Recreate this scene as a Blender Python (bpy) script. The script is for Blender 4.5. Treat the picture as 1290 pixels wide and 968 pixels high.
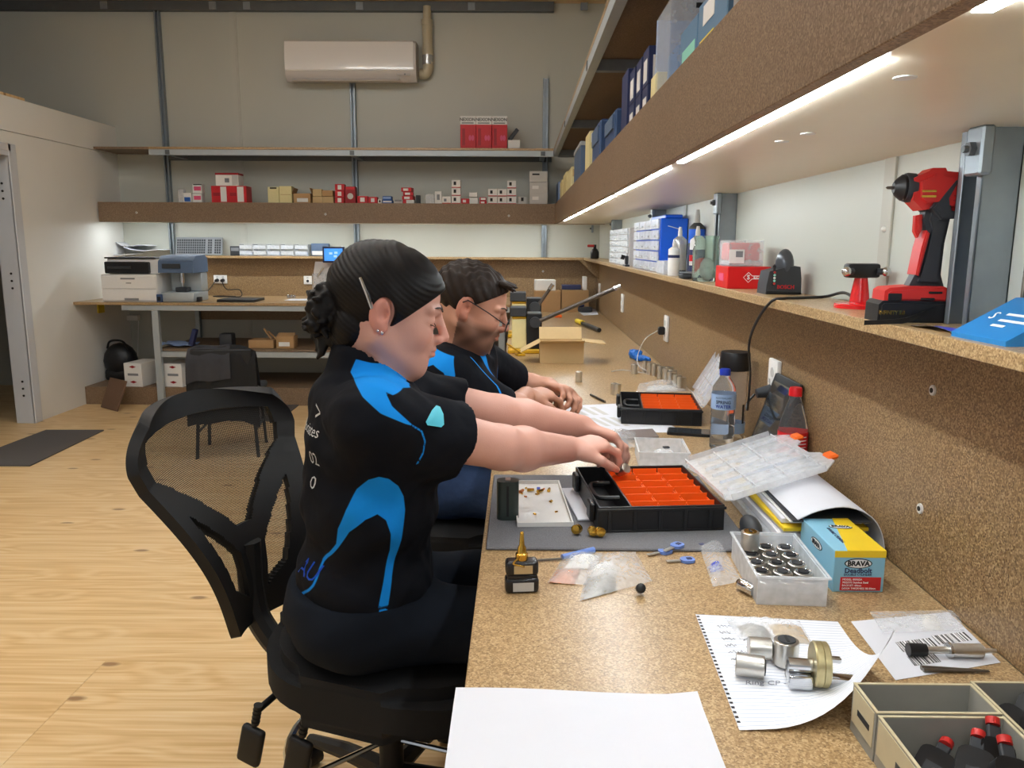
import bpy, bmesh, math, random
import numpy as np
from mathutils import Vector, Matrix, Euler
for o in list(bpy.data.objects): bpy.data.objects.remove(o)
SC = bpy.context.scene
COL = SC.collection
R = math.radians
random.seed(7)
# ------------------------------------------------------------------ camera
CAM_Z = 1.27
FPX = 1000.0
cam_d = bpy.data.cameras.new('camera'); cam = bpy.data.objects.new('camera', cam_d); COL.objects.link(cam)
cam_d.sensor_width = 36.0; cam_d.lens = FPX / 1290 * 36.0; cam_d.clip_start = 0.02
CAMROT = Matrix.Rotation(R(0.46), 3, 'Z') @ Matrix.Rotation(R(90 - 10.04), 3, 'X') @ Matrix.Rotation(R(0.3), 3, 'Z')
cam.matrix_world = Matrix.Translation((0, 0, CAM_Z)) @ CAMROT.to_4x4()
SC.camera = cam
# ------------------------------------------------------------------ world + exposure
w = bpy.data.worlds.new('world'); SC.world = w; w.use_nodes = True
w.node_tree.nodes['Background'].inputs[0].default_value = (0.90, 0.95, 1.0, 1)
w.node_tree.nodes['Background'].inputs[1].default_value = 0.55
SC.view_settings.view_transform = 'Standard'; SC.view_settings.look = 'None'
SC.view_settings.gamma = 1.0; SC.view_settings.use_curve_mapping = False
SC.view_settings.exposure = -0.12
CEIL_LAMP = 39.0      # emission of the ceiling battens
LED_STRIP = 85.0      # emission of the strips under the shelves
# ------------------------------------------------------------------ pixel helpers (photo pixel + a known plane -> real point)
def ray(px, py): return (CAMROT @ Vector((px - 645, -(py - 484), -FPX))).normalized()
def onz(px, py, z):
    d = ray(px, py); t = (z - CAM_Z) / d.z; return Vector((0, 0, CAM_Z)) + d * t
def onx(px, py, x):
    d = ray(px, py); t = x / d.x; return Vector((0, 0, CAM_Z)) + d * t
def ony(px, py, y):
    d = ray(px, py); t = y / d.y; return Vector((0, 0, CAM_Z)) + d * t
# ------------------------------------------------------------------ materials
MATS = {}
def newmat(name):
    m = bpy.data.materials.new(name); m.use_nodes = True; MATS[name] = m
    nt = m.node_tree; return m, nt, nt.nodes['Principled BSDF']
def C4(c): return (c[0], c[1], c[2], 1)
def srgb(r, g, b):
    f = lambda v: (v / 12.92 if v <= 0.04045 else ((v + 0.055) / 1.055) ** 2.4)
    return (f(r / 255), f(g / 255), f(b / 255))
def mat(name, col, rough=0.5, metal=0.0, var=0.0, scale=40, bump=0.0, trans=0.0, ior=1.45, emit=0.0, alpha=1.0, coat=0.0, spec=None, stretch=None):
    m, nt, b = newmat(name)
    b.inputs['Base Color'].default_value = C4(col); b.inputs['Roughness'].default_value = rough
    b.inputs['Metallic'].default_value = metal; b.inputs['Transmission Weight'].default_value = trans
    b.inputs['IOR'].default_value = ior; b.inputs['Alpha'].default_value = alpha
    b.inputs['Coat Weight'].default_value = coat
    if spec is not None: b.inputs['Specular IOR Level'].default_value = spec
    if emit: b.inputs['Emission Color'].default_value = C4(col); b.inputs['Emission Strength'].default_value = emit
    if var or bump:
        tc = nt.nodes.new('ShaderNodeTexCoord'); n = nt.nodes.new('ShaderNodeTexNoise')
        n.inputs['Scale'].default_value = scale; n.inputs['Detail'].default_value = 5
        if stretch:
            mp = nt.nodes.new('ShaderNodeMapping'); mp.inputs['Scale'].default_value = stretch
            nt.links.new(tc.outputs['Object'], mp.inputs[0]); nt.links.new(mp.outputs[0], n.inputs['Vector'])
        else: nt.links.new(tc.outputs['Object'], n.inputs['Vector'])
        if var:
            mx = nt.nodes.new('ShaderNodeMix'); mx.data_type = 'RGBA'
            mx.inputs[6].default_value = C4([max(0, c * (1 - var)) for c in col]); mx.inputs[7].default_value = C4([min(1, c * (1 + var)) for c in col])
            nt.links.new(n.outputs['Fac'], mx.inputs[0]); nt.links.new(mx.outputs[2], b.inputs['Base Color'])
        if bump:
            bp = nt.nodes.new('ShaderNodeBump'); bp.inputs['Strength'].default_value = bump; bp.inputs['Distance'].default_value = 0.002
            nt.links.new(n.outputs['Fac'], bp.inputs['Height']); nt.links.new(bp.outputs[0], b.inputs['Normal'])
    return m
def ramp_mat(name, stops, scale, rough, vor=True, bump=0.1, coat=0.0, detail=6, stretch=(1, 1, 1)):
    """speckled board: fine chips of several tones"""
    m, nt, b = newmat(name); N = nt.nodes.new; L = nt.links.new
    tc = N('ShaderNodeTexCoord'); mp = N('ShaderNodeMapping'); mp.inputs['Scale'].default_value = stretch
    L(tc.outputs['Object'], mp.inputs[0])
    v = N('ShaderNodeTexVoronoi'); v.inputs['Scale'].default_value = scale; v.inputs['Randomness'].default_value = 1
    n = N('ShaderNodeTexNoise'); n.inputs['Scale'].default_value = scale * 0.9; n.inputs['Detail'].default_value = detail; n.inputs['Roughness'].default_value = 0.7
    big = N('ShaderNodeTexNoise'); big.inputs['Scale'].default_value = 2.2; big.inputs['Detail'].default_value = 3
    for q in (v, n, big): L(mp.outputs[0], q.inputs['Vector'])
    sep = N('ShaderNodeSeparateColor'); L(v.outputs['Color'], sep.inputs[0])
    a = N('ShaderNodeMath'); a.operation = 'MULTIPLY_ADD'; a.inputs[1].default_value = 0.55
    L(sep.outputs[0], a.inputs[0]); 
    a2 = N('ShaderNodeMath'); a2.operation = 'MULTIPLY'; a2.inputs[1].default_value = 0.45; L(n.outputs['Fac'], a2.inputs[0]); L(a2.outputs[0], a.inputs[2])
    r = N('ShaderNodeValToRGB'); e = r.color_ramp.elements
    e[0].position, e[0].color = stops[0][0], C4(stops[0][1]); e[1].position, e[1].color = stops[-1][0], C4(stops[-1][1])
    for p, c in stops[1:-1]: q = e.new(p); q.color = C4(c)
    L(a.outputs[0], r.inputs[0])
    mx = N('ShaderNodeMix'); mx.data_type = 'RGBA'; mx.blend_type = 'MULTIPLY'; mx.inputs[0].default_value = 0.35
    g = N('ShaderNodeValToRGB'); g.color_ramp.elements[0].position = 0.3; g.color_ramp.elements[0].color = (0.72, 0.7, 0.68, 1); g.color_ramp.elements[1].position = 0.65
    L(big.outputs['Fac'], g.inputs[0]); L(r.outputs[0], mx.inputs[6]); L(g.outputs[0], mx.inputs[7]); L(mx.outputs[2], b.inputs['Base Color'])
    b.inputs['Roughness'].default_value = rough; b.inputs['Coat Weight'].default_value = coat; b.inputs['Coat Roughness'].default_value = 0.25
    if bump:
        bp = N('ShaderNodeBump'); bp.inputs['Strength'].default_value = bump; bp.inputs['Distance'].default_value = 0.001
        L(n.outputs['Fac'], bp.inputs['Height']); L(bp.outputs[0], b.inputs['Normal'])
    return m
def film_mat(name, col, opacity, rough, bump=0.0, scale=60):
    m, nt, b = newmat(name); N = nt.nodes.new; L = nt.links.new
    tr = N('ShaderNodeBsdfTransparent'); ms = N('ShaderNodeMixShader'); n = N('ShaderNodeTexNoise'); n.inputs['Scale'].default_value = scale; tc = N('ShaderNodeTexCoord'); L(tc.outputs['Object'], n.inputs['Vector'])
    mr = N('ShaderNodeMapRange'); mr.inputs[3].default_value = opacity * 0.7; mr.inputs[4].default_value = opacity * 1.3; L(n.outputs['Fac'], mr.inputs[0]); L(mr.outputs[0], ms.inputs[0])
    b.inputs['Base Color'].default_value = C4(col); b.inputs['Roughness'].default_value = rough; b.inputs['Specular IOR Level'].default_value = 0.8
    if bump: bp = N('ShaderNodeBump'); bp.inputs['Strength'].default_value = bump; bp.inputs['Distance'].default_value = 0.004; L(n.outputs['Fac'], bp.inputs['Height']); L(bp.outputs[0], b.inputs['Normal'])
    L(tr.outputs[0], ms.inputs[1]); L(b.outputs[0], ms.inputs[2]); L(ms.outputs[0], nt.nodes['Material Output'].inputs['Surface']); return m
# ------------------------------------------------------------------ objects, things, parts
def setp(o, label=None, cat=None, group=None, kind=None):
    if label: o['label'] = label
    if cat: o['category'] = cat
    if group: o['group'] = group
    if kind: o['kind'] = kind
    return o
def thing(name, label, cat, loc=(0, 0, 0), rz=0.0, group=None, rot=None):
    o = bpy.data.objects.new(name, None); COL.objects.link(o); o.empty_display_size = 0.05
    o.location = loc; o.rotation_euler = rot if rot else (0, 0, rz)
    return setp(o, label, cat, group)
def link(name, me, mat_, parent=None, loc=None, rot=None):
    o = bpy.data.objects.new(name, me); COL.objects.link(o)
    if mat_ is not None:
        ms = mat_ if isinstance(mat_, (list, tuple)) else [mat_]
        if not len(me.materials):
            for q in ms: me.materials.append(MATS[q] if isinstance(q, str) else q)
    if parent: o.parent = parent
    if loc: o.location = loc
    if rot: o.rotation_euler = rot
    return o
def copy_tree(o, parent=None):
    c = o.copy(); COL.objects.link(c); c.parent = parent
    for ch in o.children: copy_tree(ch, c)
    return c
class MB:
    def __init__(s): s.bm = bmesh.new(); s.mi = 0
    def _fin(s, geom, M, mi=None):
        vs = [g for g in geom if isinstance(g, bmesh.types.BMVert)]
        if M is not None: bmesh.ops.transform(s.bm, matrix=M, verts=vs)
        for v in vs:
            for f in v.link_faces: f.material_index = s.mi if mi is None else mi
        return s
    def box(s, c, d, bev=0.0, rot=None, seg=1, mi=None):
        g = bmesh.ops.create_cube(s.bm, size=1.0)['verts']
        bmesh.ops.scale(s.bm, vec=d, verts=g)
        if bev > 0:
            es = list({e for v in g for e in v.link_edges})
            r = bmesh.ops.bevel(s.bm, geom=es, offset=min(bev, min(d) * 0.49), segments=seg, affect='EDGES', profile=0.5)
            g = list({v for f in r['faces'] for v in f.verts} | {v for v in g if v.is_valid})
        M = Matrix.Translation(c)
        if rot is not None: M = M @ (rot.to_4x4() if isinstance(rot, Matrix) else Euler(rot).to_matrix().to_4x4())
        return s._fin(g, M, mi)
    def b2(s, lo, hi, bev=0.0, seg=1, mi=None):
        lo, hi = Vector(lo), Vector(hi); return s.box((lo + hi) / 2, [abs(q) for q in (hi - lo)], bev, None, seg, mi)
    def lathe(s, prof, n=24, M=None, mi=None, cap=True, sq=None):
        """prof: (r, z) list, revolved about z; sq gives (sx, sy) squash"""
        rings = []; sx, sy = sq or (1, 1)
        for r_, z in prof:
            if r_ < 1e-6: rings.append([s.bm.verts.new((0, 0, z))])
            else: rings.append([s.bm.verts.new((sx * r_ * math.cos(2 * math.pi * k / n), sy * r_ * math.sin(2 * math.pi * k / n), z)) for k in range(n)])
        for a, b in zip(rings[:-1], rings[1:]):
            for k in range(n):
                k2 = (k + 1) % n
                if len(a) == 1 and len(b) == 1: continue
                if len(a) == 1: s.bm.faces.new((a[0], b[k2], b[k]))
                elif len(b) == 1: s.bm.faces.new((a[k], a[k2], b[0]))
                else: s.bm.faces.new((a[k], a[k2], b[k2], b[k]))
        if cap:
            if len(rings[0]) > 1: s.bm.faces.new(list(reversed(rings[0])))
            if len(rings[-1]) > 1: s.bm.faces.new(rings[-1])
        return s._fin([v for q in rings for v in q], M, mi)
    def cyl(s, p0, p1, r0, r1=None, n=16, mi=None):
        p0, p1 = Vector(p0), Vector(p1); d = p1 - p0; L_ = d.length
        M = Matrix.Translation(p0) @ d.to_track_quat('Z', 'Y').to_matrix().to_4x4()
        return s.lathe([(r0, 0), (r0 if r1 is None else r1, L_)], n, M, mi)
    def tube(s, pts, r, n=8, mi=None, closed=False):
        pts = [Vector(p) for p in pts]; rings = []; m_ = len(pts); up = None
        for i, p in enumerate(pts):
            t = (pts[min(i + 1, m_ - 1)] - pts[max(i - 1, 0)]).normalized() if not closed else (pts[(i + 1) % m_] - pts[i - 1]).normalized()
            if up is None: up = t.orthogonal().normalized()
            up = (up - t * up.dot(t)).normalized(); sd = t.cross(up)
            rr = r[i] if isinstance(r, (list, tuple)) else r
            rings.append([s.bm.verts.new(p + (up * math.cos(2 * math.pi * k / n) + sd * math.sin(2 * math.pi * k / n)) * rr) for k in range(n)])
        prs = list(zip(rings[:-1], rings[1:])) + ([(rings[-1], rings[0])] if closed else [])
        for a, b in prs:
            for k in range(n): s.bm.faces.new((a[k], a[(k + 1) % n], b[(k + 1) % n], b[k]))
        if not closed:
            s.bm.faces.new(list(reversed(rings[0]))); s.bm.faces.new(rings[-1])
        return s._fin([v for q in rings for v in q], None, mi)
    def prism(s, poly, z0, z1, M=None, mi=None, taper=1.0):
        c = [sum(p[0] for p in poly) / len(poly), sum(p[1] for p in poly) / len(poly)]
        a = [s.bm.verts.new((p[0], p[1], z0)) for p in poly]
        b = [s.bm.verts.new((c[0] + (p[0] - c[0]) * taper, c[1] + (p[1] - c[1]) * taper, z1)) for p in poly]
        k = len(poly)
        for i in range(k): s.bm.faces.new((a[i], a[(i + 1) % k], b[(i + 1) % k], b[i]))
        s.bm.faces.new(list(reversed(a))); s.bm.faces.new(b)
        return s._fin(a + b, M, mi)
    def sheet(s, P, th=0.0, mi=None):
        """grid of points P[i][j] -> sheet with thickness th (along its normal)"""
        ni, nj = len(P), len(P[0])
        P = [[Vector(q) for q in row] for row in P]
        def nrm(i, j):
            a = P[min(i + 1, ni - 1)][j] - P[max(i - 1, 0)][j]; b = P[i][min(j + 1, nj - 1)] - P[i][max(j - 1, 0)]
            q = a.cross(b); return q.normalized() if q.length > 1e-12 else Vector((0, 0, 1))
        A = [[s.bm.verts.new(P[i][j]) for j in range(nj)] for i in range(ni)]
        fs = []
        for i in range(ni - 1):
            for j in range(nj - 1): fs.append(s.bm.faces.new((A[i][j], A[i + 1][j], A[i + 1][j + 1], A[i][j + 1])))
        vs = [v for r_ in A for v in r_]
        if th:
            B = [[s.bm.verts.new(P[i][j] - nrm(i, j) * th) for j in range(nj)] for i in range(ni)]
            for i in range(ni - 1):
                for j in range(nj - 1): s.bm.faces.new((B[i][j], B[i][j + 1], B[i + 1][j + 1], B[i + 1][j]))
            for i in range(ni - 1):
                s.bm.faces.new((A[i][0], B[i][0], B[i + 1][0], A[i + 1][0])); s.bm.faces.new((A[i][-1], A[i + 1][-1], B[i + 1][-1], B[i][-1]))
            for j in range(nj - 1):
                s.bm.faces.new((A[0][j], A[0][j + 1], B[0][j + 1], B[0][j])); s.bm.faces.new((A[-1][j], B[-1][j], B[-1][j + 1], A[-1][j + 1]))
            vs += [v for r_ in B for v in r_]
        return s._fin(vs, None, mi)
    def sphere(s, c, r, n=16, sc=(1, 1, 1), mi=None, rot=None):
        g = bmesh.ops.create_uvsphere(s.bm, u_segments=n, v_segments=max(6, n // 2), radius=r)['verts']
        M = Matrix.Translation(c) @ (Euler(rot).to_matrix().to_4x4() if rot else Matrix()) @ Matrix.Diagonal((sc[0], sc[1], sc[2], 1))
        return s._fin(g, M, mi)
    def mesh(s, name, ang=35):
        bmesh.ops.recalc_face_normals(s.bm, faces=s.bm.faces)
        me = bpy.data.meshes.new(name); s.bm.to_mesh(me); s.bm.free()
        if ang: me.shade_smooth(); me.set_sharp_from_angle(angle=R(ang))
        return me
    def build(s, name, mat_, parent=None, loc=None, rot=None, ang=35):
        return link(name, s.mesh(name, ang), mat_, parent, loc, rot)
def struct(o): o['kind'] = 'structure'; return o
def text(body, size, mat_, parent, loc, rot, name='lettering', th=0.0004, align='CENTER', sx=1.0, bold=0.0, shear=0.0):
    cu = bpy.data.curves.new('txt', 'FONT'); cu.body = body; cu.size = size; cu.extrude = th; cu.align_x = align; cu.align_y = 'CENTER'; cu.offset = bold; cu.shear = shear
    cu.resolution_u = 2
    t = bpy.data.objects.new('txt', cu); COL.objects.link(t)
    bpy.context.view_layer.update()
    me = bpy.data.meshes.new_from_object(t.evaluated_get(bpy.context.evaluated_depsgraph_get()))
    bpy.data.objects.remove(t); bpy.data.curves.remove(cu)
    me.materials.clear()
    if sx != 1: me.transform(Matrix.Diagonal((sx, 1, 1, 1)))
    return link(name, me, mat_, parent, loc, rot)
FACE_SOUTH = (R(90), 0, 0)            # text reads when looking towards +y
def rounded_rect(w_, h_, r_, n=4):
    pts = []
    for cx, cy, a0 in ((w_/2-r_, h_/2-r_, 0), (-w_/2+r_, h_/2-r_, 90), (-w_/2+r_, -h_/2+r_, 180), (w_/2-r_, -h_/2+r_, 270)):
        for k in range(n + 1):
            a = R(a0 + 90 * k / n); pts.append((cx + r_ * math.cos(a), cy + r_ * math.sin(a)))
    return pts
def lerp(a, b, t): return a + (b - a) * t
def bez(p, n=12):
    """Catmull-Rom through points"""
    p = [Vector(q) for q in p]; out = []
    q = [p[0] * 2 - p[1]] + p + [p[-1] * 2 - p[-2]]
    for i in range(1, len(q) - 2):
        for k in range(n):
            t = k / n; a, b, c, d = q[i - 1], q[i], q[i + 1], q[i + 2]
            out.append(0.5 * ((2 * b) + (c - a) * t + (2 * a - 5 * b + 4 * c - d) * t * t + (3 * b - a - 3 * c + d) * t ** 3))
    return out + [p[-1]]
# ================================================================== MATERIALS of the room
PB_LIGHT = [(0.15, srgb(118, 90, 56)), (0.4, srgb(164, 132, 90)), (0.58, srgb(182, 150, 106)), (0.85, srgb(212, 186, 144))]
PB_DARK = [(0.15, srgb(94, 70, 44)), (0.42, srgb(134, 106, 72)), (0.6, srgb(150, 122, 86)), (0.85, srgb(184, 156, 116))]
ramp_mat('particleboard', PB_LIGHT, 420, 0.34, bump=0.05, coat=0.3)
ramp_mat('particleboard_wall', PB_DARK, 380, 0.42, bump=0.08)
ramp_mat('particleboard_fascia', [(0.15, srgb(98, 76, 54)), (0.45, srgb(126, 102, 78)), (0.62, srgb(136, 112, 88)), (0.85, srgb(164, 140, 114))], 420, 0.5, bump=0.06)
mat('panel_wall', srgb(206, 209, 200), 0.38, var=0.03, scale=3, bump=0.03)
mat('panel_strip', srgb(196, 195, 184), 0.4, var=0.03, scale=8)
mat('panel_wall_shaded', srgb(194, 194, 183), 0.42, var=0.03, scale=3, bump=0.03)  # same panel as the right wall, colour darkened for the dimmer light back there
mat('white_paint', srgb(240, 238, 232), 0.5, var=0.03, scale=4)
mat('door_frame_paint', srgb(208, 210, 214), 0.45, var=0.03, scale=10)
mat('galv', srgb(150, 158, 164), 0.42, 0.75, var=0.14, scale=30)
mat('galv_dark', srgb(104, 108, 110), 0.5, 0.5, var=0.1, scale=20)
mat('grey_steel', srgb(176, 184, 188), 0.45, 0.3, var=0.05, scale=20)
mat('white_laminate', srgb(228, 216, 194), 0.3, var=0.03, scale=14)
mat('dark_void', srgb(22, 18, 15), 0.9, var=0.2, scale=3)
mat('screw_metal', srgb(225, 225, 222), 0.3, 0.3, var=0.05, scale=90)
mat('hole_dark', srgb(40, 36, 32), 0.6, var=0.1, scale=90)
mat('led', (0.86, 0.95, 1.0), 0.5, emit=LED_STRIP)
mat('batten', (0.92, 0.97, 1.0), 0.5, emit=CEIL_LAMP)
mat('rubber_mat', srgb(86, 82, 80), 0.85, var=0.12, scale=200, bump=0.4)
# plywood: stretched grain along x, knots
def plywood():
    m, nt, b = newmat('plywood'); N = nt.nodes.new; L = nt.links.new
    tc = N('ShaderNodeTexCoord'); oi = N('ShaderNodeObjectInfo')
    ad = N('ShaderNodeVectorMath'); ad.operation = 'MULTIPLY_ADD'; ad.inputs[1].default_value = (1, 1, 1)
    sc = N('ShaderNodeVectorMath'); sc.operation = 'SCALE'; sc.inputs[3].default_value = 37.0
    cmb = N('ShaderNodeCombineXYZ'); L(oi.outputs['Random'], cmb.inputs[0]); L(oi.outputs['Random'], cmb.inputs[1]); L(cmb.outputs[0], sc.inputs[0])
    L(tc.outputs['Object'], ad.inputs[0]); L(sc.outputs[0], ad.inputs[2])
    # knots warp the grain
    vk = N('ShaderNodeTexVoronoi'); vk.voronoi_dimensions = '2D'; vk.inputs['Scale'].default_value = 1.0; mpk = N('ShaderNodeMapping'); mpk.inputs['Scale'].default_value = (2.0, 4.6, 1)
    L(ad.outputs[0], mpk.inputs[0]); L(mpk.outputs[0], vk.inputs['Vector'])
    knot = N('ShaderNodeMapRange'); knot.inputs[1].default_value = 0.0; knot.inputs[2].default_value = 0.30; knot.inputs[3].default_value = 1; knot.inputs[4].default_value = 0
    L(vk.outputs['Distance'], knot.inputs[0])
    mp = N('ShaderNodeMapping'); mp.inputs['Scale'].default_value = (0.35, 3.2, 1); L(ad.outputs[0], mp.inputs[0])
    n1 = N('ShaderNodeTexNoise'); n1.inputs['Scale'].default_value = 1.7; n1.inputs['Detail'].default_value = 4; n1.inputs['Distortion'].default_value = 0.6; L(mp.outputs[0], n1.inputs['Vector'])
    k2 = N('ShaderNodeMath'); k2.operation = 'MULTIPLY_ADD'; k2.inputs[1].default_value = 0.16; L(knot.outputs[0], k2.inputs[0]); L(n1.outputs['Fac'], k2.inputs[2])
    ml = N('ShaderNodeMath'); ml.operation = 'MULTIPLY'; ml.inputs[1].default_value = 52; L(k2.outputs[0], ml.inputs[0])
    sn = N('ShaderNodeMath'); sn.operation = 'SINE'; L(ml.outputs[0], sn.inputs[0])
    mp2 = N('ShaderNodeMapping'); mp2.inputs['Scale'].default_value = (2, 90, 1); L(ad.outputs[0], mp2.inputs[0])
    n2 = N('ShaderNodeTexNoise'); n2.inputs['Scale'].default_value = 1; n2.inputs['Detail'].default_value = 3; L(mp2.outputs[0], n2.inputs['Vector'])
    s1 = N('ShaderNodeMath'); s1.operation = 'MULTIPLY_ADD'; s1.inputs[1].default_value = 0.13; L(sn.outputs[0], s1.inputs[0]); L(n2.outputs['Fac'], s1.inputs[2])
    r = N('ShaderNodeValToRGB'); e = r.color_ramp.elements
    e[0].position = 0.18; e[0].color = C4(srgb(204, 164, 108)); e[1].position = 0.85; e[1].color = C4(srgb(234, 208, 164))
    q = e.new(0.5); q.color = C4(srgb(222, 188, 136)); L(s1.outputs[0], r.inputs[0])
    # brown knot centres
    kc = N('ShaderNodeMapRange'); kc.inputs[1].default_value = 0.035; kc.inputs[2].default_value = 0.075; kc.inputs[3].default_value = 1; kc.inputs[4].default_value = 0; L(vk.outputs['Distance'], kc.inputs[0])
    sepc = N('ShaderNodeSeparateColor'); L(vk.outputs['Color'], sepc.inputs[0])
    gt = N('ShaderNodeMath'); gt.operation = 'GREATER_THAN'; gt.inputs[1].default_value = 0.45; L(sepc.outputs[0], gt.inputs[0])
    km = N('ShaderNodeMath'); km.operation = 'MULTIPLY'; L(kc.outputs[0], km.inputs[0]); L(gt.outputs[0], km.inputs[1])
    km2 = N('ShaderNodeMath'); km2.operation = 'MULTIPLY'; km2.inputs[1].default_value = 0.75; L(km.outputs[0], km2.inputs[0])
    mx = N('ShaderNodeMix'); mx.data_type = 'RGBA'; mx.inputs[7].default_value = C4(srgb(120, 76, 40)); L(km2.outputs[0], mx.inputs[0]); L(r.outputs[0], mx.inputs[6])
    L(mx.outputs[2], b.inputs['Base Color']); b.inputs['Roughness'].default_value = 0.42
    bp = N('ShaderNodeBump'); bp.inputs['Strength'].default_value = 0.06; bp.inputs['Distance'].default_value = 0.002; L(s1.outputs[0], bp.inputs['Height']); L(bp.outputs[0], b.inputs['Normal'])
plywood()
# ================================================================== ROOM SHELL
XR, XL, YB = 0.69, -3.42, 6.95
ZC = ony(380, 3.5, YB).z; ZP = ony(380, 13, YB - 0.06).z
BZ = 0.71                       # bench top
Y0 = -1.6
# floor: plywood sheets with fine joints
fl = struct(MB().b2((-7.5, Y0, -0.06), (XR + 0.1, YB + 0.1, -0.019)).build('floor', 'dark_void'))
jq = onz(133, 833, 0)
for r_ in range(-4, 5):
    ya, yb_ = max(jq.y + (r_ - 1) * 1.2, Y0), min(jq.y + r_ * 1.2, YB)
    if yb_ - ya < 0.05: continue
    x = jq.x - 7.2 + (0 if r_ % 2 == 0 else 1.13)
    while x < XR:
        x0, x1 = max(x, -7.5), min(x + 2.4, XR + 0.05)
        if x1 - x0 > 0.02:
            me = MB().b2((0.0005, 0.0005, -0.018), (x1 - x0 - 0.0005, yb_ - ya - 0.0005, 0.0)).mesh('plywood_sheet')
            link('plywood_sheet', me, 'plywood', fl, (x0, ya, 0.0))
        x += 2.4
# ceiling with plywood lining
struct(MB().b2((-7.5, Y0, ZC), (XR + 0.1, YB + 0.1, ZC + 0.05)).build('ceiling', 'plywood'))
struct(MB().b2((-7.5, YB, 0), (XR + 0.1, YB + 0.1, ZC)).build('wall_back', 'panel_wall_shaded'))
struct(MB().b2((XR, Y0, 0), (XR + 0.1, YB, ZC)).build('wall_right', 'panel_wall'))
struct(MB().b2((-7.6, Y0, 0), (-7.5, YB, ZC)).build('wall_far_left', 'panel_wall'))
# partition on the left with a doorway
dj = onx(53, 543, XL).y - 0.055; ZT = 2.22; ZB = 1.99; ZD = 1.86; TH = 0.11
DY0 = dj - 0.86
pw = MB(); pw.b2((XL - TH, dj, 0), (XL, YB, ZB)); pw.b2((XL - TH, Y0, 0), (XL, DY0, ZB)); pw.b2((XL - TH, DY0, ZD), (XL, dj, ZB))
wl = struct(pw.build('wall_left', 'white_paint'))
struct(MB().b2((XL - TH - 0.01, Y0, ZB + 0.004), (XL + 0.004, YB, ZT)).build('trim_1', 'white_paint'))
struct(MB().b2((XL - 0.9, Y0, ZT), (XL + 0.004, YB - 1.25, ZT + 0.018)).build('trim_2', 'plywood'))
MB().box((XL - 0.35, 4.9, ZT + 0.018 + 0.03), (0.9, 0.09, 0.06), 0.003).build('timber_offcut', 'plywood')
setp(bpy.data.objects['timber_offcut'], 'pale timber offcut lying on top of the white partition', 'timber')
df = MB()
for yy in (DY0, dj): 
    s_ = -1 if yy == DY0 else 1
    df.b2((XL - TH - 0.012, yy - 0.0 * s_, 0), (XL + 0.012, yy + s_ * -0.03, ZD), 0.003)
    df.b2((XL, yy - s_ * 0.03, 0), (XL + 0.016, yy + s_ * 0.055, ZD + 0.05), 0.004)
df.b2((XL, DY0, ZD - 0.0), (XL + 0.016, dj, ZD + 0.05), 0.004)
df.b2((XL - TH - 0.012, DY0, ZD - 0.03), (XL + 0.012, dj, ZD))
d1 = struct(df.build('door_1', 'door_frame_paint'))
hb = MB()
for z in (0.2, 0.25, 0.30, 0.95, 1.0, 1.05, 1.55, 1.6, 1.65): hb.cyl((XL - 0.05, dj - 0.031, z), (XL - 0.05, dj - 0.035, z), 0.008, n=8)
hb.build('hinge_screw', 'hole_dark', d1)
# room behind the doorway
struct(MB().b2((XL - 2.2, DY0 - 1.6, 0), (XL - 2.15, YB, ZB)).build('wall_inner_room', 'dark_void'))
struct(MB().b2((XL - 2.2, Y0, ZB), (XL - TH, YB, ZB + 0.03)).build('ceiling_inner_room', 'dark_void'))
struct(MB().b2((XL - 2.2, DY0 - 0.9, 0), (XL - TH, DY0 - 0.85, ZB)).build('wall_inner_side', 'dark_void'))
# top purlin along the back wall, cleats
pl = MB(); pl.b2((-7.5, YB - 0.06, ZP), (XR - 0.42, YB, ZC - 0.002))
pr = struct(pl.build('trim_3', 'galv_dark'))
for px in (131, 268, 311, 453, 594, 736):
    q = ony(px, 9, YB - 0.06); MB().b2((q.x - 0.03, YB - 0.068, ZP + 0.004), (q.x + 0.03, YB - 0.06, ZC - 0.01), 0.002).build('cleat', 'galv', pr)
# panel joint strips
n_ = 4
def strip_back(px, py, nm):
    x = ony(px, py, YB).x; m_ = MB(); m_.b2((x - 0.028, YB - 0.006, 0), (x + 0.028, YB, ZP)); m_.b2((x - 0.016, YB - 0.010, 0), (x + 0.016, YB - 0.006, ZP)); struct(m_.build(nm, 'panel_strip'))
strip_back(297, 100, 'trim_4')
for px in (1122, 865):
    y = onx(px, 240, XR).y; n_ += 1
    m_ = MB(); m_.b2((XR - 0.005, y - 0.022, 0), (XR, y + 0.022, ZC), 0.001); o = struct(m_.build('trim_%d' % n_, 'panel_strip'))
    for z in (1.3, 1.05): MB().sphere((XR - 0.006, y, z), 0.006, 8).build('rivet', 'white_paint', o)
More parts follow.
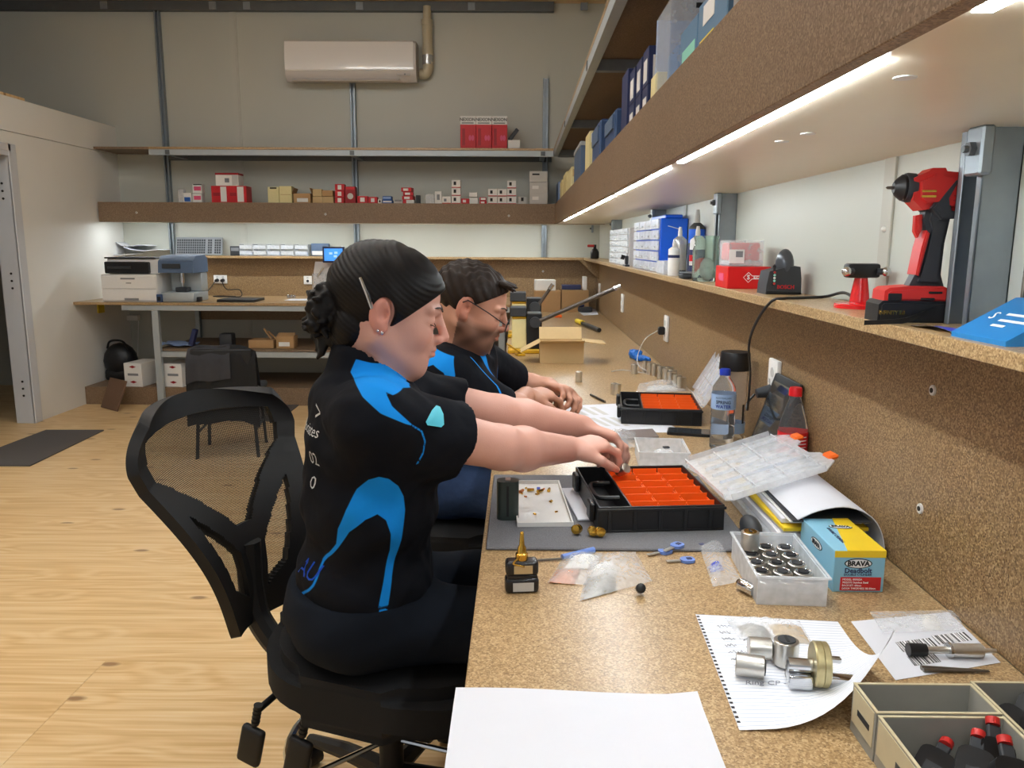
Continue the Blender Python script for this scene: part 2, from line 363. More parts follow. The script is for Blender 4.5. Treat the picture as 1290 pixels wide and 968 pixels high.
# ------------------------------------------------------------------ steel uprights
def upright(name, label, base, face, z0, z1, w_=0.045, d_=0.04):
    """slotted C channel against a wall, open side to the room. face 'S' = opens to -y, 'W' = opens to -x"""
    t = thing(name, label, 'upright', base)
    m_ = MB()
    def bb(a0, a1, b0, b1, mi=None):
        if face == 'S': m_.b2((a0, -b1, z0), (a1, -b0, z1), 0.0008, mi=mi)
        else: m_.b2((-b1, -a1, z0), (-b0, -a0, z1), 0.0008, mi=mi)
    bb(-w_/2, w_/2, 0, 0.003); bb(-w_/2, -w_/2 + 0.003, 0, d_); bb(w_/2 - 0.003, w_/2, 0, d_)
    bb(-w_/2, -w_/2 + 0.013, d_ - 0.003, d_); bb(w_/2 - 0.013, w_/2, d_ - 0.003, d_)
    m_.build('channel', 'galv', t)
    return t
UPB = []; SZ_ = 1.1555
for px, py, z1, lab in ((206, 120, ZP, 'full-height galvanised upright on the back wall beside the white partition'),
                        (446, 150, 2.62, 'galvanised slotted upright below the air conditioner'),
                        (687, 150, 2.62, 'galvanised slotted upright on back wall beside the three tall red boxes')):
    x = ony(px, py, YB).x
    UPB.append(upright('wall_upright', lab, (x, YB, 0), 'S', SZ_, z1))
    UPB[-1]['group'] = 'uprights on the back wall'
SZ_ = 1.1555
UPR_Y = [onx(1240, 250, XR - 0.03).y, onx(918, 250, XR - 0.02).y, onx(833, 255, XR - 0.02).y, onx(779, 290, XR - 0.02).y, onx(752, 290, XR - 0.02).y]
labs = ['wide galvanised upright behind the red cordless drill', 'galvanised upright on right wall behind the green glass jar', 'galvanised upright on right wall behind the blue drawer cabinet',
        'galvanised upright on right wall behind the grey-sided drawer cabinet', 'galvanised upright on right wall nearest the back wall corner']
for i, y in enumerate(UPR_Y):
    t = upright('wall_upright', labs[i], (XR, y, 0), 'W', SZ_, 3.0, 0.062, 0.054); t['group'] = 'uprights on the right wall'
    b = MB(); b.b2((-0.072, -0.055, 1.365), (-0.054, -0.015, 1.43), 0.003); b.build('clamp', 'galv', t)
    b = MB(); b.cyl((-0.072, -0.035, 1.40), (-0.08, -0.035, 1.40), 0.010, n=6); b.cyl((-0.072, -0.035, 1.40), (-0.086, -0.035, 1.40), 0.005, n=8); b.build('bolt', 'galv_dark', t)
# ------------------------------------------------------------------ boards above the benches
SZ = 1.155; SD = 0.143                                   # low shelf top, depth
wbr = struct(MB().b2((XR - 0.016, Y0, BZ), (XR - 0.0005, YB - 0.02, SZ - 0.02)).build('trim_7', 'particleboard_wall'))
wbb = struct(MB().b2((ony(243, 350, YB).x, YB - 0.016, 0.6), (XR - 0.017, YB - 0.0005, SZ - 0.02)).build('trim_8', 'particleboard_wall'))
def washer(p, face, parent):
    m_ = MB()
    a, b = (Vector((0, -0.003, 0)), Vector((0, -0.0045, 0))) if face == 'S' else (Vector((-0.003, 0, 0)), Vector((-0.0045, 0, 0)))
    o0 = Vector((0, 0.004, 0)) if face == 'S' else Vector((0.004, 0, 0))
    m_.cyl(Vector(p) + o0, Vector(p) + a, 0.0095, 0.0085, n=14); m_.cyl(Vector(p) + a, Vector(p) + b, 0.0042, n=8, mi=1)
    m_.build('screw', ['screw_metal', 'hole_dark'], parent)
for px, py in ((1160, 641), (1176, 492)): washer(onx(px, py, XR - 0.016), 'W', wbr)
for px, py in ((684, 342),): washer(ony(px, py, YB - 0.016), 'S', wbb)
# low shelves
lsr = MB().b2((XR - SD, Y0, SZ - 0.02), (XR - 0.0005, YB - SD + 0.002, SZ), 0.001).build('wall_shelf', 'particleboard'); setp(lsr, 'long low particleboard shelf on the right wall above the bench', 'shelf')
lsb = MB().b2((ony(243, 322, YB - SD).x, YB - SD, SZ - 0.02), (XR - 0.0005, YB - 0.0005, SZ), 0.001).build('wall_shelf', 'particleboard'); setp(lsb, 'low particleboard shelf on the back wall holding the keyboard', 'shelf')
br = MB(); br.prism([(0, 0), (0.17, 0), (0, -0.16)], -0.009, 0.009, Matrix.Translation((XR - 0.017, YB - SD - 0.05, SZ - 0.0205)) @ Matrix.Rotation(R(180), 4, 'Z') @ Matrix.Rotation(R(90), 4, 'X'))
br.build('bracket', 'particleboard_wall', lsr)
# light-box shelves with a fascia, pale underside and recessed LED strips
UX = 0.285; UY = YB - 0.41; UZ0, UZ1 = 1.43, 1.585
def box_shelf(name, label, lo, hi, axis):
    t = thing(name, label, 'shelf', (0, 0, 0))
    if axis == 'Y':   # along right wall
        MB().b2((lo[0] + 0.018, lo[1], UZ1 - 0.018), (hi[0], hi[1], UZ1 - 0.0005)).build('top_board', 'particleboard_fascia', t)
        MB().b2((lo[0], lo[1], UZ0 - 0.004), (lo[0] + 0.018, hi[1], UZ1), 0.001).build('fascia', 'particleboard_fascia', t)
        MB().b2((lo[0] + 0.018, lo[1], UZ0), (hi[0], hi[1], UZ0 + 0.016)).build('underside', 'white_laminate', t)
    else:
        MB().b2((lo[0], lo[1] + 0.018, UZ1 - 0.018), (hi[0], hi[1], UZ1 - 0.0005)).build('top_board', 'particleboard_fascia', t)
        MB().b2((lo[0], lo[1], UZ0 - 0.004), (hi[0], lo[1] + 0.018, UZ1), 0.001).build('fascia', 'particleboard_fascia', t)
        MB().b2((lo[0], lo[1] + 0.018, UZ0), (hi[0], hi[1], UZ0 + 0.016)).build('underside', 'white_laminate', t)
    return t
bsr = box_shelf('light_box_shelf', 'deep brown fascia shelf on the right wall with LED strips beneath', (UX, -0.6), (XR - 0.0005, UY - 0.001), 'Y')
bsb = box_shelf('light_box_shelf', 'brown fascia shelf on the back wall holding rows of small boxes', (ony(124, 268, UY).x, UY), (XR - 0.0005, YB - 0.0005), 'X')
def led(parent, lo, hi):
    MB().b2((lo[0], lo[1], UZ0 - 0.0035), (hi[0], hi[1], UZ0 - 0.0005)).build('led_strip', 'led', parent)
ys = [onx(p, q, UX + 0.03).y for p, q in ((1112, 72), (858, 202), (842, 212), (778, 244), (772, 247), (745, 260), (741, 262), (712, 276))]
for a, b in ((0, 1), (2, 3), (4, 5), (6, 7)): led(bsr, (UX + 0.022, ys[a]), (UX + 0.036, ys[b]))
led(bsr, (UX + 0.022, -0.1), (UX + 0.036, onx(1240, 2, UX + 0.03).y))
x0 = ony(140, 281, UY).x
for k in range(4): led(bsb, (x0 + k * 0.95, UY + 0.024), (x0 + k * 0.95 + 0.88, UY + 0.038))
for px, py in ((172, 268), (410, 270), (641, 272)): washer(ony(px, py, UY), 'S', bsb)
for px, py in ((1140, 97), (1018, 168), (985, 178)):
    q = onz(px, py, UZ0); MB().cyl((q.x, q.y, UZ0 - 0.0015), (q.x, q.y, UZ0 + 0.001), 0.011, n=14).build('downlight_cap', 'screw_metal', bsr)
# steel framed top shelves
TZ = 2.0
def frame_shelf(name, label, axis, a0, a1, front, back, cross):
    t = thing(name, label, 'shelf', (0, 0, 0))
    B = lambda lo, hi, nm, mt: MB().b2(lo if axis == 'Y' else (lo[1], lo[0], lo[2]), hi if axis == 'Y' else (hi[1], hi[0], hi[2]), 0.001).build(nm, mt, t)
    # boards between cross rails
    cs = sorted(cross); ends = [a0] + cs + [a1]
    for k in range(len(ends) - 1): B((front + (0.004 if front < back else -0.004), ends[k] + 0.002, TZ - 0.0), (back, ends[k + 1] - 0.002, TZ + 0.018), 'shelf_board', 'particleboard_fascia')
    B((front, a0, TZ + 0.001), (front + 0.004, a1, TZ + 0.019), 'edge_strip', 'particleboard')
    B((front, a0, TZ - 0.045), (front + 0.035, a1, TZ - 0.001), 'front_channel', 'grey_steel')
    B((back - 0.03, a0, TZ - 0.05), (back, a1, TZ - 0.001), 'wall_rail', 'galv_dark')
    for c in cs:
        B((front + 0.036, c - 0.02, TZ - 0.045), (back - 0.031, c + 0.02, TZ - 0.001), 'cross_rail', 'galv')
        B((front - 0.004, c - 0.018, TZ - 0.04), (front - 0.0005, c + 0.018, TZ - 0.006), 'end_clamp', 'galv_dark')
    return t
frame_shelf('frame_shelf', 'high steel-framed shelf on the right wall with brown boards', 'Y', -0.5, UY + 0.02, 0.27, XR - 0.0005, [onx(p, q, 0.33).y for p, q in ((760, 30), (725, 125), (707, 170))] + [1.2, UY - 0.05])
fb = frame_shelf('frame_shelf', 'high steel-framed shelf on the back wall holding tall red boxes', 'X', ony(186, 195, UY).x, 0.268, UY + 0.02, YB - 0.0005, [ony(p, 200, UY).x for p in (210, 443, 684)])
MB().b2((ony(116, 192, UY).x, UY + 0.02, TZ + 0.0), (ony(186, 195, UY).x - 0.002, YB - 0.001, TZ + 0.018)).build('shelf_board', 'particleboard_fascia', fb)
# ------------------------------------------------------------------ benches
bt = thing('workbench', 'long particleboard workbench along the right wall covered in lock parts', 'workbench', (0, 0, 0))
BX0 = -0.066
MB().b2((BX0, -0.3, BZ - 0.032), (XR - 0.0165, YB - 0.62, BZ), 0.0015).build('bench_top', 'particleboard', bt)
MB().b2((BX0, YB - 0.618, BZ - 0.032), (XR - 0.0165, YB - 0.017, BZ), 0.0015).build('bench_top', 'particleboard', bt)
for y in (-0.1, 2.05, 4.2, 6.2):
    for x in (BX0 + 0.07, XR - 0.09): MB().b2((x, y, 0), (x + 0.04, y + 0.04, BZ - 0.033), 0.002).build('leg', 'grey_steel', bt)
    MB().b2((BX0 + 0.11, y, BZ - 0.075), (XR - 0.09, y + 0.04, BZ - 0.033), 0.002).build('cross_rail', 'grey_steel', bt)
MB().b2((XR - 0.05, -0.1, BZ - 0.3), (XR - 0.02, 6.3, BZ - 0.26)).build('back_rail', 'grey_steel', bt)
# back desk
DZ = 0.81; DY = onz(300, 382, DZ).y
dk = thing('back_desk', 'grey steel-framed desk with lower shelves along the back wall', 'desk', (0, 0, 0))
dx0 = XL + 0.002; dx1 = BX0 - 0.004
MB().b2((dx0, DY, DZ - 0.02), (dx1, YB - 0.017, DZ), 0.001).build('desk_top', 'particleboard', dk)
fx0 = ony(152, 388, DY).x
MB().b2((fx0, DY + 0.01, DZ - 0.062), (dx1, DY + 0.045, DZ - 0.021), 0.002).build('front_rail', 'grey_steel', dk)
lx = ony(197, 440, DY).x
for x in (lx, lx + 1.9, dx1 - 0.06):
    MB().b2((x - 0.025, DY + 0.012, 0), (x + 0.025, DY + 0.05, DZ - 0.063), 0.002).build('leg', 'grey_steel', dk)
    MB().b2((x - 0.02, YB - 0.06, 0), (x + 0.02, YB - 0.02, DZ - 0.021), 0.002).build('leg', 'galv', dk)
MZ = 0.445
MB().b2((lx - 0.02, DY + 0.06, MZ - 0.018), (dx1, YB - 0.062, MZ), 0.001).build('middle_shelf', 'particleboard_fascia', dk)
MB().b2((lx + 0.026, DY + 0.02, MZ - 0.06), (dx1 - 0.09, DY + 0.058, MZ - 0.019), 0.002).build('shelf_rail', 'grey_steel', dk)
MB().b2((dx0, DY + 0.055, 0.0), (dx1, YB - 0.062, 0.14), 0.001).build('plinth', 'particleboard_fascia', dk)
# ceiling battens (most are out of view) that light the room
bl = MB().b2((-0.6, -0.035, -0.03), (0.6, 0.035, 0.0), 0.004).mesh('housing'); dl = MB().b2((-0.59, -0.045, -0.045), (0.59, 0.045, -0.031), 0.004).mesh('diffuser')
for x, y in ((-1.4, 0.3), (-1.4, 2.2), (-1.4, 3.9), (-2.5, 1.2), (-2.5, 3.0), (-0.3, 1.2), (-0.3, 3.2)):
    t = thing('ceiling_batten', 'long white LED batten lamp on the ceiling', 'ceiling lamp', (x, y, ZC), 0, 'ceiling battens')
    link('housing', bl, 'white_paint', t); link('diffuser', dl, 'batten', t)
# mats on the floor
def floor_mat(name, label, poly, th=0.008):
    m_ = MB(); m_.prism(poly, 0.0005, th); o = m_.build(name, 'rubber_mat'); setp(o, label, 'mat'); return o
q = [onz(*p, 0) for p in ((-60, 588), (58, 543), (131, 543), (38, 588))]
floor_mat('door_mat', 'grey rubber doormat on plywood floor at the doorway', [(v.x, v.y) for v in q])
q = [onz(*p, 0) for p in ((330, 511), (378, 510), (352, 531), (290, 531))]
floor_mat('floor_mat', 'dark rubber mat on floor behind the mesh chair', [(v.x, v.y) for v in q])
# ================================================================== THINGS on the back wall, shelves and desk
mat('ac_white', srgb(240, 238, 236), 0.18, var=0.01, scale=5, coat=0.4)
mat('ac_grey', srgb(206, 200, 196), 0.35, var=0.02, scale=9)
mat('pipe_cream', srgb(196, 186, 160), 0.35, var=0.04, scale=9)
mat('pipe_foil', srgb(225, 228, 232), 0.2, 0.7, var=0.1, scale=30)
mat('card_brown', srgb(176, 140, 98), 0.8, var=0.06, scale=60)
mat('card_tan', srgb(196, 168, 122), 0.8, var=0.05, scale=60)
mat('card_cream', srgb(226, 214, 160), 0.75, var=0.05, scale=60)
mat('card_white', srgb(232, 230, 226), 0.6, var=0.03, scale=60)
mat('card_grey', srgb(196, 194, 190), 0.65, var=0.04, scale=60)
mat('red_card', srgb(196, 22, 34), 0.45, var=0.06, scale=60)
mat('dark_red', srgb(150, 14, 28), 0.5, var=0.06, scale=60)
mat('blue_card', srgb(40, 92, 170), 0.5, var=0.06, scale=60)
mat('paleblue_card', srgb(150, 176, 220), 0.5, var=0.05, scale=60)
mat('slate_blue', srgb(84, 104, 132), 0.55, var=0.06, scale=40)
mat('navy', srgb(44, 52, 92), 0.5, var=0.08, scale=40)
mat('bin_blue', srgb(58, 82, 122), 0.45, var=0.05, scale=40)
mat('black_plastic', srgb(24, 24, 26), 0.42, var=0.15, scale=70)
mat('charcoal', srgb(52, 54, 58), 0.5, var=0.08, scale=70)
mat('mid_grey', srgb(128, 130, 134), 0.45, var=0.05, scale=60)
mat('ink', srgb(26, 26, 30), 0.6, var=0.05, scale=60)
mat('white_ink', srgb(244, 244, 242), 0.5, var=0.01, scale=60)
mat('red_ink', srgb(205, 30, 40), 0.5, var=0.03, scale=60)
mat('pink_ink', srgb(214, 80, 120), 0.5, var=0.03, scale=60)
mat('paper', srgb(218, 219, 226), 0.75, var=0.012, scale=30)
mat('yellow', srgb(236, 206, 40), 0.5, var=0.04, scale=40)
film_mat('clear_plastic', (0.93, 0.95, 0.97), 0.26, 0.12)
film_mat('clear_film', (0.95, 0.95, 0.96), 0.32, 0.14, 1.0, 90)
film_mat('lid_clear', (0.90, 0.92, 0.95), 0.36, 0.2)
mat('pencil', srgb(146, 148, 160), 0.7, var=0.05, scale=60)
film_mat('frosted', (0.88, 0.90, 0.93), 0.5, 0.3)
mat('screen_blue', srgb(70, 150, 235), 0.3, emit=0.9)
mat('screen_pale', srgb(170, 212, 250), 0.3, emit=0.9)
mat('chrome', srgb(205, 207, 210), 0.16, 1.0, var=0.05, scale=80)
mat('nickel', srgb(208, 205, 198), 0.28, 0.9, var=0.1, scale=120)
mat('brass', srgb(206, 164, 72), 0.25, 1.0, var=0.1, scale=120)
# ---- air conditioner
p0, p1 = ony(357, 50, YB - 0.2), ony(524, 102, YB - 0.2)
ac = thing('air_conditioner', 'white wall-mounted split air conditioner above the back shelves', 'air conditioner', ((p0.x + p1.x) / 2, YB, p1.z))
W, H = p1.x - p0.x, p0.z - p1.z
prof = [(-0.002, 0.02), (-0.14, 0.0), (-0.175, 0.03), (-0.196, 0.075), (-0.2, H * 0.6), (-0.19, H - 0.02), (-0.16, H), (-0.002, H)]
m_ = MB(); m_.prism([(y, z) for y, z in prof], -W / 2, W / 2, Matrix(((0, 0, 1, 0), (1, 0, 0, 0), (0, 1, 0, 0), (0, 0, 0, 1)))); m_.build('body', 'ac_grey', ac, ang=30)
fp = [(-0.199, 0.078), (-0.206, 0.085), (-0.208, H * 0.6), (-0.197, H - 0.012), (-0.17, H + 0.004), (-0.16, H + 0.002), (-0.19, H * 0.6), (-0.19, 0.078)]
m_ = MB(); m_.prism(fp, -W / 2 + 0.004, W / 2 - 0.018, Matrix(((0, 0, 1, 0), (1, 0, 0, 0), (0, 1, 0, 0), (0, 0, 0, 1)))); m_.build('front_panel', 'ac_white', ac, ang=30)
m_ = MB(); m_.box((-0.04, -0.165, 0.018), (W * 0.82, 0.09, 0.008), 0.003, (R(24), 0, 0)); m_.build('louvre', 'ac_grey', ac)
m_ = MB(); m_.box((W / 2 - 0.1, -0.1885, 0.052), (0.11, 0.006, 0.03), 0.001, (R(-24), 0, 0)); dsp = m_.build('display', 'ac_grey', ac)
m_ = MB(); m_.box((W / 2 - 0.09, -0.193, 0.053), (0.014, 0.004, 0.012), 0.001, (R(-24), 0, 0)); m_.build('indicator', 'mid_grey', dsp)
a, b, c, d = ony(529, 93, YB - 0.05), ony(539, 85, YB - 0.05), ony(538, 30, YB - 0.05), ony(538, 8, YB - 0.05)
pt = thing('pipe_duct', 'cream pipe duct running up from the air conditioner', 'pipe', (0, 0, 0))
m_ = MB(); m_.tube(bez([c, Vector((b.x, b.y, lerp(b.z, c.z, 0.3))), b, Vector((lerp(a.x, b.x, 0.7), a.y, a.z)), a], 8), 0.042, 12); m_.build('duct', 'pipe_cream', pt)
m_ = MB(); m_.tube([d, c], 0.034, 12); m_.build('upper_pipe', 'pipe_cream', pt)
m_ = MB(); m_.tube([Vector((b.x, b.y, lerp(b.z, c.z, 0.06))), Vector((b.x, b.y, lerp(b.z, c.z, 0.28)))], 0.0432, 12); m_.build('foil_wrap', 'pipe_foil', pt)
m_ = MB(); m_.tube([c - Vector((0, 0, 0.012)), c + Vector((0, 0, 0.03))], 0.047, 12); m_.build('collar', 'pipe_cream', pt)
# ---- generic carton given by its front face in the photo
def carton(name, label, cat, x0, x1, y0, y1, yp, zb, mt, depth=0.1, group=None, rz=0.0, zoff=0.0):
    a, b = ony(x0, y1, yp), ony(x1, y0, yp)
    w_, h_ = b.x - a.x, b.z - a.z
    t = thing(name, label, cat, ((a.x + b.x) / 2, yp + depth / 2, zb + zoff), rz, group)
    MB().b2((-w_ / 2, -depth / 2, 0), (w_ / 2, depth / 2, h_), 0.0015).build('body', mt, t)
    return t, w_, h_, depth
def panel(t, u0, u1, v0, v1, w_, h_, d_, mt, name='label', th=0.0008):
    """flat print on the front (south) face, u,v in 0..1"""
    return MB().b2((-w_ / 2 + u0 * w_, -d_ / 2 - th, v0 * h_), (-w_ / 2 + u1 * w_, -d_ / 2 - 0.00005, v1 * h_)).build(name, mt, t)
YF = UY + 0.035; ZS = UZ1            # small boxes stand on the fascia shelf
# tall red boxes on the high shelf
for k, (x0, x1, dd) in enumerate(((580, 599.5, 'beside the bare wall'), (600, 619.5, 'between its two twins'), (620, 639, 'beside the small white box'))):
    t, w_, h_, d_ = carton('tall_red_box', 'tall red and white product box on the high shelf, ' + dd, 'box', x0, x1, 151, 192, UY + 0.06, TZ + 0.0185, 'red_card', 0.13, 'tall red boxes on the high shelf')
    panel(t, 0, 1, 0.74, 1, w_, h_, d_, 'card_white', 'white_band')
    text('NEXION', 0.034, 'ink', t, (-0.004, -d_ / 2 - 0.0012, h_ * 0.89), FACE_SOUTH, sx=0.95, bold=0.0008)
    panel(t, 0.1, 0.85, 0.775, 0.80, w_, h_, d_, 'ink', 'small_print', 0.0012)
    for q, (u, v) in enumerate(((0.62, 0.33), (0.8, 0.33))):
        m_ = MB(); m_.lathe([(0.02, 0), (0.02, 0.0012)], 16, Matrix.Translation((-w_ / 2 + u * w_, -d_ / 2 - 0.0001, v * h_)) @ Matrix.Rotation(R(90), 4, 'X') @ Matrix.Diagonal((0.55, 1.1, 1, 1))); m_.build('emblem', 'pink_ink', t)
    panel(t, 0.12, 0.3, 0.1, 0.62, w_, h_, d_, 'dark_red', 'print')
t, w_, h_, d_ = carton('small_white_box', 'small white box with a dark handle tool on the high shelf', 'box', 640, 655, 181, 192, UY + 0.06, TZ + 0.0185, 'card_white', 0.09)
tl = setp(MB().box((0, 0, 0), (0.03, 0.02, 0.11), 0.003, (0, R(38), 0)).build('angled_tool', 'charcoal', None, (t.location.x - 0.005, t.location.y, TZ + 0.0185 + h_ + 0.047)), 'dark angled handle tool on the small white box', 'tool')
# row behind the fascia of the back shelf: (name, x0, x1, y0, y1, material, label, prints)
rows = [
 ('clear_packet', 225, 231, 240, 257, 'clear_film', 'clear plastic packet at the partition end of box shelf', []),
 ('blue_white_box', 231, 241, 245, 257, 'card_white', 'small white box with blue square label', [(0.15, 0.85, 0.1, 0.55, 'blue_card')]),
 ('pink_label_box', 243, 254, 246, 257, 'card_white', 'white box with pink label, under its twin', [(0.15, 0.9, 0.3, 0.75, 'pink_ink')]),
 ('red_stripe_box', 267, 287, 236, 257, 'red_card', 'red carton with white stripe beside the pink labelled boxes', [(0.55, 0.9, 0.05, 0.95, 'card_white'), (0.1, 0.5, 0.4, 0.6, 'dark_red')]),
 ('red_stripe_box', 288, 310, 236, 257, 'red_card', 'red carton with white stripe standing apart from pink labelled boxes', [(0.5, 0.85, 0.05, 0.95, 'card_white'), (0.1, 0.45, 0.4, 0.6, 'dark_red')]),
 ('cream_box', 338, 351, 237, 257, 'card_cream', 'cream carton with torn dark top flap', [(0.2, 0.8, 0.88, 0.97, 'ink')]),
 ('cream_box', 352.5, 367, 236, 257, 'card_cream', 'neat closed cream carton beside the torn one', [(0.1, 0.9, 0.48, 0.52, 'card_tan')]),
 ('brown_carton', 370, 391, 245, 257, 'card_brown', 'brown open carton with white address label', [(0.2, 0.85, 0.1, 0.5, 'card_white')]),
 ('kraft_box', 394, 406, 249, 257, 'card_tan', 'kraft box at the bottom of the kraft pile, beside labelled carton', []),
 ('kraft_box', 406.5, 420, 249, 257, 'card_tan', 'kraft box at the bottom of the kraft pile, beside the red stack', []),
 ('kraft_box', 394, 405, 239.5, 248.5, 'card_tan', 'upright kraft box on top of the kraft pile', []),
 ('kraft_box', 406, 419, 241, 248.5, 'card_brown', 'tilted kraft box on top of the kraft pile', []),
 ('red_lock_box', 422, 433.5, 249.5, 257, 'red_card', 'red box with white square, lowest in a stack of three', [(0.3, 0.7, 0.15, 0.85, 'card_white')]),
 ('red_lock_box', 422, 433.5, 241.5, 249, 'red_card', 'red box with white square, middle of a stack of three', [(0.3, 0.7, 0.15, 0.85, 'card_white')]),
 ('red_lock_box', 422, 433.5, 233, 241, 'red_card', 'red box with white square, top of a stack of three', [(0.3, 0.7, 0.15, 0.85, 'card_white')]),
 ('red_round_box', 435, 447.5, 236, 257, 'dark_red', 'dark red box with pale round picture', [(0.1, 0.9, 0.82, 0.95, 'red_card')]),
 ('red_lock_box', 450, 463, 248, 257, 'red_card', 'low red box with white square by the plastic bag', [(0.3, 0.72, 0.2, 0.8, 'card_white')]),
 ('red_lock_box', 464, 475, 249, 257, 'red_card', 'low red box with white square beside little white carton', [(0.3, 0.7, 0.2, 0.8, 'card_white')]),
 ('little_white_carton', 476, 481, 252, 257, 'card_white', 'tiny white carton beside blue packets', [(0.3, 0.7, 0.2, 0.8, 'ink')]),
 ('blue_packet', 482, 494, 253, 257, 'blue_card', 'flat blue and white packet, lower of two', [(0.05, 0.95, 0.3, 0.8, 'card_white')]),
 ('blue_packet', 482, 493, 248, 252.5, 'blue_card', 'flat blue and white packet, upper of two', [(0.05, 0.95, 0.3, 0.8, 'paleblue_card')]),
 ('silver_fitting_box', 496, 507, 252, 257, 'card_grey', 'low grey box of silver fittings', [(0.1, 0.9, 0.5, 0.9, 'mid_grey')]),
 ('red_flat_box', 508, 522, 253, 257.5, 'card_white', 'flat red and white box at bottom of leaning pile', [(0.0, 0.3, 0, 1, 'red_card')]),
 ('red_flat_box', 507, 521, 247.5, 252.5, 'red_card', 'flat red box second in the leaning pile', [(0.2, 0.7, 0.2, 0.8, 'card_white')]),
 ('red_flat_box', 507.5, 520, 242.5, 247, 'red_card', 'flat red box third in the leaning pile', [(0.2, 0.7, 0.2, 0.8, 'card_white')]),
 ('red_flat_box', 506, 519, 237, 242, 'red_card', 'flat red box on top of the leaning pile', [(0.2, 0.7, 0.2, 0.8, 'card_white')]),
 ('black_holder', 524, 529, 247, 257.5, 'black_plastic', 'thin black holder leaning by the flat red pile', []),
 ('clear_packet', 536, 547, 246, 258, 'clear_film', 'crumpled clear packet between black holder and white cartons', []),
 ('white_key_box', 548, 556.5, 242.5, 258, 'card_white', 'tall slim white box standing on end', [(0.3, 0.7, 0.3, 0.75, 'mid_grey')]),
 ('white_key_box', 557, 568, 249, 258, 'card_white', 'white box with red edge beside the tall slim box', [(0.0, 1, 0.0, 0.12, 'red_card'), (0.2, 0.5, 0.3, 0.7, 'mid_grey')]),
]
for c0, lo, hi, n_, why in ((569, 228, 258, 3, 'in the lone tall stack'), (615, 239, 258, 2, 'in two-high stack by the little red pair'), (627, 239, 258, 2, 'in two-high stack beside the three-high one'), (639, 228.5, 258, 3, 'in three-high stack by big grey-white cartons')):
    for k in range(n_):
        hh = (hi - lo) / n_; nm = ['lowest', 'second', 'topmost'][k] if n_ == 3 else ['lower', 'upper'][k]
        rows.append(('white_lock_box', c0, c0 + 11.3, hi - (k + 1) * hh + 0.4, hi - k * hh, 'card_white', 'white red-edged box, %s %s' % (nm, why), [(0, 1, 0, 0.1, 'red_card'), (0.22, 0.5, 0.35, 0.8, 'ink')]))
rows += [
 ('small_red_box', 581, 591, 251.5, 258, 'red_card', 'single low red box between white stacks', [(0.2, 0.6, 0.25, 0.75, 'card_white')]),
 ('plain_white_box', 591.5, 602, 250, 258, 'card_white', 'plain white box, lower of a plain pair', [(0.1, 0.9, 0.9, 1, 'card_grey')]),
 ('plain_white_box', 591, 601.5, 243.5, 249.5, 'card_white', 'plain white box, upper of a plain pair', [(0.1, 0.9, 0.88, 1, 'card_grey')]),
 ('small_red_box', 604, 613, 254.3, 258, 'red_card', 'little red box, lower of a pair', [(0.2, 0.7, 0.2, 0.8, 'card_white')]),
 ('small_red_box', 604, 612.5, 250, 254, 'red_card', 'little red box, upper of a pair', [(0.2, 0.9, 0.2, 0.8, 'card_white')]),
 ('grey_small_box', 653, 664, 249, 258, 'card_grey', 'low grey box before the big white cartons', [(0.3, 0.6, 0.4, 0.9, 'ink')]),
 ('big_white_carton', 667, 690, 245, 258.5, 'card_grey', 'big grey-white carton, lowest of three', [(0.15, 0.5, 0.4, 0.7, 'card_white')]),
 ('big_white_carton', 667, 690, 231, 244.6, 'card_grey', 'big grey-white carton, middle of three', [(0.15, 0.5, 0.4, 0.7, 'card_white')]),
 ('big_white_carton', 667, 690, 217, 230.6, 'card_grey', 'big grey-white carton, top of three', [(0.15, 0.55, 0.65, 0.8, 'ink')]),
 ('pink_label_box', 243, 254, 234, 245.5, 'card_white', 'white box with pink label and black top, above its twin', [(0.15, 0.9, 0.3, 0.75, 'pink_ink'), (0.1, 1, 0.9, 1, 'ink')]),
]
for nm, x0, x1, y0, y1, mt, lab, prints in rows:
    yb_ = 257.0 if x0 < 545 else 258.2
    zo = max(0.0, ony(x0, y1, YF).z - ony(x0, yb_, YF).z)
    if zo < 0.006: zo = 0.0
    rz = 0.0
    if 'leaning pile' in lab: rz = random.uniform(-0.15, 0.15)
    w_px = x1 - x0
    t, w_, h_, d_ = carton(nm, lab, 'packet' if 'packet' in nm else 'box', x0, x1, y0, y1, YF, ZS, mt, min(0.14, max(0.05, w_px * 0.006)), 'boxes on the back fascia shelf', rz, zo)
    for u0, u1, v0, v1, pm in prints: panel(t, u0, u1, v0, v1, w_, h_, d_, pm, 'print')
    if nm == 'red_round_box':
        m_ = MB(); m_.lathe([(0.024, 0), (0.024, 0.0012)], 18, Matrix.Translation((0, -d_ / 2, h_ * 0.42)) @ Matrix.Rotation(R(90), 4, 'X')); m_.build('round_picture', 'card_grey', t)
    if nm == 'brown_carton':
        for s_ in (-1, 1): MB().box((s_ * (w_ / 2 + 0.004), 0, h_ + 0.02), (0.003, d_, 0.05), 0.0, (0, R(s_ * -20), 0)).build('flap', 'card_brown', t)
# red-lidded box on the two red cartons
t, w_, h_, d_ = carton('red_lid_box', 'white speckled box with red lid on top of two red cartons', 'box', 272, 300, 222, 235.5, YF, ZS, 'card_white', 0.12, None, 0, ony(272, 235.7, YF).z - ony(272, 257, YF).z)
MB().b2((-w_ / 2 - 0.002, -d_ / 2 - 0.002, h_ + 0.0003), (w_ / 2 + 0.002, d_ / 2 + 0.002, h_ + 0.016), 0.002).build('lid', 'dark_red', t)
panel(t, 0.4, 0.6, 0.3, 0.7, w_, h_, d_, 'mid_grey', 'print'); panel(t, 0.72, 0.98, 0.05, 0.95, w_, h_, d_, 'card_grey', 'print')
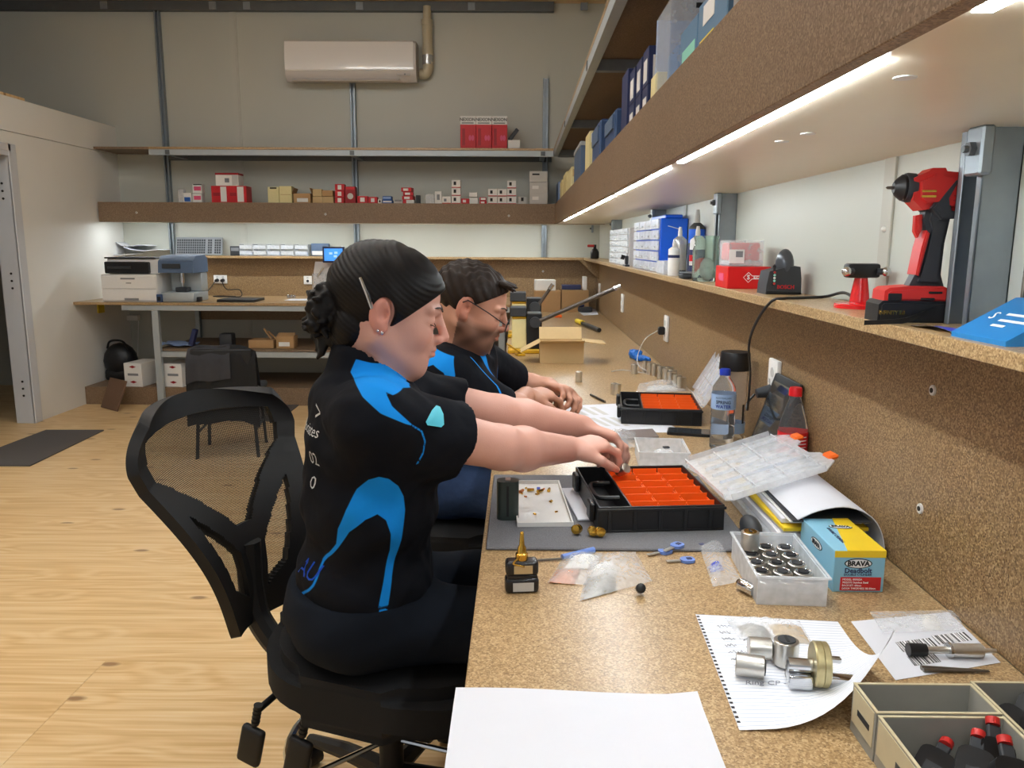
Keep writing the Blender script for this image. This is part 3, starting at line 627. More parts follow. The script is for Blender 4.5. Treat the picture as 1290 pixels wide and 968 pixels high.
# ---- keyboard, organisers and papers on the low back shelf
SYF = YB - SD
def keyboard(t, w_, h_, n, rows_, body, key):
    MB().b2((-w_ / 2, -0.012, 0), (w_ / 2, 0.0, h_), 0.004).build('case', body, t)
    me = MB().b2((-w_ / n * 0.36, -0.016, -h_ / rows_ * 0.32), (w_ / n * 0.36, -0.0122, h_ / rows_ * 0.32), 0.001).mesh('key')
    for r_ in range(rows_):
        for k in range(n):
            if k in (int(n * 0.69), int(n * 0.82)): continue
            link('key', me, key, t, (-w_ / 2 + 0.012 + (k + 0.5) * (w_ - 0.024) / n, 0, 0.012 + (r_ + 0.5) * (h_ - 0.03) / rows_))
a, b = ony(220, 319, YB - 0.1), ony(278, 297, YB - 0.1)
t = thing('keyboard', 'grey computer keyboard propped upright on the low back shelf', 'keyboard', ((a.x + b.x) / 2, YB - 0.08, SZ + 0.001), 0, None, (R(-14), 0, 0)); keyboard(t, b.x - a.x, (b.z - a.z) * 1.05, 20, 6, 'mid_grey', 'charcoal')
for k in range(5):
    a, b = ony(303 + k * 17.3, 321, SYF + 0.05), ony(319 + k * 17.3, 305, SYF + 0.05)
    t = thing('clear_organiser', ['clear parts organiser next to the small dark gadget', 'clear parts organiser second from the dark gadget', 'clear parts organiser in the middle of five', 'clear parts organiser second from purple packet', 'clear parts organiser next to the purple packet'][k], 'organiser', ((a.x + b.x) / 2, SYF + 0.09, SZ), 0, 'clear organisers on the back shelf')
    w_, h_ = b.x - a.x, 0.10
    m_ = MB(); m_.b2((-w_/2, -0.06, 0), (w_/2, 0.06, 0.004)); m_.b2((-w_/2, 0.057, 0.004), (w_/2, 0.06, h_)); m_.b2((-w_/2, -0.06, 0.004), (-w_/2 + 0.003, 0.057, h_)); m_.b2((w_/2 - 0.003, -0.06, 0.004), (w_/2, 0.057, h_)); m_.b2((-w_/2 + 0.003, -0.06, h_ * 0.48), (w_/2 - 0.003, 0.057, h_ * 0.5)); m_.b2((-w_/2, -0.06, h_ - 0.003), (w_/2, 0.06, h_)); m_.build('case', 'frosted', t)
    for v in (0, 1): MB().b2((-w_/2 + 0.006, -0.066, 0.008 + v * h_ * 0.5), (w_/2 - 0.006, -0.0605, h_ * 0.42 + v * h_ * 0.5), 0.001).build('drawer', 'frosted', t)
    MB().b2((-w_/2 + 0.008, -0.05, 0.008), (w_/2 - 0.008, 0.03, 0.03)).build('contents', 'card_grey' if k % 2 else 'paleblue_card', t)
def simple(name, label, cat, x0, x1, y0, y1, yp, zb, mt, depth, bev=0.004, group=None):
    a, b = ony(x0, y1, yp), ony(x1, y0, yp); w_, h_ = b.x - a.x, b.z - a.z
    t = thing(name, label, cat, ((a.x + b.x) / 2, yp + depth / 2, zb), 0, group)
    MB().b2((-w_ / 2, -depth / 2, 0), (w_ / 2, depth / 2, h_), bev, 2).build('body', mt, t); return t, w_, h_
t, w_, h_ = simple('dark_gadget', 'small dark grey gadget beside the clear organisers', 'gadget', 290, 302, 309, 321, SYF + 0.05, SZ, 'charcoal', 0.06)
MB().b2((-w_/2 + 0.01, -0.034, h_ * 0.5), (w_/2 - 0.01, -0.0302, h_ * 0.85)).build('screen', 'mid_grey', t)
t, w_, h_ = simple('purple_packet', 'purple and clear packet of parts on the low back shelf', 'packet', 392, 414, 305, 321, SYF + 0.06, SZ, 'slate_blue', 0.05, 0.006)
MB().b2((-w_/2 + 0.01, -0.0262, 0.01), (w_/2 - 0.01, -0.0252, h_ * 0.4)).build('label', 'card_white', t)
t, w_, h_ = simple('white_bracket', 'small white bracket box behind the screen machine', 'box', 433, 455, 309, 318, SYF + 0.1, SZ, 'card_cream', 0.06)
MB().b2((-w_/2 - 0.02, -0.03, 0), (-w_/2 - 0.001, 0.03, h_ * 1.4), 0.002).build('end', 'card_white', t)
for k, (px0, px1, top) in enumerate(((128, 172, 318), (160, 210, 319), (150, 190, 317))):
    a = ony(px0, 320, SYF + 0.02); b = ony(px1, 320, SYF + 0.02); w_ = b.x - a.x
    P = [[(a.x + w_ * i / 6 , SYF - 0.06 + j * 0.06 + 0.02 * k, SZ + 0.008 + 0.038 * k + 0.006 * math.sin(i * 1.3 + k) + (0.02 if i == 0 else 0)) for j in range(5)] for i in range(7)]
    m_ = MB(); m_.sheet(P, 0.004); o = m_.build('loose_papers', 'paper'); setp(o, ['loose white papers at the bottom of the pile above the printer', 'loose white papers in the middle of the pile above the printer', 'curled white papers on top of the pile above the printer'][k], 'papers', 'papers above the printer')
# ---- printer
a, b = ony(121, 378, DY + 0.03), ony(197, 322, DY + 0.03)
pr_ = thing('printer', 'white multifunction laser printer on the desk by the partition', 'printer', (a.x + 0.26, DY + 0.23, DZ)); 
w_, h_ = 0.43, b.z - a.z
MB().b2((-w_/2, -0.19, 0), (w_/2, 0.2, h_ * 0.62), 0.008, 2).build('body', 'card_white', pr_)
MB().b2((-w_/2 + 0.02, -0.12, h_ * 0.62), (w_/2, 0.2, h_ * 0.97), 0.012, 2).build('scanner_unit', 'card_white', pr_)
MB().b2((-w_/2 + 0.02, -0.165, h_ * 0.64), (w_/2 - 0.07, -0.121, h_ * 0.9), 0.006).build('control_panel', 'black_plastic', pr_)
MB().b2((-w_/2 + 0.05, -0.18, h_ * 0.74), (w_/2 - 0.2, -0.166, h_ * 0.8), 0.004).build('paper_slot', 'charcoal', pr_)
dr = MB().b2((-w_/2 + 0.004, -0.197, h_ * 0.30), (w_/2 - 0.004, -0.1905, h_ * 0.58), 0.003).build('door', 'card_white', pr_)
MB().b2((-0.06, -0.199, h_ * 0.51), (0.05, -0.1972, h_ * 0.545)).build('handle', 'mid_grey', dr); MB().b2((-0.02, -0.1985, h_ * 0.42), (0.02, -0.1972, h_ * 0.435)).build('badge', 'ink', dr)
dr = MB().b2((-w_/2 + 0.004, -0.197, h_ * 0.03), (w_/2 - 0.004, -0.1905, h_ * 0.285), 0.003).build('tray', 'card_white', pr_)
MB().b2((-0.04, -0.199, h_ * 0.04), (0.07, -0.1972, h_ * 0.09)).build('handle', 'mid_grey', dr)
MB().b2((-w_/2 + 0.01, -0.14, h_ * 0.97), (w_/2 - 0.02, 0.18, h_ * 1.0), 0.01).build('lid', 'charcoal', pr_)
# ---- key machine beside the printer
a, b = ony(200, 378, DY + 0.05), ony(243, 319, DY + 0.05)
km = thing('key_machine', 'grey benchtop key machine with domed hood beside the printer', 'machine', ((a.x + b.x) / 2, DY + 0.2, DZ)); w_, h_ = (b.x - a.x) * 0.9, b.z - a.z
MB().b2((-w_/2, -0.15, 0), (w_/2, 0.15, 0.075), 0.012, 2).build('base', 'grey_steel', km)
MB().b2((-w_/2 + 0.015, 0.02, 0.0755), (w_/2, 0.15, h_ * 0.62), 0.01, 2).build('column', 'grey_steel', km)
m_ = MB(); m_.prism([(-0.15, 0), (0.15, 0), (0.15, h_ * 0.3), (0.1, h_ * 0.38), (-0.08, h_ * 0.36), (-0.14, h_ * 0.24)], -w_/2 - 0.005, w_/2 + 0.005, Matrix.Translation((0, 0, h_ * 0.625)) @ Matrix(((0, 0, 1, 0), (1, 0, 0, 0), (0, 1, 0, 0), (0, 0, 0, 1)))); hd = m_.build('hood', 'slate_blue', km)
MB().b2((-w_/2 + 0.03, -0.156, h_ * 0.72), (w_/2 - 0.09, -0.149, h_ * 0.82)).build('display', 'charcoal', hd)
m_ = MB(); m_.cyl((0.0, -0.03, h_ * 0.40), (0.0, -0.03, h_ * 0.62), 0.02); m_.cyl((0, -0.03, h_ * 0.32), (0, -0.03, h_ * 0.40), 0.008); m_.build('spindle', 'chrome', km)
MB().b2((-0.04, -0.08, 0.0755), (0.05, 0.0, 0.11), 0.004).build('vice', 'charcoal', km)
t, w_, h_ = simple('desk_phone', 'small dark device between printer and key machine', 'device', 197, 203, 368, 378, DY + 0.03, DZ, 'bin_blue', 0.08)
MB().b2((-w_/2 + 0.008, -0.0415, 0.012), (w_/2 - 0.008, -0.0402, h_ * 0.7)).build('screen', 'ink', t)
# outlets
def outlet(p, face, label, n=2, sz=0.115):
    t = thing('power_outlet', label, 'outlet', p, 0 if face == 'S' else R(-90), 'wall outlets')
    MB().b2((-sz / 2, -0.012, -0.036), (sz / 2, 0, 0.036), 0.003, 2).build('plate', 'card_white', t)
    for k in range(n):
        x = (k - (n - 1) / 2) * 0.05
        MB().b2((x - 0.008, -0.0135, 0.012), (x + 0.008, -0.0121, 0.026)).build('switch', 'card_grey', t)
        MB().cyl((x, -0.0121, -0.008), (x, -0.013, -0.008), 0.012, n=12).build('socket', 'ink', t)
    return t
ot = outlet(ony(278, 352, YB - 0.0165), 'S', 'double outlet with two black plugs above the laptop')
for s_ in (-1, 1): MB().cyl((s_ * 0.025, -0.013, -0.008), (s_ * 0.025, -0.05, -0.01), 0.016, 0.012, n=12).build('plug', 'black_plastic', ot)
outlet(ony(388, 353, YB - 0.0165), 'S', 'outlet on back board beside the screen machine', 1, 0.07)
# cables on desk
def cable(name, label, pts, r=0.003, mt='black_plastic', cat='cable', n=8):
    m_ = MB(); m_.tube(bez(pts, n), r, 6); o = m_.build(name, mt); return setp(o, label, cat)
e = ot.location; gz = DZ + 0.008
cable('power_cable', 'black cable looping down from double outlet to the desk', [e + Vector((-0.025, -0.05, -0.01)), e + Vector((-0.09, -0.09, -0.1)), (e.x - 0.16, e.y - 0.14, gz + 0.02), (e.x - 0.2, e.y - 0.22, gz), (e.x - 0.12, e.y - 0.25, gz), (e.x - 0.1, e.y - 0.16, gz), (e.x - 0.22, e.y - 0.15, gz), (e.x - 0.3, e.y - 0.2, gz)], 0.004)
cable('power_cable', 'black cable lying coiled beside the laptop', [e + Vector((0.025, -0.05, -0.01)), e + Vector((0.08, -0.09, -0.08)), (e.x + 0.2, e.y - 0.12, gz + 0.05), (e.x + 0.24, e.y - 0.2, gz), (e.x + 0.15, e.y - 0.25, gz), (e.x + 0.02, e.y - 0.24, gz), (e.x + 0.06, e.y - 0.18, gz), (e.x + 0.2, e.y - 0.22, gz)], 0.004)
t, w_, h_ = simple('cable_adapter', 'small black adapter block on desk beside the cables', 'adapter', 244, 251, 371, 377, DY + 0.1, DZ, 'black_plastic', 0.06)
# closed laptop
a, b = onz(292, 377, DZ), onz(352, 374, DZ)
t = thing('laptop', 'closed black laptop on the back desk below the outlet', 'laptop', ((a.x + b.x) / 2, DY + 0.22, DZ)); w_ = (b.x - a.x) * 1.0
MB().b2((-w_/2, -0.13, 0), (w_/2, 0.13, 0.012), 0.004, 2).build('base', 'black_plastic', t); MB().b2((-w_/2, -0.13, 0.0125), (w_/2, 0.13, 0.021), 0.004, 2).build('lid', 'charcoal', t)
for k in range(3):
    q = onz(363 + k * 4, 376, DZ); m_ = MB(); m_.lathe([(0.011, 0), (0.011, 0.026), (0.008, 0.03)], 12); setp(m_.build('small_cylinder', 'chrome', None, (q.x, q.y, DZ)), ['small chrome cylinder nearest the laptop', 'small chrome cylinder between two others on desk', 'small chrome cylinder nearest the screen machine'][k], 'cylinder', 'chrome cylinders on the desk')
q0, q1 = onz(358, 379, DZ), onz(398, 377, DZ)
setp(MB().b2((q0.x, q0.y + 0.01, DZ + 0.0003), (q1.x, q0.y + 0.2, DZ + 0.002)).build('paper_sheet', 'paper'), 'white paper sheet on the desk under the screen machine', 'paper')
# key cutting machine with a screen
a, b = ony(389, 376, DY + 0.08), ony(434, 312, DY + 0.08)
t = thing('screen_machine', 'grey key cutting machine with clear guard and blue screen', 'machine', ((a.x + b.x) / 2 + 0.03, DY + 0.2, DZ + 0.0025)); 
MB().b2((-0.15, -0.12, 0), (0.15, 0.16, 0.05), 0.01, 2).build('base', 'grey_steel', t)
m_ = MB(); m_.prism([(-0.10, 0), (0.15, 0), (0.15, 0.24), (-0.02, 0.26), (-0.08, 0.18)], -0.14, 0.14, Matrix.Translation((0, 0, 0.0505)) @ Matrix(((0, 0, 1, 0), (1, 0, 0, 0), (0, 1, 0, 0), (0, 0, 0, 1)))); m_.build('housing', 'ac_grey', t)
m_ = MB(); m_.prism([(-0.135, 0), (-0.102, 0), (-0.083, 0.17), (-0.105, 0.17)], -0.145, 0.145, Matrix.Translation((0, 0, 0.052)) @ Matrix(((0, 0, 1, 0), (1, 0, 0, 0), (0, 1, 0, 0), (0, 0, 0, 1)))); m_.build('guard', 'clear_plastic', t)
a, b = ony(407, 331, DY + 0.1), ony(434, 311, DY + 0.1); c = (a + b) / 2 - t.location; w_, h_ = b.x - a.x, b.z - a.z
sc_ = MB().b2((c.x - w_/2, c.y - 0.012, c.z - h_/2), (c.x + w_/2, c.y + 0.006, c.z + h_/2), 0.004, 2).build('screen_frame', 'navy', t)
MB().b2((c.x - w_/2 + 0.014, c.y - 0.0135, c.z - h_/2 + 0.014), (c.x + w_/2 - 0.014, c.y - 0.0122, c.z + h_/2 - 0.014)).build('display', 'screen_blue', sc_)
for u, v in ((-0.02, 0.01), (0.015, -0.012), (0.02, 0.015)): MB().b2((c.x + u - 0.012, c.y - 0.0142, c.z + v - 0.008), (c.x + u + 0.012, c.y - 0.0137, c.z + v + 0.008)).build('icon', 'screen_pale', sc_)
m_ = MB(); m_.tube([(c.x, c.y + 0.004, c.z - h_/2), (c.x, 0.0, 0.29)], 0.014, 8); m_.build('screen_stand', 'charcoal', t)
m_ = MB(); m_.tube([(c.x - w_/2 - 0.05, c.y, c.z - 0.17), (c.x - w_/2 + 0.0, c.y, c.z - 0.10)], 0.008, 8); m_.build('lever', 'chrome', t)
# ---- under the desk
t, w_, h_ = simple('tissue_dispenser', 'slim white power board fixed on the wall under the desk', 'power board', 141, 173, 398, 404.5, YB - 0.06, 0, 'card_white', 0.058); t.name = 'power_board'; t.location.z = ony(141, 404, YB - 0.06).z
for k in range(3): 
    p = [(-w_/2 + 0.02 + k * 0.1, 0, 0.0), (-w_/2 + 0.01 + k * 0.1, -0.01, -0.15), (-w_/2 + 0.03 + k * 0.08, 0, -0.3), (-w_/2 + 0.06 + k * 0.05, 0.01, -0.45)]
    m_ = MB(); m_.tube(bez(p, 5), 0.004, 6); m_.build('cord', 'card_white', t)
q = onx(126, 385, XL + 0.002); setp(MB().b2((XL + 0.001, q.y - 0.05, q.z - 0.06), (XL + 0.012, q.y + 0.05, q.z + 0.02), 0.003).build('yellow_note', 'yellow'), 'yellow note pad stuck on the partition below the desk', 'note')
for k, (x0, x1) in enumerate(((162, 194), (212, 242))):
    a, b = ony(x0, 488, DY + 0.1), ony(x0 + 22, 459, DY + 0.1); h_ = b.z - a.z; w_ = 0.15
    t = thing('archive_carton', ['white printed carton on plinth beside the black bag', 'white printed carton on plinth half hidden by the draped chair'][k], 'carton', (a.x + w_ / 2, DY + 0.2, 0.1405), R(-8), 'white cartons under the desk')
    MB().b2((-w_/2, -0.13, 0), (w_/2, 0.13, h_), 0.002).build('body', 'card_white', t)
    for v in (0.2, 0.85):
        m_ = MB(); m_.prism([(-0.03, 0), (0, 0.011), (0.03, 0), (0, -0.011)], 0, 0.001, Matrix.Translation((0, -0.1302, h_ * v)) @ Matrix.Rotation(R(90), 4, 'X')); m_.build('emblem', 'dark_red', t)
    MB().b2((-0.045, -0.1309, h_ * 0.47), (0.045, -0.1302, h_ * 0.57)).build('print', 'mid_grey', t)
m_ = MB(); m_.sphere((0, 0, 0.16), 0.13, 16, (1.05, 0.8, 1.15)); m_.box((0, 0, 0.05), (0.22, 0.17, 0.1), 0.03, None, 2); bb_ = m_.build('bag_body', 'black_plastic', None)
a = ony(158, 486, DY + 0.2); t = thing('black_bag', 'slumped black bag under desk against the wall', 'bag', (a.x - 0.12, DY + 0.40, 0.1405)); bb_.parent = t
m_ = MB(); m_.tube(bez([(-0.08, -0.05, 0.27), (-0.03, -0.09, 0.33), (0.06, -0.08, 0.33), (0.09, -0.04, 0.26)], 6), 0.009, 6); m_.build('strap', 'black_plastic', t)
a = onz(128, 514, 0); 
m_ = MB(); m_.box((0, 0, 0.12), (0.26, 0.014, 0.24), 0.003); setp(m_.build('leaning_board', 'card_brown', None, (a.x + 0.09, a.y - 0.06, 0.001), (R(-22), 0, R(-38))), 'brown square board leaning against the partition corner', 'board'); bpy.data.objects['leaning_board'].data.materials[0] = mat('board_brown', srgb(110, 84, 66), 0.7, var=0.1, scale=30)
# on the middle shelf
ms = MZ + 0.0015
q = ony(203, 434, DY + 0.15); m_ = MB(); P = [[(q.x + i * 0.04, DY + 0.12 + j * 0.05, ms + 0.006 + 0.035 * abs(math.sin(i * 0.9 + j * 1.4)) * (1 - i / 12)) for j in range(5)] for i in range(7)]; m_.sheet(P, 0.003); setp(m_.build('purple_bag', 'paleblue_card'), 'crumpled pale purple plastic bag on the middle shelf', 'bag')
a, b = ony(227, 433, DY + 0.15), ony(238, 411, DY + 0.15); setp(MB().box((0, 0, (b.z - a.z) / 2), (0.035, 0.05, b.z - a.z), 0.004, (0, R(18), 0)).build('purple_box', 'navy', None, ((a.x + b.x) / 2 + 0.06, DY + 0.17, ms + 0.006)), 'slim purple box leaning on the middle shelf', 'box')
t, w_, h_ = simple('brown_tray', 'open brown cardboard tray with sticks on middle shelf', 'tray', 313, 344, 423, 433, DY + 0.12, ms, 'card_brown', 0.16, 0.002)
m_ = MB(); m_.box((0.04, 0, h_ + 0.03), (0.012, 0.02, 0.13), 0.002, (0, R(-35), 0)); m_.box((0.07, 0.02, h_ + 0.02), (0.01, 0.02, 0.11), 0.002, (0, R(-45), 0)); m_.build('stick', 'card_brown', t)
t, w_, h_ = simple('brown_carton', 'small brown carton with white label on the middle shelf', 'carton', 348, 369, 418, 433, DY + 0.1, ms, 'card_brown', 0.13, 0.002)
MB().b2((-w_/2 + 0.02, -0.0662, h_ * 0.2), (w_/2 - 0.03, -0.0652, h_ * 0.55)).build('label', 'card_white', t); MB().box((0, -0.02, h_ + 0.012), (w_, 0.07, 0.003), 0, (R(18), 0, 0)).build('flap', 'card_brown', t)
t, w_, h_ = simple('dark_case', 'small dark case on middle shelf behind the draped chair', 'case', 276, 291, 416, 432, DY + 0.2, ms, 'charcoal', 0.1, 0.01)
# ================================================================== THINGS on the right wall shelves
mat('spray_white', srgb(228, 226, 224), 0.3, var=0.02, scale=20)
mat('spray_silver', srgb(196, 196, 198), 0.3, 0.6, var=0.05, scale=20)
mat('bright_blue', srgb(24, 96, 220), 0.35, var=0.04, scale=20)
mat('tool_red', srgb(196, 44, 40), 0.42, var=0.06, scale=60)
mat('gloss_red', srgb(206, 26, 30), 0.22, var=0.04, scale=60, coat=0.3)
mat('silca_red', srgb(214, 28, 30), 0.35, var=0.03, scale=60)
mat('glass_green', (0.80, 0.93, 0.87), 0.05, trans=0.95, ior=1.3, var=0.02, scale=8)
mat('sky_blue', srgb(40, 128, 196), 0.35, var=0.04, scale=40)
mat('booklet_blue', srgb(60, 66, 190), 0.4, var=0.15, scale=20)
mat('steel_bit', srgb(122, 116, 108), 0.32, 0.9, var=0.1, scale=90)
mat('yellow_print', srgb(240, 214, 60), 0.5, var=0.02, scale=40)
mat('mint', srgb(150, 220, 200), 0.5, var=0.03, scale=40)
mat('steel_blue_card', srgb(96, 130, 160), 0.5, var=0.05, scale=30)
def S(p): return (Vector(p) - Vector((0, 0, CAM_Z))).length / FPX * 0.98      # metres per photo pixel at a point
# --- upper right shelf (stands on the light box)
def upbox(name, label, pf, pn, ytop, x0, wx, mt, cat='box', group='boxes on the right fascia shelf', bev=0.002):
    yf, yn = onx(pf, ytop + 40, x0).y, onx(pn, ytop + 40, x0).y
    zt = ony((pf + pn) / 2, ytop, (yf + yn) / 2).z
    t = thing(name, label, cat, (x0 + wx / 2, (yf + yn) / 2, UZ1 + 0.0003), 0, group); d_ = abs(yf - yn); h_ = max(0.03, zt - UZ1)
    MB().b2((-wx / 2, -d_ / 2, 0), (wx / 2, d_ / 2, h_), bev).build('body', mt, t); return t, wx, d_, h_
def wpanel(t, wx, d_, h_, u0, u1, v0, v1, mt, name='label', th=0.0008):    # on the west face, u from far to near
    return MB().b2((-wx / 2 - th, d_ / 2 - u1 * d_, v0 * h_), (-wx / 2 - 0.0001, d_ / 2 - u0 * d_, v1 * h_)).build(name, mt, t)
def spanel(t, wx, d_, h_, u0, u1, v0, v1, mt, name='label', th=0.0008):    # on the south face
    return MB().b2((-wx / 2 + u0 * wx, -d_ / 2 - th, v0 * h_), (-wx / 2 + u1 * wx, -d_ / 2 - 0.0001, v1 * h_)).build(name, mt, t)
t, *g = upbox('pale_blue_box', 'pale blue box in the corner of the fascia shelves', 698, 703, 233, 0.315, 0.07, 'paleblue_card'); spanel(t, *g, 0.2, 0.8, 0.5, 0.8, 'card_white')
for k, (a, b, yt, lab) in enumerate(((705, 708, 228, 'small cream box nearest the pale blue box'), (709, 713, 219, 'small cream box between two other cream boxes'), (714, 719, 214, 'small cream box beside the slate storage box'))):
    t, *g = upbox('small_cream_box', lab, a, b, yt, 0.31, 0.06, 'card_cream'); spanel(t, *g, 0.15, 0.85, 0.6, 0.9, 'card_tan')
t, *g = upbox('slate_box', 'slate grey lidded storage box on the right fascia shelf', 723, 731, 190, 0.315, 0.11, 'slate_blue'); MB().b2((-g[0]/2 - 0.004, -g[1]/2 - 0.004, g[2] + 0.0005), (g[0]/2 + 0.004, g[1]/2 + 0.004, g[2] + 0.02), 0.002).build('lid', 'grey_steel', t)
t, *g = upbox('cream_carton', 'tall cream carton between slate box and blue bins', 737, 742, 169, 0.33, 0.07, 'card_cream'); spanel(t, *g, 0.1, 0.9, 0.75, 0.95, 'card_white')
for k, (a, b, yt, lab) in enumerate(((746, 755, 158, 'blue plastic parts bin beside the cream carton'), (762, 774, 146, 'blue plastic parts bin beside the dark upright box'))):
    t, *g = upbox('blue_bin', lab, a, b, yt, 0.32, 0.1, 'bin_blue', 'bin', 'blue parts bins', 0.006)
    wpanel(t, *g, 0.1, 0.9, 0.55, 0.9, 'slate_blue', 'lip', 0.006); MB().b2((-g[0]/2 + 0.01, -g[1]/2 + 0.01, g[2] + 0.0003), (g[0]/2 - 0.01, g[1]/2 - 0.01, g[2] + 0.004)).build('contents', 'navy', t)
t, *g = upbox('dark_upright_box', 'narrow dark upright box beside the blue bins', 783, 790, 92, 0.325, 0.10, 'navy'); spanel(t, *g, 0.1, 0.4, 0.1, 0.9, 'charcoal')
for k, (a, b, yt) in enumerate(((793, 799, 88), (801, 807, 76), (809, 815.5, 62))):
    yf, yn = onx(a, 120, 0.33).y, onx(b, 120, 0.33).y; zt = ony((a + b) / 2, yt, (yf + yn) / 2).z; H_ = (zt - UZ1) / 2
    for v in range(2):
        t = thing('navy_box', 'navy box with white label, %s %s' % (['lower', 'upper'][v], ['beside the dark upright box', 'in the middle navy column', 'beside the clear blister pack'][k]), 'box', (0.39, (yf + yn) / 2, UZ1 + 0.0003 + v * H_), 0, 'navy labelled boxes'); d_ = abs(yf - yn)
        MB().b2((-0.06, -d_/2, 0), (0.06, d_/2, H_ - 0.0006), 0.0015).build('body', 'navy', t)
        wpanel(t, 0.12, d_, H_, 0.2, 0.8, 0.12, 0.7, 'card_white'); spanel(t, 0.12, d_, H_, 0.1, 0.5, 0.15, 0.75, 'card_white')
t, *g = upbox('card_backed_pack', 'yellowish card-backed pack beside the navy boxes', 819, 826, 95, 0.325, 0.03, 'card_cream'); spanel(t, *g, 0.1, 0.9, 0.1, 0.5, 'mint')
# clear blister pack
yf, yn = onx(829, 60, 0.33).y, onx(846, 60, 0.33).y; zt = ony(838, 12, (yf + yn) / 2).z; h_ = zt - UZ1; d_ = abs(yf - yn)
t = thing('blister_pack', 'large clear blister pack with blue card on the fascia shelf', 'blister pack', (0.40, (yf + yn) / 2, UZ1 + 0.0003))
m_ = MB(); m_.b2((-0.075, d_/2 - 0.004, 0), (0.075, d_/2, h_), 0.002); m_.build('back_card', 'paleblue_card', t)
m_ = MB()
for a, b in (((-0.075, -d_/2, 0), (-0.072, d_/2 - 0.005, h_)), ((0.072, -d_/2, 0), (0.075, d_/2 - 0.005, h_)), ((-0.075, -d_/2, h_ - 0.003), (0.075, d_/2 - 0.005, h_)), ((-0.072, -d_/2, 0), (0.072, -d_/2 + 0.002, h_ - 0.003))): m_.b2(a, b, 0.001)
m_.build('shell', 'clear_plastic', t)
MB().b2((-0.05, -d_/2 + 0.02, 0.004), (0.05, d_/2 - 0.02, h_ * 0.6), 0.004).build('lock_body', 'sky_blue', t); MB().b2((-0.03, -d_/2 + 0.012, h_ * 0.62), (0.05, -d_/2 + 0.02, h_ * 0.75), 0.002).build('badge', 'charcoal', t)
MB().b2((-0.02, -d_/2 - 0.0006, h_ * 0.9), (0.03, -d_/2 - 0.0001, h_ * 0.95)).build('hang_slot', 'black_plastic', t)
t, *g = upbox('green_label_box', 'steel blue carton with pale green label on fascia shelf', 857, 877, 30, 0.325, 0.09, 'steel_blue_card'); wpanel(t, *g, 0.15, 0.9, 0.15, 0.6, 'mint'); spanel(t, *g, 0.1, 0.9, 0.1, 0.5, 'mint')
t, *g = upbox('yellow_label_box', 'steel blue carton with yellow label on fascia shelf', 880, 915, -14, 0.325, 0.10, 'steel_blue_card'); wpanel(t, *g, 0.1, 0.6, 0.1, 0.4, 'yellow_print'); wpanel(t, *g, 0.2, 0.6, 0.6, 0.9, 'card_white'); spanel(t, *g, 0.1, 0.8, 0.2, 0.7, 'card_white')
# --- low right shelf
def lowp(px, py): p = onz(px, py, SZ); return Vector((min(p.x, XR - 0.05), p.y, SZ))
xm = 0.62
def lowy(px, x=xm): return onx(px, 340, x).y
# black-red gadget
y = lowy(752); t = thing('spray_gun', 'small black bottle with red tip at the far end of shelf', 'bottle', (xm - 0.02, y, SZ))
m_ = MB(); m_.lathe([(0.03, 0), (0.034, 0.01), (0.034, 0.05), (0.02, 0.075), (0.012, 0.08), (0.012, 0.11)], 16); m_.build('body', 'black_plastic', t); MB().box((-0.03, 0, 0.1), (0.06, 0.02, 0.02), 0.005).build('tip', 'tool_red', t)
# drawer cabinets
def cabinet(name, label, yf, yn, x0, x1, h_, rows_, cols, side, ear=0):
    t = thing(name, label, 'drawer cabinet', ((x0 + x1) / 2, (yf + yn) / 2, SZ)); w_ = x1 - x0; d_ = yf - yn
    m_ = MB(); m_.b2((-w_/2 + 0.012, -d_/2, 0), (w_/2, d_/2, h_), 0.002); m_.build('case', side, t)
    if ear: MB().b2((-w_/2 + 0.03, -d_/2 + 0.01, h_ + 0.0003), (w_/2 - 0.02, -d_/2 + d_ * 0.5, h_ + 0.015), 0.003).build('handle', side, t)
    dh, dw = h_ / rows_, d_ / cols
    m_ = MB(); m_.b2((-0.004, -dw * 0.47, -dh * 0.44), (0.003, dw * 0.47, dh * 0.44), 0.001); m_.b2((-0.009, -dw * 0.2, -dh * 0.2), (-0.0041, dw * 0.2, -dh * 0.06), 0.001); dm = m_.mesh('drawer')
    im = MB().b2((-0.002, -dw * 0.36, -dh * 0.36), (0.002, dw * 0.36, dh * 0.05)).mesh('contents')
    for r_ in range(rows_):
        for c in range(cols):
            dr = link('drawer', dm, 'frosted', t, (-w_/2 + 0.004, -d_/2 + (c + 0.5) * dw, (r_ + 0.5) * dh))
            link('contents', im, ['card_grey', 'paleblue_card', 'card_white', 'mid_grey'][(r_ * 3 + c * 5) % 4], dr, (0.0058, 0, 0))
    return t
ya, yb_ = lowy(767, 0.57), lowy(789, 0.57)
cabinet('drawer_cabinet', 'grey-sided cabinet of clear drawers on the low shelf', ya, yb_, 0.57, XR - 0.004, ony(789, 287, yb_).z - SZ, 6, 4, 'ac_grey')
ya, yb_ = lowy(797, 0.565), lowy(827, 0.565)
cb = cabinet('drawer_cabinet', 'bright blue cabinet of clear drawers behind the spray cans', ya, yb_, 0.565, XR - 0.004, ony(828, 275, yb_).z - SZ, 5, 4, 'bright_blue', 1)
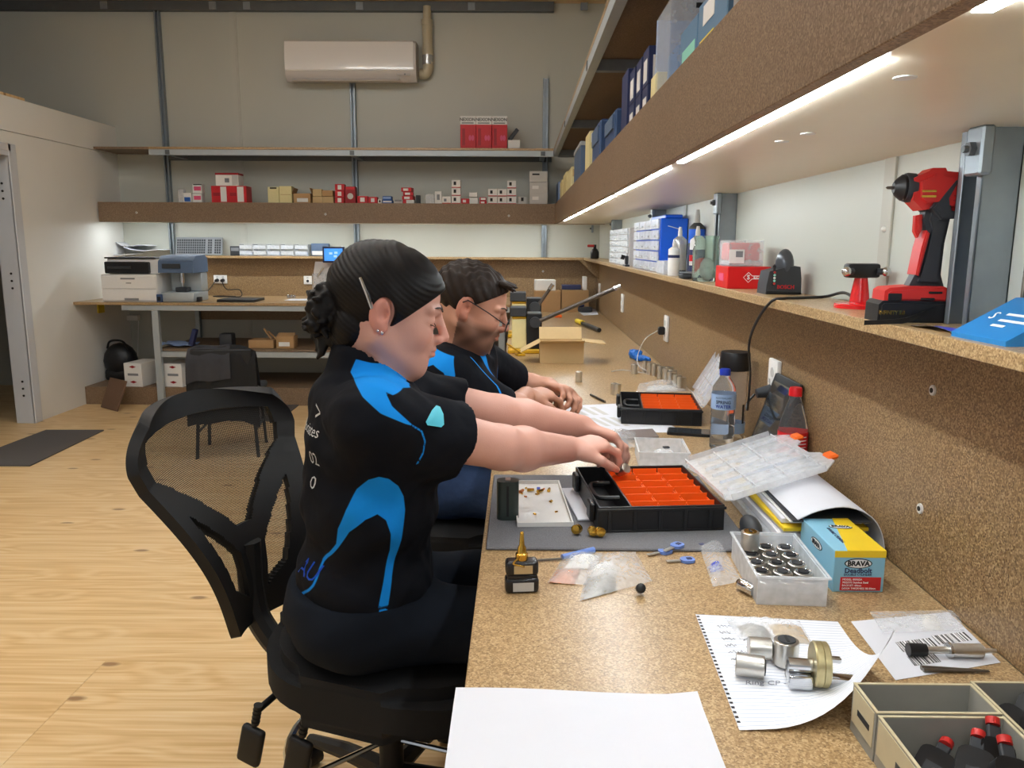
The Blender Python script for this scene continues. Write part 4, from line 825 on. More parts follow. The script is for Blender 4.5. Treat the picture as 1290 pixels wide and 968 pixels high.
# small clip on shelf and clear bin
y = lowy(788, 0.56); t = thing('clamp_tool', 'small dark clamp standing on shelf edge before the drawer cabinets', 'clamp', (0.562, y, SZ)); m_ = MB(); m_.b2((-0.012, -0.05, 0), (0.012, 0.05, 0.01), 0.002); m_.b2((-0.008, -0.03, 0.0102), (0.008, 0.0, 0.055), 0.003); m_.build('frame', 'charcoal', t); MB().cyl((-0.012, -0.02, 0.045), (-0.03, -0.02, 0.05), 0.012).build('knob', 'black_plastic', t)
ya, yb_ = lowy(826, 0.57) - 0.05, lowy(838, 0.57)
t = thing('clear_bin', 'low clear blue-tinted plastic tub beside the blue cabinet', 'tub', (0.61, (ya + yb_) / 2, SZ)); d_ = abs(ya - yb_)
m_ = MB()
for a, b in (((-0.045, -d_/2, 0), (0.045, d_/2, 0.003)), ((-0.045, -d_/2, 0.003), (-0.042, d_/2, 0.05)), ((0.042, -d_/2, 0.003), (0.045, d_/2, 0.05)), ((-0.042, -d_/2, 0.003), (0.042, -d_/2 + 0.003, 0.05)), ((-0.042, d_/2 - 0.003, 0.003), (0.042, d_/2, 0.05))): m_.b2(a, b)
m_.build('tub', 'frosted', t); MB().b2((-0.038, -d_/2 + 0.006, 0.004), (0.038, d_/2 - 0.006, 0.02)).build('contents', 'paleblue_card', t)
# spray cans
def can(label, px, py, ptop, x, r_, body, bands, cap, straw=False):
    y = onx(px, py, x).y; h_ = ony(px, ptop, y).z - SZ
    t = thing('spray_can', label, 'spray can', (x, y, SZ), 0, 'spray cans')
    hb = h_ * 0.8
    m_ = MB(); m_.lathe([(r_ * 0.94, 0), (r_, 0.004), (r_, hb * 0.9), (r_ * 0.96, hb * 0.92), (r_ * 0.5, hb * 0.99), (r_ * 0.42, hb)], 24); m_.build('can', body, t)
    for v0, v1, mt in bands: m_ = MB(); m_.lathe([(r_ + 0.0004, hb * v0), (r_ + 0.0004, hb * v1)], 24, cap=False); m_.build('print_band', mt, t)
    m_ = MB(); m_.lathe([(r_ * 0.34, hb + 0.0003), (r_ * 0.32, h_ * 0.9), (r_ * 0.2, h_), (0, h_)], 14); m_.build('nozzle', cap, t)
    if straw: m_ = MB(); m_.tube([(0, 0, h_ * 0.95), (-0.05, -0.01, h_ * 1.02)], 0.0016, 6); m_.build('straw', 'card_white', t)
can('short white spray can with blue band before the taller cans', 848, 346, 302, 0.575, 0.021, 'spray_white', [(0.62, 0.72, 'navy'), (0.2, 0.55, 'card_white')], 'card_white')
can('tall silver-white spray can with thin straw', 855, 342, 286, 0.62, 0.026, 'spray_silver', [(0.1, 0.8, 'card_grey'), (0.03, 0.12, 'charcoal')], 'card_white', True)
can('big spray can with bright blue upper half', 876, 338, 264, 0.66, 0.03, 'charcoal', [(0.62, 0.88, 'bright_blue'), (0.1, 0.55, 'navy')], 'card_grey')
can('spray can with red, white and navy label behind the glass jar', 877, 344, 285, 0.625, 0.026, 'spray_white', [(0.4, 0.55, 'red_ink'), (0.55, 0.68, 'navy'), (0.1, 0.3, 'navy')], 'card_white')
t, = [thing('sanding_block', 'small dark sanding block beside the glass jar', 'block', (0.575, onx(866, 350, 0.575).y, SZ))]
m_ = MB(); m_.box((0, 0, 0.009), (0.05, 0.07, 0.017), 0.006, None, 2); m_.build('pad', 'charcoal', t); m_ = MB(); m_.box((0, 0, 0.0205), (0.045, 0.065, 0.005), 0.002, None, 2); m_.build('top', 'mid_grey', t)
# green glass jar
y = onx(890, 354, 0.59).y; sj = S((0.59, y, SZ)); h_ = 56 * sj; wj = 0.072
t = thing('glass_jar', 'square pale green glass jar holding a plastic bag', 'jar', (0.592, y + 0.03, SZ), R(8))
def sq_ring(w_, z, n=5): return [(p[0], p[1], z) for p in rounded_rect(w_, w_, w_ * 0.22, n)]
m_ = MB(); zz = [(0.92, 0), (1.0, 0.006), (1.0, h_ * 0.7), (0.9, h_ * 0.8), (0.86, h_ * 0.86), (0.98, h_), (0.92, h_), (0.8, h_ * 0.86), (0.84, h_ * 0.79), (0.93, h_ * 0.69), (0.93, 0.012)]
prev = None
for k, (sc, z) in enumerate(zz):
    ring = [m_.bm.verts.new(p) for p in sq_ring(wj * sc, z)]
    if prev:
        for i in range(len(ring)): m_.bm.faces.new((prev[i], prev[(i + 1) % len(ring)], ring[(i + 1) % len(ring)], ring[i]))
    else: m_.bm.faces.new(ring)
    prev = ring
m_.bm.faces.new(prev); m_.build('glass', 'glass_green', t)
m_ = MB(); m_.sphere((0.004, 0, h_ * 0.28), 0.024, 12, (1, 1, 1.5)); m_.build('plastic_bag', 'frosted', t)
# red box with key emblem, clear box above
p = lowp(914, 364); s_ = S(p); w_ = 53 * s_; h_ = 27 * s_
t = thing('red_key_box', 'red cardboard box with white key emblem on the low shelf', 'box', (max(p.x, 0.55) + w_/2, p.y + 0.065, SZ), 0)
MB().b2((-w_/2, -0.065, 0), (w_/2, 0.065, h_), 0.0015).build('body', 'silca_red', t)
e = MB(); d0 = 0.013
e.tube([(-d0, 0, 0), (0, 0, d0), (d0 * 0.75, 0, d0 * 0.3), (d0 * 2.9, 0, d0 * 0.3), (d0 * 3.3, 0, 0), (d0 * 2.9, 0, -d0 * 0.3), (d0 * 0.75, 0, -d0 * 0.3), (0, 0, -d0)], 0.0009, 6, closed=True); e.build('emblem', 'white_ink', t, (-0.002, -0.0655, h_ * 0.52))
text('S', 0.016, 'white_ink', t, (-0.002, -0.0656, h_ * 0.52), FACE_SOUTH, bold=0.0006); text('ILCA', 0.0095, 'white_ink', t, (0.0215, -0.0656, h_ * 0.52), FACE_SOUTH, bold=0.0003)
MB().box((-w_/2 - 0.0006, 0, h_ * 0.5), (0.001, 0.05, 0.02)).build('end_print', 'pink_ink', t)
h0 = h_; w2 = 43 * s_; h2 = 31 * s_
t2 = thing('clear_parts_box', 'clear box with red parts standing on the red key box', 'box', (t.location.x - 0.004, t.location.y + 0.01, SZ + h0 + 0.0005))
m_ = MB()
for a, b in (((-w2/2, -0.05, 0), (w2/2, 0.05, 0.002)), ((-w2/2, -0.05, 0.002), (-w2/2 + 0.002, 0.05, h2)), ((w2/2 - 0.002, -0.05, 0.002), (w2/2, 0.05, h2)), ((-w2/2 + 0.002, -0.05, 0.002), (w2/2 - 0.002, -0.048, h2)), ((-w2/2 + 0.002, 0.048, 0.002), (w2/2 - 0.002, 0.05, h2)), ((-w2/2, -0.05, h2 + 0.0002), (w2/2, 0.05, h2 + 0.002))): m_.b2(a, b)
m_.build('case', 'clear_plastic', t2)
MB().b2((-w2/2 + 0.004, -0.046, 0.003), (w2/2 - 0.004, 0.046, h2 * 0.2), 0.002).build('grey_parts', 'card_grey', t2); MB().b2((-w2/2 + 0.004, -0.03, h2 * 0.22), (w2/2 - 0.004, 0.046, h2 * 0.93), 0.004).build('red_parts', 'silca_red', t2)
MB().b2((-w2/2 + 0.001, -0.0512, h2 * 0.12), (-w2/2 + w2 * 0.45, -0.0502, h2 * 0.66)).build('label', 'card_white', t2); MB().b2((-w2/2 + w2 * 0.2, -0.0518, h2 * 0.36), (-w2/2 + w2 * 0.4, -0.0513, h2 * 0.6)).build('barcode', 'mid_grey', t2)
# charger with dark tool
p = lowp(986, 371); s_ = S(p); t = thing('tool_charger', 'grey tool charger with rounded dark scanner and red lettering', 'charger', (min(p.x, 0.625), p.y + 0.03, SZ))
w_ = 43 * s_; h_ = 55 * s_
m_ = MB(); m_.prism([(-w_/2, 0), (w_/2, 0), (w_/2 - 0.002, h_ * 0.35), (w_/2 - 0.006, h_ * 0.6), (w_ * 0.28, h_ * 0.62), (-w_ * 0.18, h_ * 0.55), (-w_ * 0.42, h_ * 0.5), (-w_/2 + 0.001, h_ * 0.2)], -0.035, 0.035, Matrix.Rotation(R(90), 4, 'X')); m_.build('base', 'charcoal', t)
MB().b2((-w_/2, -0.037, 0), (w_/2, 0.037, 0.007), 0.002).build('foot', 'black_plastic', t)
m_ = MB(); m_.sphere((w_ * 0.06, -0.014, h_ * 0.62), 0.5, 20, (w_ * 0.52, 0.045, h_ * 0.74)); m_.build('scanner', 'mid_grey', t); t.children[-1].data.materials[0] = mat('gunmetal', srgb(74, 76, 82), 0.28, 0.3, var=0.05, scale=30)
m_ = MB(); m_.lathe([(0.0035, 0), (0.004, h_ * 0.3), (0.0028, h_ * 0.34), (0.004, h_ * 0.42), (0.0, h_ * 0.46)], 10, Matrix.Translation((-w_ * 0.3, -0.036, h_ * 0.2))); m_.build('pen_probe', 'black_plastic', t)
for k in range(5): m_ = MB(); m_.cyl((-w_ * 0.3, -0.040, h_ * (0.24 + 0.06 * k)), (-w_ * 0.3, -0.042, h_ * (0.24 + 0.06 * k)), 0.0028, n=8); m_.build('indicator', ['tool_red', 'mint', 'card_white', 'mint', 'tool_red'][k], t)
text('BOSCH', 0.0125, 'red_ink', t, (0.004, -0.0358, h_ * 0.16), FACE_SOUTH, bold=0.0003)
# red stand with clamp head and ball ends
p = lowp(1082, 388); p.x = min(p.x, 0.635); s_ = S(p); t = thing('clamp_stand', 'glossy red round-based stand with black clamp and steel balls', 'stand', p)
rb = 28 * s_; hh = 56 * s_
m_ = MB(); m_.lathe([(rb, 0), (rb, 0.006), (rb * 0.96, 0.0085), (rb * 0.5, 0.009), (rb * 0.42, 0.011)], 32); m_.build('base', 'gloss_red', t)
m_ = MB(); m_.lathe([(rb * 0.40, 0.0112), (rb * 0.36, hh * 0.3), (rb * 0.26, hh * 0.62)], 20); m_.build('post', 'gloss_red', t)
MB().b2((-0.030, -0.014, hh * 0.625), (0.030, 0.014, hh * 0.92), 0.005, 2).build('clamp_head', 'black_plastic', t); bpy.context.view_layer.update()
for s2 in (-1, 1): 
    x = s2 * 0.036; m_ = MB(); m_.cyl((s2 * 0.022, -0.0145, hh * 0.76), (s2 * 0.036, -0.018, hh * 0.76), 0.006); b_ = m_.build('ball_pin', 'charcoal', t)
    m_ = MB(); m_.sphere((s2 * 0.036, -0.021, hh * 0.76), 0.0088, 14); m_.build('steel_ball', 'chrome', t)
# cordless drill
yd = 1.235; xd = 0.60; t = thing('cordless_drill', 'red and black cordless drill standing on its battery', 'drill', (xd, yd, SZ), R(-6))
k = (onx(1150, 300, xd).y / 1000 * 1.02) / 3.723     # metres per crop pixel
X = lambda u: (u - 480) * k
Z = lambda v: (752 - v) * k
def plate(poly, y0, y1, mt, nm, par, bev=0.0):
    m_ = MB(); m_.prism([(X(u), Z(v)) for u, v in poly], -y1, -y0, Matrix.Rotation(R(90), 4, 'X'))
    if bev:
        es = [e_ for e_ in m_.bm.edges if abs(e_.calc_face_angle(0)) > 0.5 and abs((e_.verts[0].co - e_.verts[1].co).normalized().y) < 0.5]
        bmesh.ops.bevel(m_.bm, geom=es, offset=bev, segments=2, affect='EDGES')
    return m_.build(nm, mt, par, ang=40)
plate([(326, 752), (622, 752), (628, 700), (628, 655), (345, 655), (328, 672)], -0.034, 0.034, 'black_plastic', 'battery', t, 0.004)
bt_ = t.children[-1]
text('INFINITY 5.0', 0.0085, 'brass', bt_, (X(382), -0.0346, Z(708)), FACE_SOUTH, bold=0.0003, sx=0.8)
plate([(350, 660), (625, 662), (622, 600), (600, 590), (470, 590), (372, 598), (352, 612)], -0.032, 0.032, 'tool_red', 'battery_foot', t, 0.005); bf = t.children[-1]
for u0, u1, v0, v1 in ((362, 420, 622, 656), (532, 590, 612, 622), (500, 560, 640, 652)): MB().b2((X(u0), -0.0335, Z(v1)), (X(u1), -0.0321, Z(v0)), 0.001).build('slot', 'black_plastic', bf)
plate([(468, 592), (618, 592), (600, 540), (603, 400), (617, 290), (615, 260), (515, 240), (505, 300), (520, 340), (512, 420), (490, 540)], -0.018, 0.018, 'charcoal', 'handle', t, 0.007)
plate([(486, 540), (500, 545), (530, 360), (516, 345), (500, 420)], -0.0195, 0.0195, 'tool_red', 'grip_inlay', t, 0.002)
plate([(476, 280), (505, 275), (510, 340), (494, 378), (478, 350)], -0.008, 0.008, 'tool_red', 'trigger', t, 0.003)
plate([(440, 120), (500, 92), (515, 78), (568, 78), (575, 92), (640, 98), (690, 118), (760, 130), (765, 250), (700, 272), (600, 270), (540, 250), (490, 258), (445, 215)], -0.029, 0.029, 'tool_red', 'head_shell', t, 0.009); hs = t.children[-1]
plate([(515, 250), (560, 180), (600, 125), (690, 115), (690, 128), (618, 150), (590, 210), (600, 262), (690, 270), (690, 290), (560, 300)], -0.0305, 0.0305, 'charcoal', 'rubber_band', t, 0.003)
for v in (195, 215, 235): MB().b2((X(600), -0.0305, Z(v + 6)), (X(690), -0.0292, Z(v)), 0.0005).build('vent', 'dark_red', hs)
[MB().b2((X(468), -0.0299, Z(v + 9)), (X(528), -0.0291, Z(v))).build('small_print', 'brass', hs) for v in (174, 196)]
m_ = MB(); cz = Z(158); M_ = Matrix.Translation((X(452), 0, cz)) @ Matrix.Rotation(R(-90), 4, 'Y')
m_.lathe([(0.021, -0.004), (0.022, 0.006), (0.021, 0.010)], 24, M_); m_.build('torque_ring', 'charcoal', t)
m_ = MB(); M_ = Matrix.Translation((X(440), 0, cz)) @ Matrix.Rotation(R(-90), 4, 'Y'); m_.lathe([(0.0195, -0.006), (0.0195, 0.010), (0.013, 0.018), (0.008, 0.0215), (0, 0.0215)], 24, M_); m_.build('chuck', 'black_plastic', t)
m_ = MB(); m_.lathe([(0.0025, 0.0217), (0.0022, 0.030), (0, 0.033)], 8, M_); m_.build('bit', 'steel_bit', t)
m_ = MB(); pts = bez([(X(560), -0.0365, Z(690)), (X(500), -0.040, Z(712)), (X(420), -0.055, Z(735)), (X(300), -0.075, Z(742)), (X(215), -0.09, 0.004)], 6)
P = [[q + Vector((0, 0, -0.004)), q + Vector((0, 0, 0.004))] for q in pts]
for row in P:
    for q in row: q.z = max(q.z, 0.001)
m_.sheet(P, 0.0016); m_.build('wrist_strap', 'black_plastic', t)
# blue booklet and bit stand
a, b = onz(1162, 405, SZ), onz(1225, 425, SZ)
P = [[Vector((lerp(0.562, 0.605, j / 4) + i * 0.002, lerp(1.15, 1.035, i / 6), SZ + 0.0008 + 0.006 * math.sin(math.pi * i / 6) * (1 - j / 5))) for j in range(5)] for i in range(7)]
t = thing('booklet', 'blue and white instruction booklet lying beside the upright', 'booklet', (0, 0, 0)); m_ = MB(); m_.sheet(P, 0.0); m_.build('cover', 'booklet_blue', t); m_ = MB(); m_.sheet([[q - Vector((0.0, 0, 0.0006)) for q in r_] for r_ in P], 0.0); m_.build('pages', 'white_ink', t)
t = thing('bit_stand', 'sky blue sloped drill bit stand with upright steel bits', 'bit stand', (0.612, 0.975, SZ), R(2))
m_ = MB(); m_.prism([(-0.05, 0), (0.062, 0), (0.062, 0.05), (0.03, 0.05), (-0.05, 0.006)], -0.055, 0.055, Matrix.Rotation(R(90), 4, 'X')); m_.build('sloped_case', 'sky_blue', t)
sl = math.atan2(0.044, 0.08)
def on_slope(u, v, body, size):   # lettering on the slope
    o = text(body, size, 'white_ink', t, (-0.05 + u * math.cos(sl), v, 0.006 + u * math.sin(sl) + 0.0008), (0, -sl, 0)); o.rotation_euler = (0, -sl, 0); o.rotation_euler = Euler((0, -sl, 0)).to_matrix().to_euler(); 
    o.matrix_local = Matrix.Translation((-0.05 + u * math.cos(sl), v, 0.006 + u * math.sin(sl) + 0.0008)) @ Matrix.Rotation(-sl, 4, 'Y') @ Matrix.Rotation(R(-90), 4, 'Z'); return o
on_slope(0.045, 0.033, 'S', 0.022); 
for u, v, w_ in ((0.052, -0.014, 0.06), (0.038, -0.014, 0.052), (0.026, -0.002, 0.024)):
    m_ = MB(); m_.b2((-w_ / 2, -0.0022, 0), (w_ / 2, 0.0022, 0.0006)); o = m_.build('small_print', 'white_ink', t); o.matrix_local = Matrix.Translation((-0.05 + u * math.cos(sl), v, 0.006 + u * math.sin(sl) + 0.0004)) @ Matrix.Rotation(-sl, 4, 'Y') @ Matrix.Rotation(R(-90), 4, 'Z')
for k, (u, v, r_, h_) in enumerate(((0.034, 0.049, 0.0026, 0.062), (0.036, 0.038, 0.0032, 0.067), (0.038, 0.026, 0.0036, 0.07), (0.04, 0.012, 0.004, 0.075), (0.042, -0.004, 0.0045, 0.08))):
    bt2 = thing('drill_bit', ['thinnest steel drill bit in the blue stand', 'second thinnest steel drill bit in blue stand', 'middle steel drill bit in the blue stand', 'second thickest steel drill bit in blue stand', 'thickest steel drill bit in the blue stand'][k], 'drill bit', t.matrix_basis @ Vector((u, v, 0.0505)), 0, 'drill bits')
    m_ = MB(); m_.lathe([(r_, 0), (r_, h_ * 0.4), (r_ * 0.93, h_ * 0.41), (r_ * 0.93, h_ * 0.92), (0, h_)], 10); m_.build('shank', 'steel_bit', bt2)
    m_ = MB(); m_.tube([(r_ * 0.8 * math.cos(i * 0.9), r_ * 0.8 * math.sin(i * 0.9), h_ * (0.45 + 0.45 * i / 20)) for i in range(21)], r_ * 0.25, 5); m_.build('flute', 'charcoal', bt2)
# ================================================================== THINGS on the right bench
mat('orange', srgb(242, 106, 26), 0.5, var=0.04, scale=40)
mat('carpet', srgb(112, 112, 116), 0.95, var=0.45, scale=420, bump=0.8)
mat('mat_brown', srgb(116, 104, 100), 0.9, var=0.3, scale=300, bump=0.6)
mat('oil_bottle', srgb(36, 34, 36), 0.25, trans=0.15, var=0.1, scale=40)
mat('water', (0.93, 0.97, 1.0), 0.04, trans=0.97, ior=1.2, var=0.01, scale=10)
mat('pet', (0.97, 0.98, 1.0), 0.05, trans=0.95, ior=1.12, var=0.01, scale=10)
mat('cola', srgb(40, 14, 8), 0.08, var=0.1, scale=10)
mat('cola_red', srgb(214, 22, 34), 0.35, var=0.03, scale=40)
mat('label_blue', srgb(160, 190, 230), 0.4, var=0.05, scale=40)
mat('cap_blue', srgb(32, 56, 170), 0.35, var=0.05, scale=40)
mat('glass_dark', srgb(46, 50, 54), 0.08, var=0.4, scale=14, coat=0.5)
mat('brava_blue', srgb(140, 196, 222), 0.42, var=0.04, scale=30)
mat('brava_red', srgb(200, 40, 44), 0.42, var=0.04, scale=30)
mat('brava_yellow', srgb(240, 204, 40), 0.42, var=0.04, scale=30)
mat('key_blue', srgb(110, 140, 210), 0.4, var=0.05, scale=60)
mat('glove_blue', srgb(16, 104, 196), 0.5, var=0.12, scale=40, bump=0.5)
mat('copper_bits', srgb(196, 120, 70), 0.4, 0.6, var=0.3, scale=300, bump=0.8)
mat('steel_bits', srgb(150, 146, 138), 0.35, 0.8, var=0.35, scale=300, bump=0.8)
mat('carton_grey', srgb(150, 148, 140), 0.75, var=0.08, scale=50)
mat('carton_edge', srgb(196, 184, 152), 0.8, var=0.08, scale=50)
mat('green_black', srgb(50, 60, 56), 0.4, var=0.08, scale=50)
mat('machine_yellow', srgb(206, 160, 30), 0.45, var=0.08, scale=30)
mat('lever_steel', srgb(92, 86, 82), 0.4, 0.6, var=0.1, scale=40)
def ruled():
    m, nt, b = newmat('ruled_paper'); N = nt.nodes.new; L = nt.links.new
    tc = N('ShaderNodeTexCoord'); sp = N('ShaderNodeSeparateXYZ'); L(tc.outputs['UV'], sp.inputs[0])
    a = N('ShaderNodeMath'); a.operation = 'MULTIPLY'; a.inputs[1].default_value = 36; L(sp.outputs[1], a.inputs[0])
    f = N('ShaderNodeMath'); f.operation = 'FRACT'; L(a.outputs[0], f.inputs[0])
    g = N('ShaderNodeMath'); g.operation = 'LESS_THAN'; g.inputs[1].default_value = 0.14; L(f.outputs[0], g.inputs[0])
    mx = N('ShaderNodeMix'); mx.data_type = 'RGBA'; mx.inputs[6].default_value = C4(srgb(236, 238, 244)); mx.inputs[7].default_value = C4(srgb(186, 196, 216)); L(g.outputs[0], mx.inputs[0])
    L(mx.outputs[2], b.inputs['Base Color']); b.inputs['Roughness'].default_value = 0.7
ruled()
def barcode_mat():
    m, nt, b = newmat('barcode'); N = nt.nodes.new; L = nt.links.new
    tc = N('ShaderNodeTexCoord'); mp = N('ShaderNodeMapping'); mp.inputs['Scale'].default_value = (300, 0.0, 0.0); n = N('ShaderNodeTexNoise'); n.inputs['Scale'].default_value = 1.0
    L(tc.outputs['Object'], mp.inputs[0]); L(mp.outputs[0], n.inputs['Vector'])
    r = N('ShaderNodeValToRGB'); r.color_ramp.interpolation = 'CONSTANT'; r.color_ramp.elements[0].color = C4(srgb(40, 40, 44)); r.color_ramp.elements[1].position = 0.5; r.color_ramp.elements[1].color = C4(srgb(236, 236, 238))
    L(n.outputs['Fac'], r.inputs[0]); L(r.outputs[0], b.inputs['Base Color']); b.inputs['Roughness'].default_value = 0.6
barcode_mat()
def B(px, py, dz=0.0): p = onz(px, py, BZ); p.z += dz; return p
# ---- parts cases with orange bins and a clear hinged lid
def parts_case(label, loc, rz, lid_ang, w_=0.25, d_=0.285, h_=0.052):
    t = thing('parts_case', label, 'parts case', loc, rz, 'orange bin parts cases')   # origin = near-left bottom corner
    th = 0.004; m_ = MB()
    m_.b2((0, 0, 0), (w_, d_, th), 0.001)
    for a, b in (((0, 0, th), (w_, th, h_)), ((0, d_ - th, th), (w_, d_, h_)), ((0, th, th), (th, d_ - th, h_)), ((w_ - th, th, th), (w_, d_ - th, h_))): m_.b2(a, b, 0.001)
    for k in range(5): m_.b2((0.018 + k * w_ / 5, -0.003, 0.004), (0.026 + k * w_ / 5, -0.0001, h_ - 0.006), 0.001)
    m_.b2((-0.003, -0.003, h_ - 0.009), (w_ + 0.003, 0.0, h_ - 0.003), 0.001)
    m_.build('tray', 'black_plastic', t)
    x0 = 0.072
    m_ = MB(); m_.b2((x0 - 0.006, th, th), (x0 - 0.003, d_ - th, h_ - 0.004)); m_.build('partition', 'black_plastic', t)
    # handle in the left bay
    m_ = MB(); pts = [(x0 - 0.012, d_ * 0.32, h_ - 0.012), (0.02, d_ * 0.34, h_ - 0.012), (0.014, d_ * 0.5, h_ - 0.012), (0.02, d_ * 0.66, h_ - 0.012), (x0 - 0.012, d_ * 0.68, h_ - 0.012)]; m_.tube(bez(pts, 5), 0.005, 8); m_.build('handle', 'black_plastic', t)
    for y in (0.17, 0.83): m_ = MB(); m_.b2((-0.012, d_ * y - 0.02, h_ * 0.25), (-0.0005, d_ * y + 0.02, h_ - 0.002), 0.003); m_.build('latch', 'black_plastic', t)
    # orange bins 3 x 6
    nx, ny = 3, 6; bw, bd = (w_ - th - x0) / nx, (d_ - 2 * th) / ny
    m_ = MB(); q = 0.0012; zt = h_ - 0.010
    m_.b2((q, q, 0), (bw - q, bd - q, 0.002))
    for a, b in (((q, q, 0.002), (bw - q, q + 0.0015, zt - 0.006)), ((q, bd - q - 0.0015, 0.002), (bw - q, bd - q, zt)), ((q, q + 0.0015, 0.002), (q + 0.0015, bd - q - 0.0015, zt - 0.008)), ((bw - q - 0.0015, q + 0.0015, 0.002), (bw - q, bd - q - 0.0015, zt - 0.008))): m_.b2(a, b)
    bm_ = m_.mesh('bin')
    for i in range(nx):
        for j in range(ny): link('bin', bm_, 'orange', t, (x0 + i * bw, th + j * bd, th + 0.0005))
    # lid, local hinge along y at x = w_
    lid = thing('lid', None, None, (w_ + 0.004, 0, h_ + 0.004)); lid.parent = t; lid.rotation_euler = (0, lid_ang, 0)
    bpy.data.objects.remove(lid)
    RY = Matrix.Translation((w_ + 0.004, 0, h_ + 0.004)) @ Matrix.Rotation(lid_ang, 4, 'Y')
    L_ = w_ * 0.96; m_ = MB()
    poly = [(0, 0.012), (0.012, 0), (L_ * 0.86, 0), (L_, d_ * 0.12), (L_, d_ * 0.34), (L_ * 0.93, d_ * 0.40), (L_ * 0.93, d_ * 0.6), (L_, d_ * 0.66), (L_, d_ * 0.88), (L_ * 0.86, d_), (0.012, d_), (0, d_ - 0.012)]
    m_.prism(poly, 0, 0.003)
    for k in range(1, 6): m_.b2((0.02, d_ * k / 6 - 0.0012, 0.0031), (L_ * 0.86, d_ * k / 6 + 0.0012, 0.010))
    for k in range(1, 4): m_.b2((L_ * 0.86 * k / 3 - 0.0012, 0.012, 0.0031), (L_ * 0.86 * k / 3 + 0.0012, d_ - 0.012, 0.010))
    for a, b in (((0.012, 0, 0.0031), (L_ * 0.86, 0.003, 0.014)), ((0.012, d_ - 0.003, 0.0031), (L_ * 0.86, d_, 0.014)), ((0, 0.012, 0.0031), (0.003, d_ - 0.012, 0.014))): m_.b2(a, b)
    bmesh.ops.transform(m_.bm, matrix=RY, verts=m_.bm.verts); ld = m_.build('lid', 'lid_clear', t)
    for y in (0.22, 0.78):
        m_ = MB(); m_.box((L_ + 0.006, d_ * y, 0.003), (0.022, 0.034, 0.010), 0.004); bmesh.ops.transform(m_.bm, matrix=RY, verts=m_.bm.verts); m_.build('clip', 'orange', ld)
    for k in range(4):   # print on the lid's bin chart
        m_ = MB(); m_.b2((L_ * 0.1, d_ * (0.2 + 0.16 * k), -0.0012), (L_ * 0.8, d_ * (0.2 + 0.16 * k) + 0.012, -0.0002)); bmesh.ops.transform(m_.bm, matrix=RY, verts=m_.bm.verts); m_.build('print', ['card_white', 'label_blue', 'card_white', 'card_grey'][k], ld)
    return t
cm = setp(MB().b2((-0.058, 1.392, BZ + 0.0003), (0.44, 1.865, BZ + 0.006), 0.002).build('bench_mat', 'carpet'), 'grey carpet offcut under the open black and orange case', 'mat')
parts_case('open black and orange parts case on the grey carpet mat', (0.157, 1.47, BZ + 0.0065), R(5), R(-17))
parts_case('open black and orange parts case with lid leaning on wall', (0.325, 2.45, BZ + 0.0004), R(-6), R(-60))
# ---- white parts tray and little brass parts on the mat
zt = BZ + 0.0063
t = thing('parts_tray', 'shallow white translucent tray holding tiny brass pins', 'tray', (0.0, 1.50, zt), R(3))
m_ = MB(); m_.b2((0, 0, 0), (0.112, 0.285, 0.0015)); 
for a, b in (((0, 0, 0.0015), (0.112, 0.003, 0.009)), ((0, 0.282, 0.0015), (0.112, 0.285, 0.009)), ((0, 0.003, 0.0015), (0.003, 0.282, 0.009)), ((0.109, 0.003, 0.0015), (0.112, 0.282, 0.009))): m_.b2(a, b)
m_.build('tray', 'card_white', t)
setp(MB().box((0.128, 1.64, zt + 0.003), (0.034, 0.21, 0.004), 0.001, (0, 0, R(6))).build('white_strip', 'paper'), 'folded white paper strip beside the parts tray', 'paper')
random.seed(3)
for k in range(14):
    u, v = random.uniform(0.015, 0.095), random.uniform(0.06, 0.25); m_ = MB(); big = k < 4; L_ = 0.016 if big else 0.006; r_ = 0.004 if big else 0.0022
    if big: u, v = 0.02 + k * 0.021, 0.215 + 0.008 * (k % 2)
    m_.cyl((-L_ / 2, 0, 0), (L_ / 2, 0, 0), r_, r_ * 0.8, n=8); o = m_.build('brass_pin', 'brass' if k % 5 else 'copper_bits', None, t.matrix_basis @ Vector((u, v, 0.0017 + r_)), (0, 0, random.uniform(0, 3)))
    setp(o, 'larger brass lock pin lying in the white tray' if big else 'tiny brass pin scattered in the white tray', 'pin', 'brass pins in tray' if big else 'tiny pins in tray')
setp(MB().box((0, 0, 0.003), (0.008, 0.014, 0.004), 0.001).build('blue_tag', 'cap_blue', None, t.matrix_basis @ Vector((0.06, 0.235, 0.0018))), 'tiny blue tag in the white parts tray', 'tag')
for k, (px, py) in enumerate(((729, 672), (745, 674), (754, 675))):
    q = onz(px, py, zt); m_ = MB(); m_.lathe([(0.0085, 0), (0.009, 0.002), (0.009, 0.007), (0.0075, 0.0075), (0.0075, 0.009), (0.009, 0.0095), (0.009, 0.016), (0.005, 0.017), (0.0, 0.017)], 16)
    o = m_.build('brass_ferrule', 'brass', None, (q.x, q.y, zt + 0.0095), (R(80), 0, R([-30, 8, 12][k]))); setp(o, ['brass ferrule on mat nearest the parts tray', 'brass ferrule on mat between two others', 'brass ferrule on mat touching the black case'][k], 'ferrule', 'brass ferrules')
q = onz(637, 655, zt); s_ = S(q)
t = thing('dark_green_cylinder', 'dark green-black slotted cylinder standing on the carpet mat', 'cylinder', (q.x + 0.004, q.y + 0.012, zt)); r_ = 14 * s_; h_ = 50 * s_
m_ = MB(); m_.prism([(p[0], p[1]) for p in rounded_rect(2 * r_, 1.5 * r_, r_ * 0.6)], 0, h_); m_.build('body', 'green_black', t)
